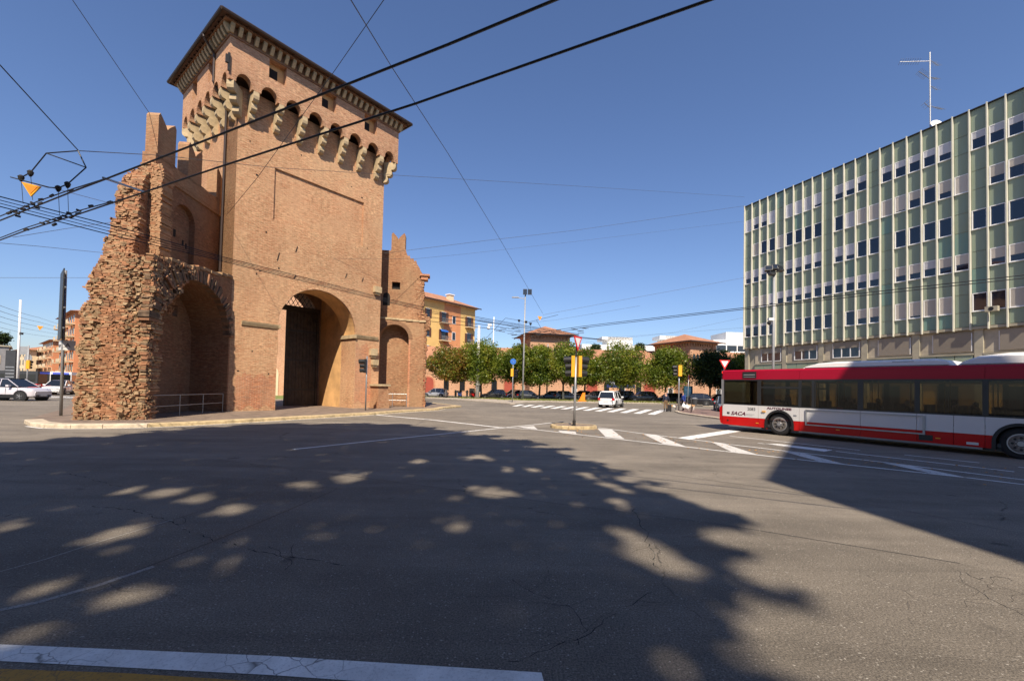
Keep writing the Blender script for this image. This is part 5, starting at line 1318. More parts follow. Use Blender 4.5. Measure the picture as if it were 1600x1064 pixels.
def car(label, loc, rz, paintm, kind='hatch', L=4.2, W_=1.78, H=1.5, group=None, clad=False, name='parked_car', cat='car', roofm=None):
    """local x forward; wheels on the ground"""
    t = thing(name, label, cat, loc, rz, group)
    wr = .33 if H < 1.6 else .37; hw = W_ / 2; x0, x1 = -L / 2, L / 2
    belt = H * (.63 if kind == 'suv' else .60); hood = H * (.62 if kind == 'suv' else .57); zb = .20 if H < 1.6 else .26
    wf, wr_ = x1 - .86, x0 + .80
    # stations: x, half width, z top(shoulder)
    if kind in ('hatch', 'suv', 'mpv'):
        st = [(x0, hw * .80, belt * .78), (x0 + .06, hw * .92, belt * .97), (x0 + .35, hw * .98, belt + .03), (x0 + 1.0, hw, belt + .02), (0, hw, belt), (x1 - 1.5, hw, belt - .02), (x1 - 1.1, hw * .98, hood), (x1 - .45, hw * .94, hood * .92), (x1 - .12, hw * .84, hood * .78), (x1, hw * .66, hood * .55)]
    else:
        st = [(x0, hw * .80, belt * .80), (x0 + .06, hw * .90, belt * .98), (x0 + .5, hw * .96, belt + .02), (x0 + 1.2, hw, belt + .01), (0, hw, belt), (x1 - 1.6, hw, belt - .02), (x1 - 1.2, hw * .98, hood), (x1 - .5, hw * .93, hood * .9), (x1 - .12, hw * .84, hood * .76), (x1, hw * .66, hood * .55)]
    if kind == 'suv': st[-3:] = [(x1 - .45, hw * .97, hood * .97), (x1 - .12, hw * .90, hood * .90), (x1, hw * .74, hood * .70)]
    q = MB(); n = 0
    for (x, w2, zt) in st:
        zb2 = zb + (.08 if x in (x0, x1) else 0); zm = (zb2 + zt) * .5
        ring = [(x, -w2 * .9, zb2), (x, -w2, zb2 + .1), (x, -w2 * 1.0, zm), (x, -w2 * .97, zt - .06), (x, -w2 * .86, zt), (x, w2 * .86, zt), (x, w2 * .97, zt - .06), (x, w2, zm), (x, w2, zb2 + .1), (x, w2 * .9, zb2)]
        q.v += ring; n += 1
    for i in range(n - 1):
        for k in range(10): q.f.append((i * 10 + k, i * 10 + (k + 1) % 10, (i + 1) * 10 + (k + 1) % 10, (i + 1) * 10 + k)); q.m.append(0)
    q.f.append(tuple(range(10))); q.m.append(0); q.f.append(tuple(reversed(range((n - 1) * 10, n * 10)))); q.m.append(0)
    body = q.build('body', paintm, t, True); ss = body.modifiers.new('s', 'SUBSURF'); ss.levels = 1; ss.render_levels = 2
    # cabin glass and roof
    if kind == 'hatch': cx = [(x0 + .18, belt), (x0 + .55, H - .06), (x0 + 1.0, H), (x1 - 1.95, H - .02), (x1 - 1.05, hood + .02)]
    elif kind == 'mpv': cx = [(x0 + .10, belt), (x0 + .28, H - .08), (x0 + .8, H), (x1 - 1.75, H - .02), (x1 - .95, hood + .02)]
    elif kind == 'suv': cx = [(x0 + .14, belt), (x0 + .62, H - .10), (x0 + 1.3, H), (x1 - 2.0, H - .02), (x1 - 1.08, hood + .03)]
    else: cx = [(x0 + .55, belt), (x0 + 1.15, H - .08), (x0 + 1.7, H), (x1 - 2.1, H - .02), (x1 - 1.2, hood + .02)]
    tw, bw = hw * .70, hw * .90
    def wz(z): return bw + (tw - bw) * max(0, (z - belt)) / (H - belt)
    g = MB(); side = cx
    vs = [(x, -wz(z), z) for x, z in side] + [(x, wz(z), z) for x, z in side]; m_ = len(side)
    g.add(vs, [tuple(range(m_)), tuple(reversed(range(m_, 2 * m_)))] + [(i, m_ + i, m_ + i + 1, i + 1) for i in range(m_ - 1)]); g.build('windows', M['car_glass'], t)
    rf = MB(); rr = [(x, z + .012) for x, z in cx[1:-1]]; k = len(rr)
    vs = [(x, -wz(z) * 1.02, z - .02) for x, z in rr] + [(x, -wz(z) * .86, z + .03) for x, z in rr] + [(x, wz(z) * .86, z + .03) for x, z in rr] + [(x, wz(z) * 1.02, z - .02) for x, z in rr]
    fs = []
    for i in range(k - 1):
        for j in range(3): fs.append((j * k + i, j * k + i + 1, (j + 1) * k + i + 1, (j + 1) * k + i))
        fs.append((i, i + 1, 3 * k + i + 1, 3 * k + i))
    fs += [(0, k, 2 * k, 3 * k), (k - 1, 2 * k - 1, 3 * k - 1, 4 * k - 1)]; rf.add(vs, fs); rf.build('roof', roofm or paintm, t, True)
    for s_ in (-1, 1):
        pl = MB()
        def P(x, z, o=.012): return Vector((x, s_ * (wz(z) + o), z))
        pl.bar(P(*cx[0]), P(*cx[1]), .10 if kind != 'sedan' else .07, .03); pl.bar(P(*cx[-1]), P(*cx[-2]), .055, .03); pl.bar(P(*cx[1]), P(*cx[2]), .05, .03); pl.bar(P(*cx[2]), P(*cx[3]), .05, .03)
        xm = (cx[2][0] + cx[3][0]) / 2 + .2; pl.bar(P(xm, belt), P(xm, H - .02), .06, .03); pl.bar(P(xm - .95, belt), P(xm - .95, H - .04), .08, .03)
        pl.build('pillar', paintm, t)
    # dark lower trim, arches
    tr = MB(); tr.box(x0 + .02, x0 + .14, -hw * .82, hw * .82, zb + .0, zb + .22); tr.box(x1 - .14, x1 + .0, -hw * .66, hw * .66, zb + .02, zb + .22)
    for s_ in (-1, 1):
        tr.box(wr_ + wr, wf - wr, s_ * hw - .03 if s_ > 0 else -hw - .005, hw + .005 if s_ > 0 else -hw + .03, zb - .03, zb + (.24 if clad else .05))
    tr.build('trim', M['black'], t)
    for xx in (wf, wr_):
        for s_ in (-1, 1):
            ar = MB(); ra = wr * (1.28 if clad else 1.17)
            ar.tube([(xx, s_ * (hw - .22), wr), (xx, s_ * (hw + .008), wr)], ra, 24); ar.build('wheel_arch', M['black'], t)
            add_wheel(t, xx, s_ * (hw - .085), wr, .21)
    for s_ in (-1, 1):
        h_ = MB(); h_.bar((x1 - .34, s_ * hw * .86, hood * .80), (x1 - .08, s_ * hw * .60, hood * .74), .10, .10); h_.build('headlight', M['lamp_clear'], t)
        h_ = MB(); zt = belt * (1.0 if kind != 'mpv' else 1.0); h_.box(x0 - .015, x0 + .16, s_ * hw * .80 - .12, s_ * hw * .80 + .12, zt - .22, zt - .02); h_.build('tail_light', M['lamp_red'], t)
        h_ = MB(); h_.box(cx[-1][0] - .62, cx[-1][0] - .42, s_ * (hw + .11) - .10, s_ * (hw + .11) + .10, belt + .02, belt + .17); h_.build('mirror', paintm, t)
        h_ = MB(); 
        for xd in (-.35, .6): h_.box(xd, xd + .16, s_ * hw - .015, s_ * hw + .02, belt - .16, belt - .13)
        h_.build('door_handle', M['black'] if kind == 'x' else paintm, t)
        h_ = MB()
        for xd in (-.62, .36, 1.18): h_.box(xd, xd + .012, s_ * (hw + .001) - .008, s_ * (hw + .001) + .008, zb + .1, belt - .05)
        h_.build('door_gap', M['black'], t)
    h_ = MB(); h_.box(x0 - .03, x0 - .01, -.26, .26, zb + .32, zb + .43); h_.build('number_plate', M['plate'], t)
    h_ = MB(); h_.box(x1 - .01, x1 + .01, -.26, .26, zb + .12, zb + .23); h_.build('number_plate', M['plate'], t)
    return t
silver = paint('silver paint', (.40, .41, .42), .5); whitep = paint('white car paint', (.78, .78, .77)); blackp = paint('black car paint', (.012, .012, .014)); greyp = paint('grey car paint', (.12, .125, .13), .3)
bluep = paint('blue car paint', (.05, .09, .16), .3); lblue = paint('light blue car paint', (.30, .36, .42), .5); lilac = paint('pearl white paint', (.62, .60, .66), .1); dkgrey = paint('anthracite paint', (.035, .037, .04), .2)
# white hatchback on the road, rear three-quarter view
p = gnd(958, 636.8); car('white tall hatchback driving away beside the zebra crossing', Vector((p.x, p.y + .8, 0)), R(62), whitep, 'mpv', 4.2, 1.8, 1.68, name='white_car')
# large pale suv at the left edge
p = gnd(22, 626.5); car('pearl white sport utility car with black wheel arches at the left edge of the picture', Vector((p.x - 1.3, p.y + 1.0, 0)), R(6), lilac, 'suv', 4.5, 1.88, 1.72, clad=True, roofm=blackp, name='suv_car')
PC = [(680, 70.5, 172, silver, 'hatch', 4.1, 1.5, 'silver hatchback under the orange-tinged tree'),
      (772, 71.5, 175, dkgrey, 'hatch', 4.4, 1.5, 'dark grey hatchback beside the thick pale mast'),
      (806, 72.5, 200, silver, 'sedan', 4.3, 1.46, 'silver car facing the road just left of the street lamp'),
      (800, 77.5, 190, greyp, 'hatch', 4.3, 1.5, 'grey car half hidden behind the silver one by the street lamp'),
      (828, 70.3, 5, dkgrey, 'hatch', 4.2, 1.46, 'dark hatchback behind the foot of the street lamp'),
      (860, 72.5, 175, bluep, 'hatch', 4.2, 1.46, 'dark blue hatchback behind the grey pole'),
      (886, 71.0, 5, greyp, 'hatch', 4.3, 1.5, 'grey hatchback behind the amber traffic light'),
      (907, 74.0, 170, dkgrey, 'suv', 4.4, 1.6, 'dark car behind the orange barrier'),
      (930, 71.0, 185, blackp, 'suv', 4.4, 1.62, 'black car just left of the white hatchback'),
      (969, 73.0, 180, dkgrey, 'mpv', 4.5, 1.75, 'dark van-like car partly hidden behind the white hatchback'),
      (1004, 71.0, 178, blackp, 'suv', 4.6, 1.72, 'black sport utility car between the white hatchback and the man'),
      (1044, 72.0, 182, dkgrey, 'hatch', 4.2, 1.5, 'dark hatchback behind the man on the crossing'),
      (1064, 74.0, 178, bluep, 'hatch', 4.2, 1.55, 'blue-black car behind the pole of the corner traffic light'),
      (1120, 74.0, 178, blackp, 'hatch', 4.4, 1.5, 'black car under the dark tree at the end of the row')]
for (px, Y, a, pm_, kd, L, H, lab) in PC: car(lab, colat(px, Y, .02), R(a), pm_, kd, L, 1.76, H, group='cars parked behind the grass verge')
p = gnd(1090, 634.5); car('black sport utility car parked beyond the litter bin on the corner', Vector((p.x, p.y + 1, 0)), R(158), blackp, 'suv', 4.4, 1.8, 1.62)
p = gnd(1137, 645); car('light blue saloon partly hidden behind the front of the bus', Vector((p.x + .6, p.y + 1.5, 0)), R(-110), lblue, 'sedan', 4.4, 1.78, 1.45)
# left background traffic
p = gnd(91, 616.5); car('white car with lights ahead of the distant bus', Vector((p.x, p.y, 0)), R(-60), whitep, 'suv', 4.2, 1.8, 1.6)
p = gnd(106, 615.5); car('dark blue car between the distant bus and the ruined wall', Vector((p.x, p.y, 0)), R(-60), bluep, 'hatch', 4.1, 1.76, 1.5)
def far_bus(label, px, Y, rz, col, L=10.5, top=M['white']):
    t = thing('distant_bus', label, 'bus', colat(px, Y), rz)
    q = MB(); q.box(-L, 0, -1.25, 1.25, .9, 2.95); q.box(-L, 0, -1.25, 1.25, .35, .9, 1); q.build('body', [top, col], t)
    q = MB(); q.box(.0, .03, -1.15, 1.15, 1.05, 2.5); q.build('windscreen', M['car_glass'], t)
    q = MB(); q.box(.031, .05, -.95, .95, 2.52, 2.82); q.build('destination_display', plain('blue display', (.08, .12, .6), .4), t)
    for s_ in (-1, 1):
        q = MB(); q.box(-L + .6, -.4, s_ * 1.25 - .015, s_ * 1.25 + .015, 1.25, 2.45); q.build('side_windows', M['car_glass'], t)
        q = MB(); q.box(.03, .06, s_ * .95 - .15, s_ * .95 + .15, .55, .8); q.build('headlight', M['lamp_clear'], t)
        for x in (-2.4, -8.2): add_wheel(t, x, s_ * 1.15, .48, .25)
    return t
far_bus('white and red distant bus with blue display waiting in the left street', 94, 72, R(-52), M['red'])
far_bus('dark articulated bus seen side-on behind the pale sport utility car', 72, 71, R(-6), M['red'], 14, M['dark_grey'])
# motorcycles between the first trees
def motorbike(label, px, Y, rz, col):
    t = thing('motorcycle', label, 'motorcycle', colat(px, Y, .02), rz, 'motorcycles parked by the first trees')
    for x in (-.65, .65):
        q = MB(); q.tube([(x, -.06, .31), (x, .06, .31)], .31, 16); q.build('wheel', M['rubber'], t)
    q = MB(); q.prismy([(-.75, .55), (-.35, .35), (.3, .35), (.55, .75), (.35, .95), (.0, .8), (-.3, .78), (-.85, .85)], -.15, .15); q.build('body', col, t)
    q = MB(); q.box(-.75, -.05, -.14, .14, .8, .9); q.build('seat', M['black'], t)
    q = MB(); q.bar((.65, 0, .31), (.42, 0, 1.0), .07); q.bar((.42, -.33, 1.02), (.42, .33, 1.02), .04); q.build('handlebar', M['iron'], t)
    q = MB(); q.prismx([(-.18, .95), (.18, .95), (.12, 1.3), (-.12, 1.3)], .5, .56); q.build('windshield', M['car_glass'], t)
    q = MB(); q.box(-1.0, -.65, -.2, .2, .9, 1.22); q.build('top_box', M['black'], t)
for i, (px, a, c_) in enumerate(((712, 100, M['black']), (719, 80, M['blue']), (730, 95, M['dark_grey']), (741, 60, M['red']))):
    motorbike(['black motorcycle with top box right of the first trunk', 'dark blue scooter second from the first trunk', 'grey motorcycle third from the first trunk', 'dark red motorcycle beside the foot of the thick mast'][i], px, 70, R(a), c_)

# ================================================================ the city bus
BO = gnd(1128.5, 671.5); BA = math.atan2(-.853, .523)
bus = thing('city_bus', 'red and white city bus cut by the right edge, side windows full of passengers', 'bus', BO, BA)
bus.rotation_euler = (0, R(.25), BA); bus.location = BO + Vector((0, 0, .03))
BL, BWd = 12.6, 2.5
M['bus_white'] = paint('bus white', (.72, .71, .70), 0, .45, .15); M['bus_red'] = paint('bus red', (.55, .008, .008), 0, .45, .12); M['bus_crimson'] = paint('bus crimson', (.40, .005, .03), 0, .45, .12)
M['bus_glass'] = clear_glass('bus glass', (.52, .50, .43), .015); M['bus_frame'] = plain('bus window rubber', (.02, .021, .023), .35)
ZW0, ZW1, ZT2 = 1.24, 2.38, 2.86
WX = [(.10, 1.66), (1.84, 3.38), (3.50, 3.88), (3.98, 5.44), (5.62, 7.08), (7.22, 8.70), (8.84, 10.1), (10.2, 11.5)]
ARX = [(2.62, .62), (9.5, .62)]
def bus_side(y, s_, near=True):
    """body panels on one side"""
    seams = [0.0, 1.72, 3.42, 5.53, 7.14, 8.05, 8.76, 10.9, BL]
    holes = [(ax - .52, ax + .52, -.1, arch(ax, .52, .47, .54)) for ax, _ in ARX]
    ya, yb = (y, y + .03) if near else (y - .03, y)
    for a, b in zip(seams, seams[1:]):
        hh = [h for h in holes if h[1] > a and h[0] < b]
        lo = .25 if a < .5 else .22
        q = MB(); wall(q, a + .006, b - .006, .66, ZW0 - .02, [(max(h[0], a + .006), min(h[1], b - .006), .6, (lambda x, f=h[3]: max(.66, f(x)))) for h in hh], ya, yb, n=2); q.build('white_panel', M['bus_white'], bus)
        q = MB(); wall(q, a + .006, b - .006, .26, .655, [(max(h[0], a + .006), min(h[1], b - .006), .2, (lambda x, f=h[3]: min(.655, f(x)))) for h in hh], ya, yb, n=2); q.build('red_panel', M['bus_red'], bus)
    for a, b in ((0, 3.42), (3.42, 8.76), (8.76, BL)):
        q = MB(); q.box(a + .004, b - .004, ya, yb, ZW1 + .03, ZT2 - .06); q.box(a + .004, b - .004, ya + (.03 if near else 0), yb + (.03 if near else 0) - (.0), ZT2 - .06, ZT2 - .03) if False else None; q.build('roof_rail', M['bus_crimson'], bus)
    q = MB(); yc = (ya + yb) / 2
    edges = [0.0] + [v for w_ in WX for v in w_] + [BL]
    for a, b in zip(edges[::2], edges[1::2]): q.box(a, b, ya + .004, yb - .004, ZW0 - .02, ZW1 + .03)
    q.box(0, BL, ya + .006, yb - .006, ZW0 - .03, ZW0 + .03); q.box(0, BL, ya + .006, yb - .006, ZW1 - .03, ZW1 + .035)
    q.build('window_frame', M['bus_frame'], bus)
    for i, (a, b) in enumerate(WX):
        q = MB(); q.box(a, b, yc - .005, yc + .005, ZW0, ZW1); g_ = q.build('window_pane', M['bus_glass'], bus)
        if i in (1, 7) : q = MB(); q.box(a, b, ya - .004, yb, 2.02, 2.09); q.build('window_bar', M['bus_frame'], g_)
        if i == 3: q = MB(); q.box(a + .02, a + .045, ya - .004, yb, ZW0, ZW1); q.build('window_bar', M['bus_frame'], g_)
    return ya
bus_side(0, -1, True); bus_side(BWd, 1, False)
q = MB(); q.box(.03, BL - .03, .04, BWd - .04, ZT2 - .05, ZT2); q.box(.02, BL, .0, BWd, ZT2 - .06, ZT2 - .03) if False else None
for i in range(5):                                         # rounded roof edges
    t0, t1 = math.pi / 2 * i / 5, math.pi / 2 * (i + 1) / 5; r_ = .09
    for s_, yy in ((-1, r_), (1, BWd - r_)):
        q.quad((0, yy + s_ * r_ * math.cos(t0), ZT2 - .09 + r_ * math.sin(t0)), (BL, yy + s_ * r_ * math.cos(t0), ZT2 - .09 + r_ * math.sin(t0)), (BL, yy + s_ * r_ * math.cos(t1), ZT2 - .09 + r_ * math.sin(t1)), (0, yy + s_ * r_ * math.cos(t1), ZT2 - .09 + r_ * math.sin(t1)))
q.build('roof', M['bus_crimson'], bus)
q = MB(); q.box(.1, BL, .06, BWd - .06, .30, .42); q.box(.3, BL, .15, BWd - .15, .18, .30); q.build('floor', M['dark_grey'], bus)
q = MB(); q.box(0, 2.0, .0, .0, 0, 0); 
for a, b in ((.3, 1.85), (3.4, 8.7), (10.3, BL - .05)): q = MB(); q.box(a, b, .02, .06, .2, .26); q.build('skirt_strip', M['grey_pole'], bus)
# front end (left): bumper, windscreen
q = MB(); pf = [(.02, .28), (-.10, .30), (-.16, .5), (-.16, 1.05), (-.08, 1.14), (.02, 1.16)]; q.prismy(pf, .02, BWd - .02); q.build('front_bumper', M['bus_red'], bus)
q = MB(); q.prismy([(.02, 1.16), (-.08, 1.16), (-.05, 2.4), (.02, 2.4)], .08, BWd - .08); q.build('windscreen', M['bus_glass'], bus)
q = MB(); q.box(-.07, .05, .0, .08, 1.16, 2.42); q.box(-.07, .05, BWd - .08, BWd, 1.16, 2.42); q.build('windscreen_pillar', M['galv'], bus)
q = MB(); q.prismy([(.03, 2.4), (-.05, 2.4), (-.03, 2.80), (.03, 2.86)], .02, BWd - .02); q.build('front_dome', M['bus_crimson'], bus)
q = MB(); q.box(BL - .02, BL + .04, .02, BWd - .02, .3, ZT2 - .03); q.build('rear_wall', M['bus_red'], bus)
# side mirror, indicators, fog lamp
q = MB(); q.tube([(.28, -.008, .46), (.28, .01, .46)], .045, 10); q.build('round_cap', M['black'], bus)
q = MB(); q.bar((1.90, -.02, .98), (2.05, -.02, .98), .035, .05); q.build('indicator', M['amber'], bus)
for x in (4.75, 7.62, 11.2, 1.62): q = MB(); q.box(x, x + .12, -.012, .0, .42, .45); q.build('side_reflector', M['amber'], bus)
q = MB(); q.box(7.2, 7.55, -.012, .0, .33, .52); q.build('vent_grille', M['black'], bus)
q = MB(); q.box(9.15 - .8, 9.42 - .8, -.01, .0, .32, .40); q.build('sticker', M['plate'], bus)
q = MB(); q.box(3.2, 3.32, -.008, .0, .86, .91); q.build('small_badge', M['galv'], bus)
# advert frame
fx0, fx1, fz0, fz1 = 3.66, 7.36, .52, 1.16; q = MB()
q.box(fx0, fx1, -.03, .0, fz0, fz0 + .045); q.box(fx0, fx1, -.03, .0, fz1 - .03, fz1); q.box(fx0, fx0 + .05, -.031, .0, fz0, fz1); q.box(fx1 - .06, fx1, -.031, .0, fz0, fz1); q.build('advert_frame', M['galv'], bus)
# display over the driver window
q = MB(); q.box(.98, 1.62, -.012, .0, ZW1 + .08, ZT2 - .1); q.build('side_display', M['bus_frame'], bus)
dsp = MB(); dsp.box(1.04, 1.56, -.018, -.012, ZW1 + .22, ZW1 + .26); dsp.box(1.04, 1.56, -.018, -.012, ZW1 + .13, ZW1 + .15); dsp.build('display_text', M['grey_pole'], bus)
# wheels and black arches
for (ax, _) in ARX:
    q = MB()
    for i in range(18):
        t0, t1 = math.pi * i / 18, math.pi * (i + 1) / 18
        q.prismy([(ax + r_ * math.cos(t) * (1 if r_ < .7 else 1), .47 + r_ * 1.02 * math.sin(t)) for r_, t in ((.51, t0), (.60, t0), (.60, t1), (.51, t1))], -.025, .12)
    q.box(ax - .60, ax - .51, -.025, .12, .26, .47); q.box(ax + .51, ax + .60, -.025, .12, .26, .47)
    q.build('wheel_arch', M['black'], bus)
    q = MB(); q.box(ax - .55, ax + .55, .5, 2.0, .3, 1.04); q.box(ax - .53, ax + .53, .035, .5, .99, 1.03); q.build('wheel_housing', M['black'], bus)
    for yy, s_ in ((.19, -1), (BWd - .19, 1)):
        t = MB(); t.tube([(ax, yy - .14, .47), (ax, yy - .11, .47), (ax, yy + .11, .47), (ax, yy + .14, .47)], [.41, .47, .47, .41], 32); wo = t.build('wheel', M['rubber'], bus)
        t = MB(); yo = yy + s_ * .145
        t.tube([(ax, yo, .47), (ax, yo - s_ * .04, .47)], [.30, .31], 28, 0)
        t.tube([(ax, yo - s_ * (-.012), .47), (ax, yo - s_ * .0, .47)], [.24, .27], 28, 1); t.tube([(ax, yo + s_ * .06, .47), (ax, yo, .47)], [.08, .11], 16, 0)
        for k in range(8):
            a = k * math.pi / 4; t.tube([(ax + .18 * math.cos(a), yo + s_ * .016, .47 + .18 * math.sin(a)), (ax + .18 * math.cos(a), yo + s_ * .006, .47 + .18 * math.sin(a))], .036, 8, 2)
            t.tube([(ax + .115 * math.cos(a + .39), yo + s_ * .04, .47 + .115 * math.sin(a + .39)), (ax + .115 * math.cos(a + .39), yo, .47 + .115 * math.sin(a + .39))], .016, 6, 0)
        t.build('rim', [M['rim'], plain('grey wheel dish', (.20, .18, .16), .6, metal=.3, sc=9, var=.4), M['black']], wo)
# roof pods
def pod(x0, x1, h):
    q = MB(); n = 10; pr = [(x0, 0), (x0 + .12, h * .45), (x0 + .45, h * .82), (x0 + 1.1, h), (x1 - .5, h), (x1 - .15, h * .75), (x1, 0)]
    for (xa, za), (xb, zb_) in zip(pr, pr[1:]):
        for (ya, fa), (yb, fb) in zip([(.18, 0), (.22, .7), (.5, 1), (2.0, 1)], [(.22, .7), (.5, 1), (2.0, 1), (2.3, 0)]):
            q.quad((xa, ya, ZT2 + za * fa), (xb, ya, ZT2 + zb_ * fa), (xb, yb, ZT2 + zb_ * fb), (xa, yb, ZT2 + za * fb))
    o = q.build('roof_unit', M['bus_white'], bus)
    q = MB(); q.box(x0 + .1, x1 - .1, .15, .20, ZT2 + .03, ZT2 + .045)
    q.build('seam', M['grey_pole'], o); q = MB(); q.box(x1 - 1.6, x1 - 1.0, .215, .24, ZT2 + h * .5, ZT2 + h * .72); q.build('grille', M['grey_pole'], o)
pod(3.45, 8.0, .27); pod(8.1, BL - .2, .38)
# lettering
M['maroon'] = plain('maroon lettering', (.10, .008, .03), .4, var=.03); M['ink'] = plain('dark lettering', (.02, .02, .025), .5, var=.03)
def text(s, parent, loc, size, mat, name='lettering', rot=(R(90), 0, 0), shear=0.0, xs=1.0, ext=.002, offset=0.0, align='LEFT'):
    c = bpy.data.curves.new(name, 'FONT'); c.body = s; c.size = size; c.extrude = ext; c.shear = shear; c.offset = offset; c.align_x = align; c.materials.append(mat); c.resolution_u = 3
    o = bpy.data.objects.new('tmp', c); C.objects.link(o); bpy.context.view_layer.update()
    m2 = bpy.data.meshes.new_from_object(o.evaluated_get(bpy.context.evaluated_depsgraph_get())); bpy.data.objects.remove(o)
    o = link(name, m2, parent, loc); o.rotation_euler = rot; o.scale = (xs, 1, 1); return o
text('SACA', bus, (.42, -.004, .74), .23, M['maroon'], shear=.35, xs=1.22, offset=.006)
text('2083', bus, (1.22, -.004, .99), .19, M['ink'], xs=1.0)
text('AUTOLINEE', bus, (2.10, -.004, 1.09), .135, M['maroon'], xs=1.42, offset=.004)
q = MB(); q.box(.24, .33, -.004, .0, .76, .86); q.box(.345, .37, -.004, .0, .80, .86); q.box(.345, .37, -.004, .0, .76, .785); q.build('logo_box', M['ink'], bus)
q = MB(); 
for i in range(2): q.box(1.15, 1.55 - .1 * i, -.003, .0, .80 - .05 * i, .815 - .05 * i)
q.build('small_print', M['grey_pole'], bus)
# interior: seats, poles, driver partition
q = MB(); q.box(1.72, 1.80, .1, 1.2, .45, 2.2); q.build('partition', M['dark_grey'], bus)
sm_ = MB(); sm_.box(-.22, .2, -.21, .21, .42, .5); sm_.box(.16, .25, -.21, .21, .5, 1.12); seatm = sm_.mesh('seat', plain('dark blue seat', (.03, .035, .06), .8))
for x in (3.9, 4.7, 5.5, 6.3, 7.1, 7.9, 8.7, 9.5, 10.3, 11.1):
    for y in (.42, .88, 1.75, 2.15):
        if 3.6 < x < 6.4 and y > 1.5: continue
        link('seat', seatm, bus, (x, y, .42))
for x in (3.45, 4.4, 5.55, 6.7, 7.6, 8.75, 10.0):
    for y in (1.0, 1.6): q = MB(); q.tube([(x, y, .42), (x, y, 2.75)], .018, 6); q.build('grab_pole', M['amber'], bus)
q = MB(); q.tube([(3.4, 1.0, 2.3), (11, 1.0, 2.3)], .018, 6); q.tube([(3.4, 1.6, 2.3), (11, 1.6, 2.3)], .018, 6); q.build('handrail', M['amber'], bus)
q = MB(); q.box(4.75, 4.95, .02, .035, 2.28, 2.34); q.box(4.75, 4.97, .02, .035, 1.24, 1.30); q.build('red_sticker', M['red'], bus)
q = MB(); q.tube([(.62, .62, 1.02), (.66, .62, 1.08)], .24, 16); q.build('steering_wheel', M['black'], bus); q = MB(); q.box(.05, .7, .1, 2.4, .42, 1.0); q.build('dashboard', M['dark_grey'], bus)
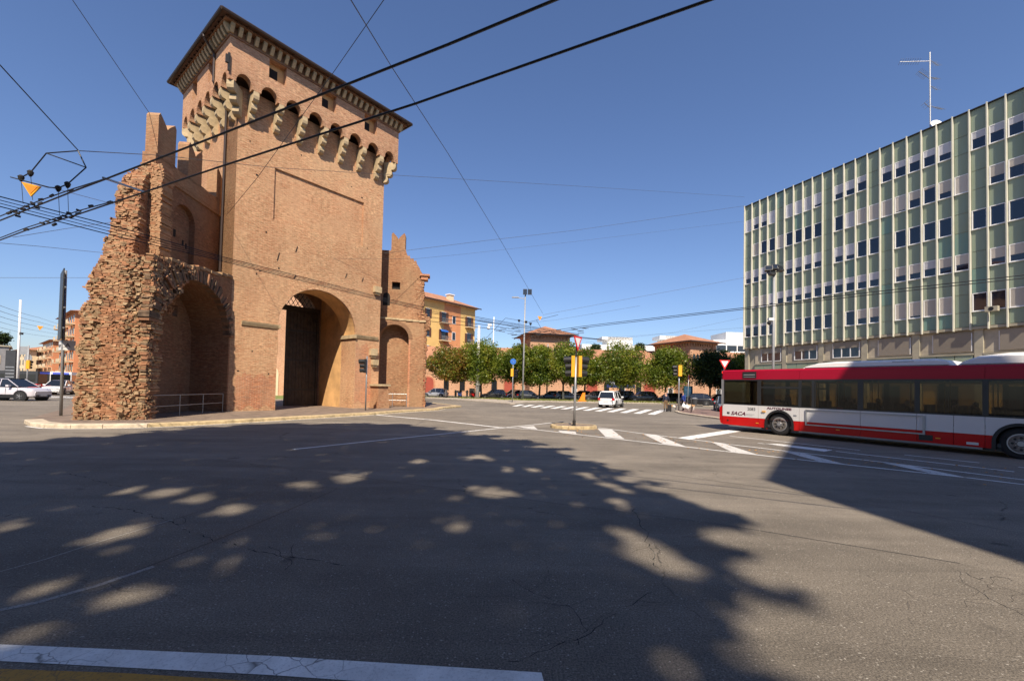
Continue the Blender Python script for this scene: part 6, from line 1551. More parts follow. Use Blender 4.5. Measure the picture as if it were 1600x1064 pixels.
# a parked red van seen through the windows, beyond the bus
# ================================================================ people
SK = plain('skin', (.48, .27, .19), .6, var=.06)
def figure(label, loc, rz, pose, mats, hgt=1.74, name='person', group=None):
    """one continuous skinned body. pose: dict joint -> (x, y, z) at 1.74 m height; x = forward, y = left.
       mats: (skin, hair, top, trousers, shoes)"""
    J = dict(pelvis=(0, 0, .95), waist=(0, 0, 1.08), chest=(.01, 0, 1.30), neck=(.02, 0, 1.47), chin=(.03, 0, 1.53), head=(.045, 0, 1.62), crown=(.03, 0, 1.71),
             shl=(0, .17, 1.42), ell=(-.02, .22, 1.14), wrl=(.03, .23, .90), hal=(.05, .23, .80),
             shr=(0, -.17, 1.42), elr=(-.02, -.22, 1.14), wrr=(.03, -.23, .90), har=(.05, -.23, .80),
             hil=(0, .09, .90), knl=(.02, .10, .50), anl=(0, .10, .09), tol=(.15, .11, .035), hir=(0, -.09, .90), knr=(.02, -.10, .50), anr=(0, -.10, .09), tor=(.15, -.11, .035))
    J.update(pose)
    RD = dict(pelvis=.135, waist=.135, chest=.15, neck=.058, chin=.062, head=.092, crown=.06, shl=.075, ell=.048, wrl=.034, hal=.038, shr=.075, elr=.048, wrr=.034, har=.038,
              hil=.10, knl=.065, anl=.045, tol=.035, hir=.10, knr=.065, anr=.045, tor=.035)
    E = [('pelvis', 'waist'), ('waist', 'chest'), ('chest', 'neck'), ('neck', 'chin'), ('chin', 'head'), ('head', 'crown'), ('chest', 'shl'), ('shl', 'ell'), ('ell', 'wrl'), ('wrl', 'hal'),
         ('chest', 'shr'), ('shr', 'elr'), ('elr', 'wrr'), ('wrr', 'har'), ('pelvis', 'hil'), ('hil', 'knl'), ('knl', 'anl'), ('anl', 'tol'), ('pelvis', 'hir'), ('hir', 'knr'), ('knr', 'anr'), ('anr', 'tor')]
    ks = list(J); me = bpy.data.meshes.new('body'); sc = hgt / 1.74
    me.from_pydata([tuple(c * sc for c in J[k]) for k in ks], [(ks.index(a), ks.index(b)) for a, b in E], [])
    o = bpy.data.objects.new('tmp', me); C.objects.link(o)
    sk = o.modifiers.new('skin', 'SKIN'); sk.use_smooth_shade = True
    for i, k in enumerate(ks):
        v = me.skin_vertices[0].data[i]; r_ = RD[k] * sc; v.radius = (r_, r_ * (.82 if k in ('chest', 'waist', 'pelvis') else 1)); v.use_root = (k == 'pelvis')
    sb = o.modifiers.new('sub', 'SUBSURF'); sb.levels = 2; sb.render_levels = 2
    bpy.context.view_layer.update(); dg = bpy.context.evaluated_depsgraph_get()
    m2 = bpy.data.meshes.new_from_object(o.evaluated_get(dg)); bpy.data.objects.remove(o)
    for m_ in mats: m2.materials.append(m_)
    pj = {k: Vector(J[k]) * sc for k in ks}
    reg = {'chin': 0, 'head': 0, 'crown': 1, 'hal': 0, 'har': 0, 'wrl': 2, 'wrr': 2, 'neck': 0, 'chest': 2, 'waist': 2, 'shl': 2, 'shr': 2, 'ell': 2, 'elr': 2, 'pelvis': 3, 'hil': 3, 'hir': 3, 'knl': 3, 'knr': 3, 'anl': 4, 'anr': 4, 'tol': 4, 'tor': 4}
    segs = []
    for a, b in E:
        segs.append((pj[a], pj[b], reg[a], reg[b]))
    for p in m2.polygons:
        c = p.center; best = None
        for a, b, ra, rb_ in segs:
            ab = b - a; t = max(0, min(1, (c - a).dot(ab) / max(1e-9, ab.dot(ab)))); d = (c - (a + ab * t)).length
            if best is None or d < best[0]: best = (d, ra if t < .5 else rb_)
        k = best[1]
        hd = pj['head']
        if k in (0, 1) and (c - hd).length < .2 * sc:
            rel = c - hd; k = 1 if (rel.z > .035 * sc or rel.x < -.02 * sc) and rel.z > -.07 * sc else 0
        p.material_index = k
    m2.polygons.foreach_set('use_smooth', [True] * len(m2.polygons))
    t = thing(name, label, 'person', loc, rz, group); link('body', m2, t)
    # face: nose, eyes, mouth, ears
    h = pj['head']; q = MB(); q.ball((h.x + .088 * sc, h.y, h.z - .01 * sc), .016 * sc, 6); q.ball((h.x, h.y + .086 * sc, h.z - .01), .02 * sc, 6); q.ball((h.x, h.y - .086 * sc, h.z - .01), .02 * sc, 6); q.build('nose_and_ears', mats[0], t)
    q = MB()
    for s_ in (-1, 1): q.ball((h.x + .078 * sc, h.y + s_ * .032 * sc, h.z + .018 * sc), .011 * sc, 6)
    q.bar((h.x + .082 * sc, h.y - .022 * sc, h.z - .048 * sc), (h.x + .082 * sc, h.y + .022 * sc, h.z - .048 * sc), .008); q.build('eyes_and_mouth', M['iron'], t)
    # fingers
    for s_ in ('l', 'r'):
        q = MB(); w_ = pj['wr' + s_]; a = pj['ha' + s_]; d = (a - w_).normalized(); side = d.cross(Vector((0, 1, 0))).normalized()
        if side.length < .5: side = Vector((1, 0, 0))
        for k in range(4):
            b0 = a + side * (k - 1.5) * .018 * sc; ln = (.06, .072, .07, .052)[k] * sc; q.tube([b0, b0 + d * ln * .55, b0 + d * ln + Vector((.012, 0, 0)) * sc], [.0085 * sc, .008 * sc, .006 * sc], 5)
        q.tube([w_ + d * .03, w_ + d * .05 + side * -.04 * sc, w_ + d * .09 * sc + side * -.045 * sc], [.011 * sc, .009 * sc, .007 * sc], 5)
        q.build('fingers', mats[0], t)
    return t, pj
navy = plain('navy cloth', (.018, .022, .045), .9); khaki = plain('khaki cloth', (.17, .105, .055), .9); shoe = plain('dark shoe', (.02, .017, .015), .6); greyhair = plain('grey hair', (.35, .34, .33), .8)
brownhair = plain('brown hair', (.045, .025, .015), .8); royal = plain('royal blue cloth', (.02, .05, .25), .9); blackcl = plain('black cloth', (.014, .014, .016), .9); olive = plain('olive cloth', (.05, .055, .03), .9); redcl = plain('red cloth', (.28, .03, .03), .9)
walk = dict(knl=(.12, .10, .50), anl=(.22, .10, .10), tol=(.36, .11, .05), knr=(-.04, -.10, .50), anr=(-.26, -.10, .13), tor=(-.14, -.11, .03), ell=(-.08, .22, 1.15), wrl=(-.14, .24, .93), hal=(-.14, .24, .84), elr=(-.12, -.23, 1.16), wrr=(-.16, -.27, .94), har=(-.17, -.28, .84))
pm = gnd(1040, 643); pm.z = .0
stand = dict(anl=(.03, .10, .09), anr=(-.06, -.09, .09), tor=(.08, -.11, .035), tol=(.18, .12, .035))
stand2 = dict(stand); stand2.update(wrr=(-.10, -.26, .93), har=(-.13, -.27, .85), elr=(-.08, -.24, 1.16))
figure('bald man in navy jacket and khaki trousers standing on the zebra crossing with a suitcase', pm, R(95), stand2, (SK, SK, navy, khaki, shoe), 1.75)
sc_ = thing('suitcase', 'dark wheeled suitcase held behind the man on the crossing', 'suitcase', pm + Vector((.33, .15, 0)), R(95))
q = MB(); q.box(-.12, .12, -.2, .2, .07, .62); q.build('case', blackcl, sc_); q = MB(); q.bar((0, -.1, .62), (0, -.1, .86), .02); q.bar((0, .1, .62), (0, .1, .86), .02); q.bar((0, -.12, .86), (0, .12, .86), .03); q.build('handle', M['iron'], sc_)
for s_ in (-1, 1): q = MB(); q.tube([(0, s_ * .17, .04), (0, s_ * .13, .04)], .04, 10); q.build('wheel', M['rubber'], sc_)
pw = gnd(1067.5, 641.5, .12)
figure('woman in royal blue top and black trousers carrying white bags beside the corner traffic light', pw, R(200), stand, (SK, brownhair, royal, blackcl, shoe), 1.66)
def bag(label, loc, s_):
    t = thing('carrier_bag', label, 'bag', loc, rng.uniform(0, 3))
    q = MB(); vs = [(-s_, -s_ * .6, 0), (s_, -s_ * .6, 0), (s_, s_ * .6, 0), (-s_, s_ * .6, 0), (-s_ * 1.1, -s_ * .65, s_), (s_ * 1.1, -s_ * .7, s_), (s_ * 1.05, s_ * .7, s_), (-s_ * 1.1, s_ * .6, s_), (-s_ * .5, -s_ * .2, s_ * 2.0), (s_ * .5, -s_ * .2, s_ * 2.0), (s_ * .5, s_ * .2, s_ * 2.0), (-s_ * .5, s_ * .2, s_ * 2.0)]
    q.add(vs, [(0, 1, 5, 4), (1, 2, 6, 5), (2, 3, 7, 6), (3, 0, 4, 7), (4, 5, 9, 8), (5, 6, 10, 9), (6, 7, 11, 10), (7, 4, 8, 11), (8, 9, 10, 11), (0, 3, 2, 1)]); q.build('sack', M['white'], t, True)
    q = MB(); q.tube([(-s_ * .35, 0, s_ * 1.9), (-s_ * .15, 0, s_ * 2.6), (s_ * .15, 0, s_ * 2.6), (s_ * .35, 0, s_ * 1.9)], .012, 5); q.build('handle', M['white'], t)
bag('bulging white carrier bag held in front of the woman in blue', pw + Vector((-.08, -.30, .22)), .22); bag('second white bag hanging behind the pole of the corner light', pw + Vector((.24, -.18, .15)), .19)
# dog
def dog(label, loc, rz, s_=1.0):
    J = [(0, 0, .40), (.16, 0, .41), (.30, 0, .42), (.40, 0, .52), (.46, 0, .58), (.56, 0, .55), (-.18, 0, .41), (-.28, 0, .43), (-.36, 0, .55), (-.38, 0, .66),
         (.26, .08, .30), (.27, .08, .16), (.27, .08, .03), (.26, -.08, .30), (.25, -.08, .16), (.25, -.08, .03), (-.22, .08, .30), (-.29, .08, .15), (-.24, .08, .03), (-.22, -.08, .30), (-.29, -.08, .15), (-.24, -.08, .03)]
    Rr = [.12, .125, .12, .075, .075, .035, .10, .08, .025, .015] + [.055, .032, .028] * 2 + [.07, .035, .028] * 2
    E = [(0, 1), (1, 2), (2, 3), (3, 4), (4, 5), (0, 6), (6, 7), (7, 8), (8, 9), (2, 10), (10, 11), (11, 12), (2, 13), (13, 14), (14, 15), (6, 16), (16, 17), (17, 18), (6, 19), (19, 20), (20, 21)]
    me = bpy.data.meshes.new('body'); me.from_pydata([tuple(c * s_ for c in j) for j in J], E, [])
    o = bpy.data.objects.new('tmp', me); C.objects.link(o); o.modifiers.new('skin', 'SKIN')
    for i, r_ in enumerate(Rr): v = me.skin_vertices[0].data[i]; v.radius = (r_ * s_, r_ * s_); v.use_root = i == 0
    sb = o.modifiers.new('sub', 'SUBSURF'); sb.levels = 2
    bpy.context.view_layer.update(); m2 = bpy.data.meshes.new_from_object(o.evaluated_get(bpy.context.evaluated_depsgraph_get())); bpy.data.objects.remove(o)
    for m_ in (plain('tan fur', (.38, .21, .09), .95), plain('white fur', (.65, .60, .52), .95)): m2.materials.append(m_)
    for p in m2.polygons: p.material_index = 1 if (p.center.z < .34 * s_ or p.center.x > .5 * s_ or nz(p.center.x * 5, p.center.z * 5, 2) > .22) else 0
    t = thing('dog', label, 'dog', loc, rz); link('body', m2, t)
    q = MB(); q.ball((.44 * s_, .07 * s_, .60 * s_), .035, 6, sz=1.8); q.ball((.44 * s_, -.07 * s_, .60 * s_), .035, 6, sz=1.8); q.build('ears', m2.materials[0], t)
dog('tan and white dog standing right of the woman in blue', pw + Vector((.75, .25, 0)), R(20), 1.1)
dog('second tan dog looking out left of the traffic light pole', pw + Vector((-.75, .45, 0)), R(170), .9)
# passengers in the bus: seated
SEAT = dict(pelvis=(0, 0, .50), waist=(-.02, 0, .63), chest=(-.03, 0, .86), neck=(-.01, 0, 1.03), chin=(.01, 0, 1.09), head=(.025, 0, 1.18), crown=(.01, 0, 1.27), shl=(-.02, .17, .98), ell=(.04, .22, .72), wrl=(.25, .17, .66), hal=(.33, .13, .66), shr=(-.02, -.17, .98), elr=(.04, -.22, .72), wrr=(.25, -.17, .66), har=(.33, -.13, .66),
            hil=(.05, .10, .49), knl=(.42, .11, .50), anl=(.44, .11, .09), tol=(.58, .11, .035), hir=(.05, -.10, .49), knr=(.42, -.11, .50), anr=(.44, -.11, .09), tor=(.58, -.11, .035))
drive = dict(SEAT); drive.update(wrl=(.40, .16, .86), hal=(.48, .14, .88), elr=(.18, -.24, .78), wrr=(.40, -.18, .86), har=(.48, -.15, .88))
Mb = Matrix.Translation(bus.location) @ Matrix.Rotation(BA, 4, 'Z')
def busp(x, y, z=.42): return Mb @ Vector((x, y, z))
def seatpose(x, y, lab, mats, h=1.7, pose=SEAT): figure(lab, busp(x, y), BA + math.pi, pose, mats, h, group='passengers sitting in the bus' if pose is SEAT else None)
figure('bus driver seen through the front side window with arm on the wheel', busp(2.62, .75, .60), BA + math.pi, drive, (SK, brownhair, olive, blackcl, shoe), 1.75)
for i, (x, y, c_, lab) in enumerate(((4.75, .88, blackcl, 'passenger in black in the first large bus window'), (5.2, .42, navy, 'low seated passenger in navy at the edge of the first large bus window'), (5.95, .42, blackcl, 'dark haired passenger at the left of the second large bus window'),
      (6.65, .88, blackcl, 'passenger silhouetted in the middle of the second large bus window'), (7.0, .42, olive, 'passenger in olive at the right of the second large bus window'), (7.9, .88, navy, 'passenger in navy in the third large bus window'), (8.5, .42, blackcl, 'passenger in black at the right of the third large bus window'), (9.7, .88, redcl, 'passenger in red over the rear wheel of the bus'))):
    seatpose(x, y, lab, (SK, brownhair, c_, blackcl, shoe), 1.68 + .03 * (i % 3))
# ================================================================ poles, signals, signs
def pole(name, label, cat, base, h, r0, r1, mat, lean=(0, 0)):
    t = thing(name, label, cat, base, 0)
    q = MB(); q.tube([(0, 0, -.05), (lean[0] * .5, lean[1] * .5, h * .5), (lean[0], lean[1], h)], [r0, (r0 + r1) / 2, r1], 14); q.build('pole', M[mat], t, True)
    return t
def signal_head(par, p, ang, amber_back=True, lit=None, scale=1.0):
    """three lamp head; faces direction ang (degrees); amber back plate at the rear"""
    d = Matrix.Translation(p) @ Matrix.Rotation(R(ang), 4, 'Z') @ Matrix.Scale(scale, 4)
    q = MB(); q.box(-.13, .02, -.16, .16, -.48, .48, M=d); o = q.build('signal_housing', M['amber'] if amber_back else M['black'], par)
    for k, z in enumerate((.31, 0, -.31)):
        q = MB(); r_ = .14 if k else .155
        q.tube([d @ Vector((.02, 0, z)), d @ Vector((.30 if k else .38, 0, z - .02))], [r_ * scale, r_ * scale * 1.0], 16, cap=False)
        q.tube([d @ Vector((.015, 0, z)), d @ Vector((.03, 0, z))], r_ * .95 * scale, 16, 1)
        lm = M['darkhole']
        if lit == k:
            mm = bpy.data.materials.get('lit signal %d' % k)
            if not mm:
                n_ = NT('lit signal %d' % k); col = [(1, .03, .01), (1, .5, .02), (.02, .8, .35)][k]; n_.P(Base_Color=col, Emission_Color=tuple(col) + (1,), Emission_Strength=1.6); mm = n_.mat
            lm = mm
        q.build('lamp_hood', [M['black'], lm], o)
    return o
def tri_sign(par, p, ang, s_=.45):
    """give way triangle, point down, facing ang"""
    d = Matrix.Translation(p) @ Matrix.Rotation(R(ang), 4, 'Z'); h = s_ * .866
    q = MB(); q.prismx([(-s_, h * .66), (s_, h * .66), (0, -h * 1.34)], -.01, .01); q.v = [tuple(d @ Vector(v)) for v in q.v]; o = q.build('sign_plate', M['red'], par)
    k = .66; q = MB(); q.prismx([(-s_ * k, h * .66 - s_ * .195), (s_ * k, h * .66 - s_ * .195), (0, -h * 1.34 + s_ * .42)], .0105, .016); q.v = [tuple(d @ Vector(v)) for v in q.v]; q.build('sign_face', M['signwhite'], o)
    return o
# --- traffic island pole with two amber-backed signals and a give way sign
b = gnd(897, 664.5, .15)
t = pole('traffic_light', 'traffic light on the small island with two amber-backed heads below a give way sign', 'traffic light', b, 3.15, .055, .05, 'galv', (.04, 0))
q = MB(); q.tube([(0, 0, 0), (0, 0, .22)], .075, 12); q.build('sleeve', M['iron'], t); q = MB(); q.bar((.04, 0, 3.1), (.06, 0, 3.95), .07); q.build('upper_pole', M['black'], t)
signal_head(t, Vector((-.13, .05, 2.72)), 168); signal_head(t, Vector((.25, .05, 2.72)), 12)
tri_sign(t, Vector((.10, -.05, 3.88)), -38, .40)
# --- signal in front of the tower
b = colat(572, 28.6, .12)
t = pole('traffic_light', 'traffic light with black head standing before the right pier of the tower', 'traffic light', b, 3.6, .05, .045, 'galv')
signal_head(t, Vector((-.14, -.05, 2.95)), 208, amber_back=False, scale=.95)
# --- signal by the far pavement with round blue sign
b = gnd(800.5, 628, .12)
t = pole('traffic_light', 'small traffic light with round blue sign on the far pavement corner', 'traffic light', b, 4.6, .06, .06, 'galv')
signal_head(t, Vector((-.12, 0, 3.6)), 100); signal_head(t, Vector((.32, 0, 3.5)), -30, amber_back=False)
q = MB(); q.tube([(0, -.09, 4.95), (0, -.07, 4.95)], .36, 20); q.build('round_sign', M['blue'], t); q = MB(); q.bar((-.12, -.1, 5.05), (.1, -.1, 4.82), .07, .01); q.build('arrow', M['signwhite'], t)
# --- signal on the right corner
b = gnd(1060.5, 641.5, .12)
t = pole('traffic_light', 'traffic light with amber head on the corner pavement beside the woman in blue', 'traffic light', b, 4.0, .06, .055, 'galv')
signal_head(t, Vector((.0, -.12, 3.55)), 95); signal_head(t, Vector((-.2, .05, 3.55)), 175, amber_back=False)
# --- sign pole seen edge-on, and bin
b = gnd(1085, 635, .12)
t = pole('street_sign', 'thin pole with a sign seen edge-on just left of the dark tree', 'street sign', b + Vector((0, 2, 0)), 3.7, .04, .035, 'galv', (.12, 0))
tri_sign(t, Vector((.14, 0, 3.5)), -14, .42)
b = gnd(1080, 644, .12)
t = pole('litter_bin', 'dark round litter bin on a short post at the corner pavement', 'litter bin', b, 1.25, .035, .035, 'iron')
q = MB(); q.tube([(.28, 0, .62), (.28, 0, 1.12)], [.19, .22], 14); q.build('bin', M['dark_grey'], t); q = MB(); q.tube([(.28, 0, 1.12), (.28, 0, 1.22)], [.25, .1], 14); q.build('lid', M['galv'], t)
t = thing('poster_panel', 'dark green information panel on the far pavement behind the woman', 'poster panel', colat(1075, 66, .1), R(5))
q = MB(); q.box(-.7, .7, -.08, .08, .7, 2.6); q.build('frame', plain('green frame', (.01, .05, .04), .4), t); q = MB(); q.box(-.6, .6, -.095, -.085, .8, 2.5); q.build('poster', plain('blue poster', (.03, .07, .12), .3, var=.5, sc=3), t)
for x in (-.5, .5): q = MB(); q.bar((x, 0, -.1), (x, 0, .7), .08); q.build('leg', M['iron'], t)
# --- give way sign and red signal behind the front of the bus
b = colat(1131, 33, .0); b.z = .12
t = pole('traffic_light', 'give way sign above a lit red traffic light just left of the bus front', 'traffic light', b, 3.55, .055, .05, 'galv')
tri_sign(t, Vector((.0, -.1, 3.92)), -88, .42); signal_head(t, Vector((-.08, -.15, 2.9)), -112, amber_back=False, lit=0)
# --- orange barrier
t = thing('orange_barrier', 'small orange plastic barrier on the grass near the amber traffic light', 'barrier', colat(910, 62, .13), R(20))
q = MB(); q.add([(-.55, -.15, 0), (.35, -.15, 0), (.35, .15, 0), (-.55, .15, 0), (.1, -.1, 1.25), (.4, -.1, 1.25), (.4, .1, 1.25), (.1, .1, 1.25)], [(0, 1, 5, 4), (1, 2, 6, 5), (2, 3, 7, 6), (3, 0, 4, 7), (4, 5, 6, 7), (0, 3, 2, 1)]); q.build('panel', M['orange'], t); q = MB(); q.box(-.75, .5, -.3, .3, 0, .12); q.build('foot', M['orange'], t)
# --- masts
pole('concrete_mast', 'thick tapered pale concrete mast standing on the grass right of the ruins', 'mast', gnd(745.5, 622, .12), 11.5, .33, .2, 'white_pole', (.05, 0))
q = MB(); q.box(-.5, .35, -.35, .35, 0, 1.55); cb = q.build('cabinet', M['conc'], None); cb.location = gnd(738, 621.5, .1); tag(cb, 'grey concrete utility box at the foot of the thick mast', 'utility box')
t = pole('street_lamp', 'tall grey street lamp with floodlights above the fourth tree', 'street lamp', gnd(816.5, 624.5, .12), 15.9, .14, .09, 'grey_pole', (.1, 0))
q = MB(); q.bar((.1, 0, 15.1), (-1.3, 0, 15.3), .09); q.box(-1.9, -.9, -.18, .18, 15.22, 15.36); q.build('lamp_arm', M['grey_pole'], t)
for dx in (-.25, .45): q = MB(); q.box(dx - .0, dx + .6, -.35, -.1, 15.7, 16.5); q.box(dx + .04, dx + .56, -.36, -.35, 15.76, 16.44, 1); q.build('floodlight', [M['dark_grey'], M['glass']], t)
t = pole('camera_mast', 'thin white mast with a dome camera near its top behind the trees', 'mast', colat(768.5, 76, .1), 14.2, .11, .07, 'white', (.1, 0))
q = MB(); q.bar((.05, 0, 12.6), (-.75, 0, 12.6), .1); q.ball((-.8, 0, 12.2), .3, 10); q.box(-.95, -.3, -.2, .2, 12.5, 12.9); q.build('camera', M['white'], t)
pole('steel_mast', 'plain grey mast between the street lamp and the island traffic light', 'mast', colat(854.5, 72, .12), 9.2, .13, .09, 'grey_pole', (.05, 0))
b = colat(1207.5, 32, 0)
t = pole('floodlight_mast', 'tall grey mast with a cluster of floodlights in front of the green office block', 'street lamp', b, 10.9, .10, .075, 'grey_pole', (.05, 0))
q = MB(); q.bar((-.5, 0, 10.75), (.55, 0, 10.9), .08); q.build('cross_arm', M['galv'], t)
for (dx, dz, a) in ((-.42, 11.05, -25), (.05, 11.15, 5), (.42, 11.05, 30), (-.2, 10.75, 20)):
    q = MB(); d = Matrix.Translation((dx, -.1, dz)) @ Matrix.Rotation(R(a), 4, 'Z') @ Matrix.Rotation(R(-20), 4, 'X'); q.box(-.26, .26, -.13, .13, -.2, .2, M=d); q.box(-.22, .22, -.14, -.13, -.16, .16, 1, M=d); q.build('floodlight', [M['dark_grey'], M['glass']], t)
q = MB(); q.bar((0, 0, 7.2), (-.28, -.1, 7.25), .07); q.box(-.42, -.05, -.22, .02, 7.2, 7.38); q.build('camera_arm', M['white'], t); q = MB(); q.ball((-.36, -.1, 7.02), .15, 10); q.build('dome_camera', M['black'], t)
# --- left side
b = gnd(95, 650, .12)
t = pole('sign_pole', 'grey pole carrying a large dark sign board seen edge-on beside the ruined wall', 'sign pole', b, 6.6, .06, .055, 'galv', (-.10, 0))
d = Matrix.Translation((-.1, 0, 0)) @ Matrix.Rotation(R(139.5), 4, 'Z')
q = MB(); q.box(-.85, .85, .07, .11, 3.45, 6.55, M=d); q.build('sign_board', M['dark_grey'], t)
for z in (3.9, 4.8, 5.7, 6.3): q = MB(); q.box(-.84, .84, -.0, .07, z, z + .06, M=d); q.build('board_rail', M['galv'], t)
for k, (a, w0, w1) in enumerate(((-38, -.75, -.08), (42, .05, .45))):
    d2 = Matrix.Translation((-.04, -.08, 0)) @ Matrix.Rotation(R(a), 4, 'Z'); q = MB(); q.box(w0, w1, -.012, .012, 2.98, 3.42, M=d2); s_ = q.build('arrow_sign', M['signwhite'], t)
    text('CARLI' if False else ('CALORI' if k == 0 else 'A'), s_, d2 @ Vector((w0 + .06, -.016, 3.12)), .17 if k == 0 else .26, M['ink'], rot=(R(90), 0, R(a)))
b = colat(27, 52, 0); t = pole('white_mast', 'tall white mast with a small lamp behind the pale sport utility car', 'mast', b, 11.2, .13, .10, 'white', (-.15, 0)); q = MB(); q.box(.0, .3, -.1, .1, 7.0, 7.25); q.build('lamp', M['dark_grey'], t)
b = colat(41.5, 48, 0); t = pole('traffic_light', 'amber traffic light with grey sign backs above the pale sport utility car', 'traffic light', b, 5.4, .07, .06, 'grey_pole')
signal_head(t, Vector((.1, 0, 3.3)), 100); 
q = MB(); q.box(-1.0, .0, .06, .09, 4.4, 5.3); q.tube([(-.1, .07, 4.0), (-.1, .1, 4.0)], .45, 18); q.build('sign_back', M['grey_pole'], t)
b = colat(32, 60, 0); t = pole('pharmacy_sign', 'slim dark street totem with green lit bars behind the pale car', 'sign', b, .2, .05, .05, 'iron')
q = MB(); q.box(-2.3, -.9, 0, .2, .0, 5.6)
q.build('panel', M['dark_grey'], t); q = MB()
for i in range(5): q.box(-2.2, -1.0, -.02, 0, 1.4 + .45 * i, 1.55 + .45 * i)
q.build('stripe', M['galv'], t)
# ================================================================ overhead wires
def wire(label, pts, r=.012, mat='wire', name='overhead_wire', group='trolley wires and span wires over the junction', sag=0.0, cat='wire', ext=0):
    """pts: px, py, height above ground (h) or ('d', distance)"""
    P = []
    for (px, py, h) in pts:
        if isinstance(h, tuple): P.append(dep(px, py, h[1]))
        else: P.append(gnd(px, py, h))
    if ext: d_ = (P[-1] - P[-3]).normalized(); P.append(P[-1] + d_ * ext)
    Q = []
    for a, b in zip(P, P[1:]):
        n = max(2, int((b - a).length / 1.5))
        for i in range(n):
            t_ = i / n; p = a.lerp(b, t_); p.z -= sag * 4 * t_ * (1 - t_); Q.append(p)
    Q.append(P[-1]); mb = MB(); mb.tube(Q, r, 5)
    o = mb.build(name, M[mat]); return tag(o, label, cat, group)
H0 = 5.8
wire('upper one of the two thick trolley wires crossing over the tower face', [(-60, 369, H0), (0, 344.8, H0), (112, 300, H0), (165, 280, H0), (340, 212, H0), (540, 133, H0), (700, 70, H0), (868, 0, H0), (1010, -60, H0)], .017, ext=30)
wire('lower one of the two thick trolley wires crossing over the tower face', [(-60, 400, H0), (0, 375.4, H0), (41, 360, H0), (122, 335, H0), (225, 300.7, H0), (340, 262, H0), (650, 162, H0), (1110, 0, H0), (1290, -65, H0)], .017, ext=30)
wire('thinner wire running just above the upper trolley wire at the left', [(-60, 360, 6), (0, 338, 6), (64, 313, 6), (112, 296, 6), (163, 280, 5.9)], .013)
wire('thinner wire running just above the lower trolley wire at the left', [(0, 372, 5.9), (41, 356, 6), (125, 329, 6), (176, 315, 5.9)], .013)
# crossing bundle
for k, (y0, y1, lab) in enumerate(((307.5, 356, 'topmost'), (313, 361, 'second'), (318, 366, 'third'), (323, 371, 'lowest'))):
    wire('%s wire of the bundle sloping down rightwards past the ruined wall' % lab, [(-60, y0 - 15, H0), (0, y0, H0), (188, y1, H0), (342, 400 + k * 2.2, H0), (413, 418 + k * 2.2, H0), (597, 465 + k * 1.7, H0), (660, 479.5 + k * 1.6, H0), (760, 498 + k * 2, H0), (835, 511 + k, H0), (905, 522 + k, H0)], .013 if k in (0, 3) else .009)
for k, dy in enumerate((0, 4)):
    wire('%s trolley wire from the junction to the green office block' % ('upper', 'lower')[k], [(800, 524 + dy, H0), (860, 517 + dy, H0), (912, 509.7 + dy * .6, H0), (960, 504 + dy * .6, H0), (1163, 481 + dy * .6, H0), (1358, 457 + dy, H0), (1600, 430 + dy * 1.2, H0), (1700, 420 + dy, H0)], .016)
D = lambda d: ('d', d)
wire('thin stay wire from the top left to the first swallowtail merlon', [(85, -45, D(14)), (113, 0, D(15)), (234, 178, D(20.6))], .012)
wire('thin stay wire at the far left running down to the wire frame', [(-40, 62, D(8)), (0, 102, D(8.6)), (122, 235, D(10.6))], .012)
wire('thin stay wire from the top centre down to the orange marker over the trees', [(520, -45, D(8)), (548, 0, D(9)), (612, 105, D(13)), (700, 240, D(20)), (780, 372, D(32)), (848, 490, D(52))], .013)
wire('thin stay wire crossing the tower cornice from the top centre to the tower face', [(630, -45, D(11)), (600, 0, D(12)), (520, 115, D(15.5)), (402, 278, D(20)), (355, 335, D(24))], .011)
wire('thin span wire from the wire frame past the tower to the office roof', [(124, 236, D(10.6)), (250, 243, D(14)), (424, 262, D(18)), (600, 273, D(24)), (900, 291, D(36)), (1163, 308, D(52.6))], .010, 'wire_grey')
wire('span wire from the tower edge to the office block, upper one', [(600, 396, D(32)), (760, 376, D(38)), (900, 360, D(43)), (1163, 322, D(52.6))], .013, 'wire_grey')
wire('faint span wire below the upper one from the tower to the office block', [(500, 404, D(29)), (649, 404.6, D(33)), (727, 397, D(38)), (900, 377.5, D(44)), (1163, 346, D(52.6))], .008, 'wire_grey')
wire('span wire from the orange marker to the office block', [(848, 492, D(52)), (960, 471, D(52)), (1163, 434, D(52.5))], .013, 'wire_grey')
wire('faint stay wire rising to the right over the white building', [(915, 535, D(60)), (1050, 520, D(56)), (1163, 496, D(53))], .010, 'wire_grey')
wire('faint span wire crossing low over the barracks roof', [(720, 462 + 40, D(70)), (850, 535, D(75)), (1163, 512, D(54))], .010, 'wire_grey')
wire('thin span wire from the left edge to the broken wall', [(0, 380, D(13)), (55, 384.5, D(14)), (170, 396, D(19))], .007, 'wire_grey')
wire('faint span wire low at the left edge ending at the broken wall', [(0, 434, D(17)), (155, 434, D(19))], .007, 'wire_grey')
wire('thin wire under the bundle from the left edge to the broken wall', [(20, 371, D(12)), (100, 358, D(14)), (190, 345, D(20))], .007, 'wire_grey')
wire('thin wire from the wire frame down to the broken wall', [(16, 277, D(10.5)), (75, 292, D(11)), (195, 324, D(19.6))], .007, 'wire_grey')
for k in range(5):
    wire('cable %s at the far left street over the pale car' % ('one', 'two', 'three', 'four', 'five')[k], [(-20, 470 + 9 * k, D(30)), (60, 496 + 7 * k, D(55)), (118, 513 + 4 * k, D(90))], .016 if k < 3 else .012, 'wire', sag=.1)
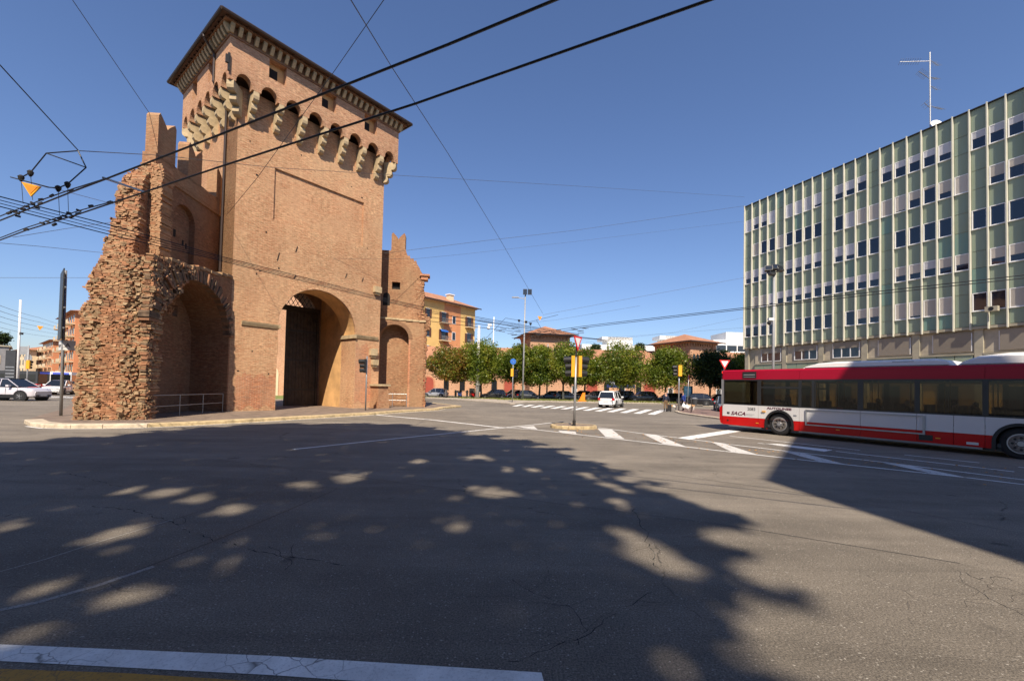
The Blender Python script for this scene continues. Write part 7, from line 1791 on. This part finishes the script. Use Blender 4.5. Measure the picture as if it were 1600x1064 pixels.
for (a_, b_, lab) in (((720, 471 + 20, D(70)), (868, 500, D(58)), 'left'), ((868, 500, D(58)), (1000, 478, D(55)), 'right')):
    wire('far span wire on the %s of the orange marker' % lab, [a_, (790, 508, D(60)), b_] if lab == 'left' else [a_, b_], .012, 'wire_grey')
for k in range(3): wire('far trolley wire %s over the tree tops' % ('one', 'two', 'three')[k], [(640, 484 + 7 * k, D(48)), (760, 503 + 5 * k, D(58)), (850, 519 + 2 * k, D(70)), (960, 533, D(88))], .032)
# wire frame at the left with insulators, droppers and warning triangle
fr_ = thing('wire_crossing', 'crossing fitting with insulators and droppers above the left trolley wires', 'wire fitting')
DP = 10.7
nodes = {k: dep(x, y, DP) for k, (x, y) in dict(a=(122, 236), b=(72.4, 239.7), c=(134.5, 262), d=(105.5, 288), e=(91, 294), f=(75, 293), g=(47.6, 270), h=(33, 277.6), i=(16.5, 277)).items()}
for pr in ('ab', 'bc', 'ac', 'cd', 'de', 'ef', 'bg', 'gh', 'if'):
    q = MB(); q.tube([nodes[pr[0]], nodes[pr[1]]], .014, 6); q.build('strut', M['wire'], fr_)
drop = {'g': (51, 313), 'h': (36, 318), 'd': (107, 331), 'e': (93, 336)}
for k, (x, y) in drop.items():
    p = nodes[k]; q = MB(); q.tube([p + Vector((0, 0, .06)), p + Vector((0, 0, .02)), p - Vector((0, 0, .05)), p - Vector((0, 0, .10))], [.03, .065, .05, .02], 10); q.build('insulator', M['iron'], fr_)
    q = MB(); q.tube([p, dep(x, y, 10.9)], .006, 5); q.build('dropper', M['wire_grey'], fr_)
def warn_tri(label, px3, Y, par=None):
    t = thing('warning_triangle', label, 'warning sign')
    A, B_, C_ = [dep(x, y, Y) for x, y in px3]; n_ = Vector((0, -.012, 0)); q = MB(); q.add([A + n_, B_ + n_, C_ + n_, A - n_, B_ - n_, C_ - n_], [(0, 1, 2), (5, 4, 3), (0, 3, 4, 1), (1, 4, 5, 2), (2, 5, 3, 0)]); q.build('border', M['amber'], t)
    c_ = (A + B_ + C_) / 3; A, B_, C_ = [c_ + (p - c_) * .68 for p in (A, B_, C_)]; n_ = Vector((0, -.02, 0)); q = MB(); q.add([A + n_, B_ + n_, C_ + n_, A - n_, B_ - n_, C_ - n_], [(0, 1, 2), (5, 4, 3), (0, 3, 4, 1), (1, 4, 5, 2), (2, 5, 3, 0)]); q.build('face', M['orange'], t)
warn_tri('orange warning triangle hanging by the wire frame at the left', [(34, 284.5), (64.5, 292), (48.6, 307.5)], 10.6)
warn_tri('small orange warning triangle hanging above the trees, right of the street lamp', [(840, 494), (847, 495), (843.5, 501)], 50)
warn_tri('tiny orange warning triangle over the left street', [(58, 509), (68, 510), (62, 516)], 45)
# fittings on the trolley wires
fit = thing('wire_clamps', 'cluster of dark clamps and crossing frogs where the trolley wires cross at the left', 'wire fitting')
for (x, y, Y) in ((36, 327, 10.9), (42, 323, 10.9), (51, 318, 10.9), (58, 325, 11), (27, 333, 10.9), (93, 341, 11), (101, 338, 11), (108, 333, 11), (112, 339, 11), (86, 344, 11), (64, 312, 11), (63, 318, 11), (123, 329, 11), (122, 334, 11), (81, 306, 11), (142, 322, 11), (111, 298, 11), (171, 316, 11.5), (41, 359, 11), (28, 338, 11), (85, 351, 11), (66, 349, 11), (75, 347, 11), (14, 333, 10.9), (20, 331, 10.9)):
    q = MB(); p = dep(x, y, Y); q.box(-.055, .055, -.02, .02, -.024, .024, M=Matrix.Translation(p) @ Matrix.Rotation(rng.uniform(-.6, .6), 4, 'Y')); q.build('clamp', M['iron'], fit)
q = MB(); q.bar(dep(161, 278, 10.6), dep(225, 300, 12.0), .045); sp_ = q.build('spreader_bar', M['galv']); tag(sp_, 'grey spreader bar between the two thick trolley wires', 'wire fitting')
fz = thing('wire_crossing', 'small far crossing fitting with insulators hanging right behind the street lamp', 'wire fitting')
nd = [dep(x, y, 60) for x, y in ((760, 528), (790, 497), (812, 501), (823, 504), (838, 500), (872, 492), (845, 512), (862, 514))]
for a, b in ((0, 1), (1, 2), (2, 3), (3, 5), (4, 6)):
    q = MB(); q.tube([nd[a], nd[b]], .025, 5); q.build('strut', M['wire'], fz)
for (x, y, y2) in ((811, 501, 517), (822, 503, 521), (829, 506, 518)):
    p = dep(x, y, 60); q = MB(); q.tube([p + Vector((0, 0, .12)), p - Vector((0, 0, .18))], [.2, .1], 8); q.build('insulator', M['iron'], fz); q = MB(); q.tube([p, dep(x, y2, 60)], .014, 5); q.build('dropper', M['wire'], fz)
fz2 = thing('wire_clamps', 'dense knot of dark trolley wire clamps above the tree tops beside the street lamp', 'wire fitting')
r_ = random.Random(8)
for i in range(26):
    x = r_.uniform(770, 915); y = 518 + abs(x - 850) * -.10 + r_.uniform(-4, 7); p = dep(x, y + 3, 62); q = MB(); q.box(-.45, .45, -.03, .03, -.03, .03, M=Matrix.Translation(p) @ Matrix.Rotation(r_.uniform(-.15, .15), 4, 'Y')); q.build('clamp', M['iron'], fz2)
t = thing('blue_sign', 'blue banner sign with white lettering hung between parked cars and the barracks', 'sign', colat(970, 80, 0), 0)
q = MB(); q.box(-2.6, 2.6, 0, .08, 2.3, 3.9); q.build('banner', plain('navy banner', (.015, .03, .12), .5), t); text('VIA  P', t, (-1.9, -.01, 2.8), .9, M['signwhite'])
for x in (-2.5, 2.5): q = MB(); q.box(x - .05, x + .05, .0, .08, 0, 2.3); q.build('post', M['iron'], t)
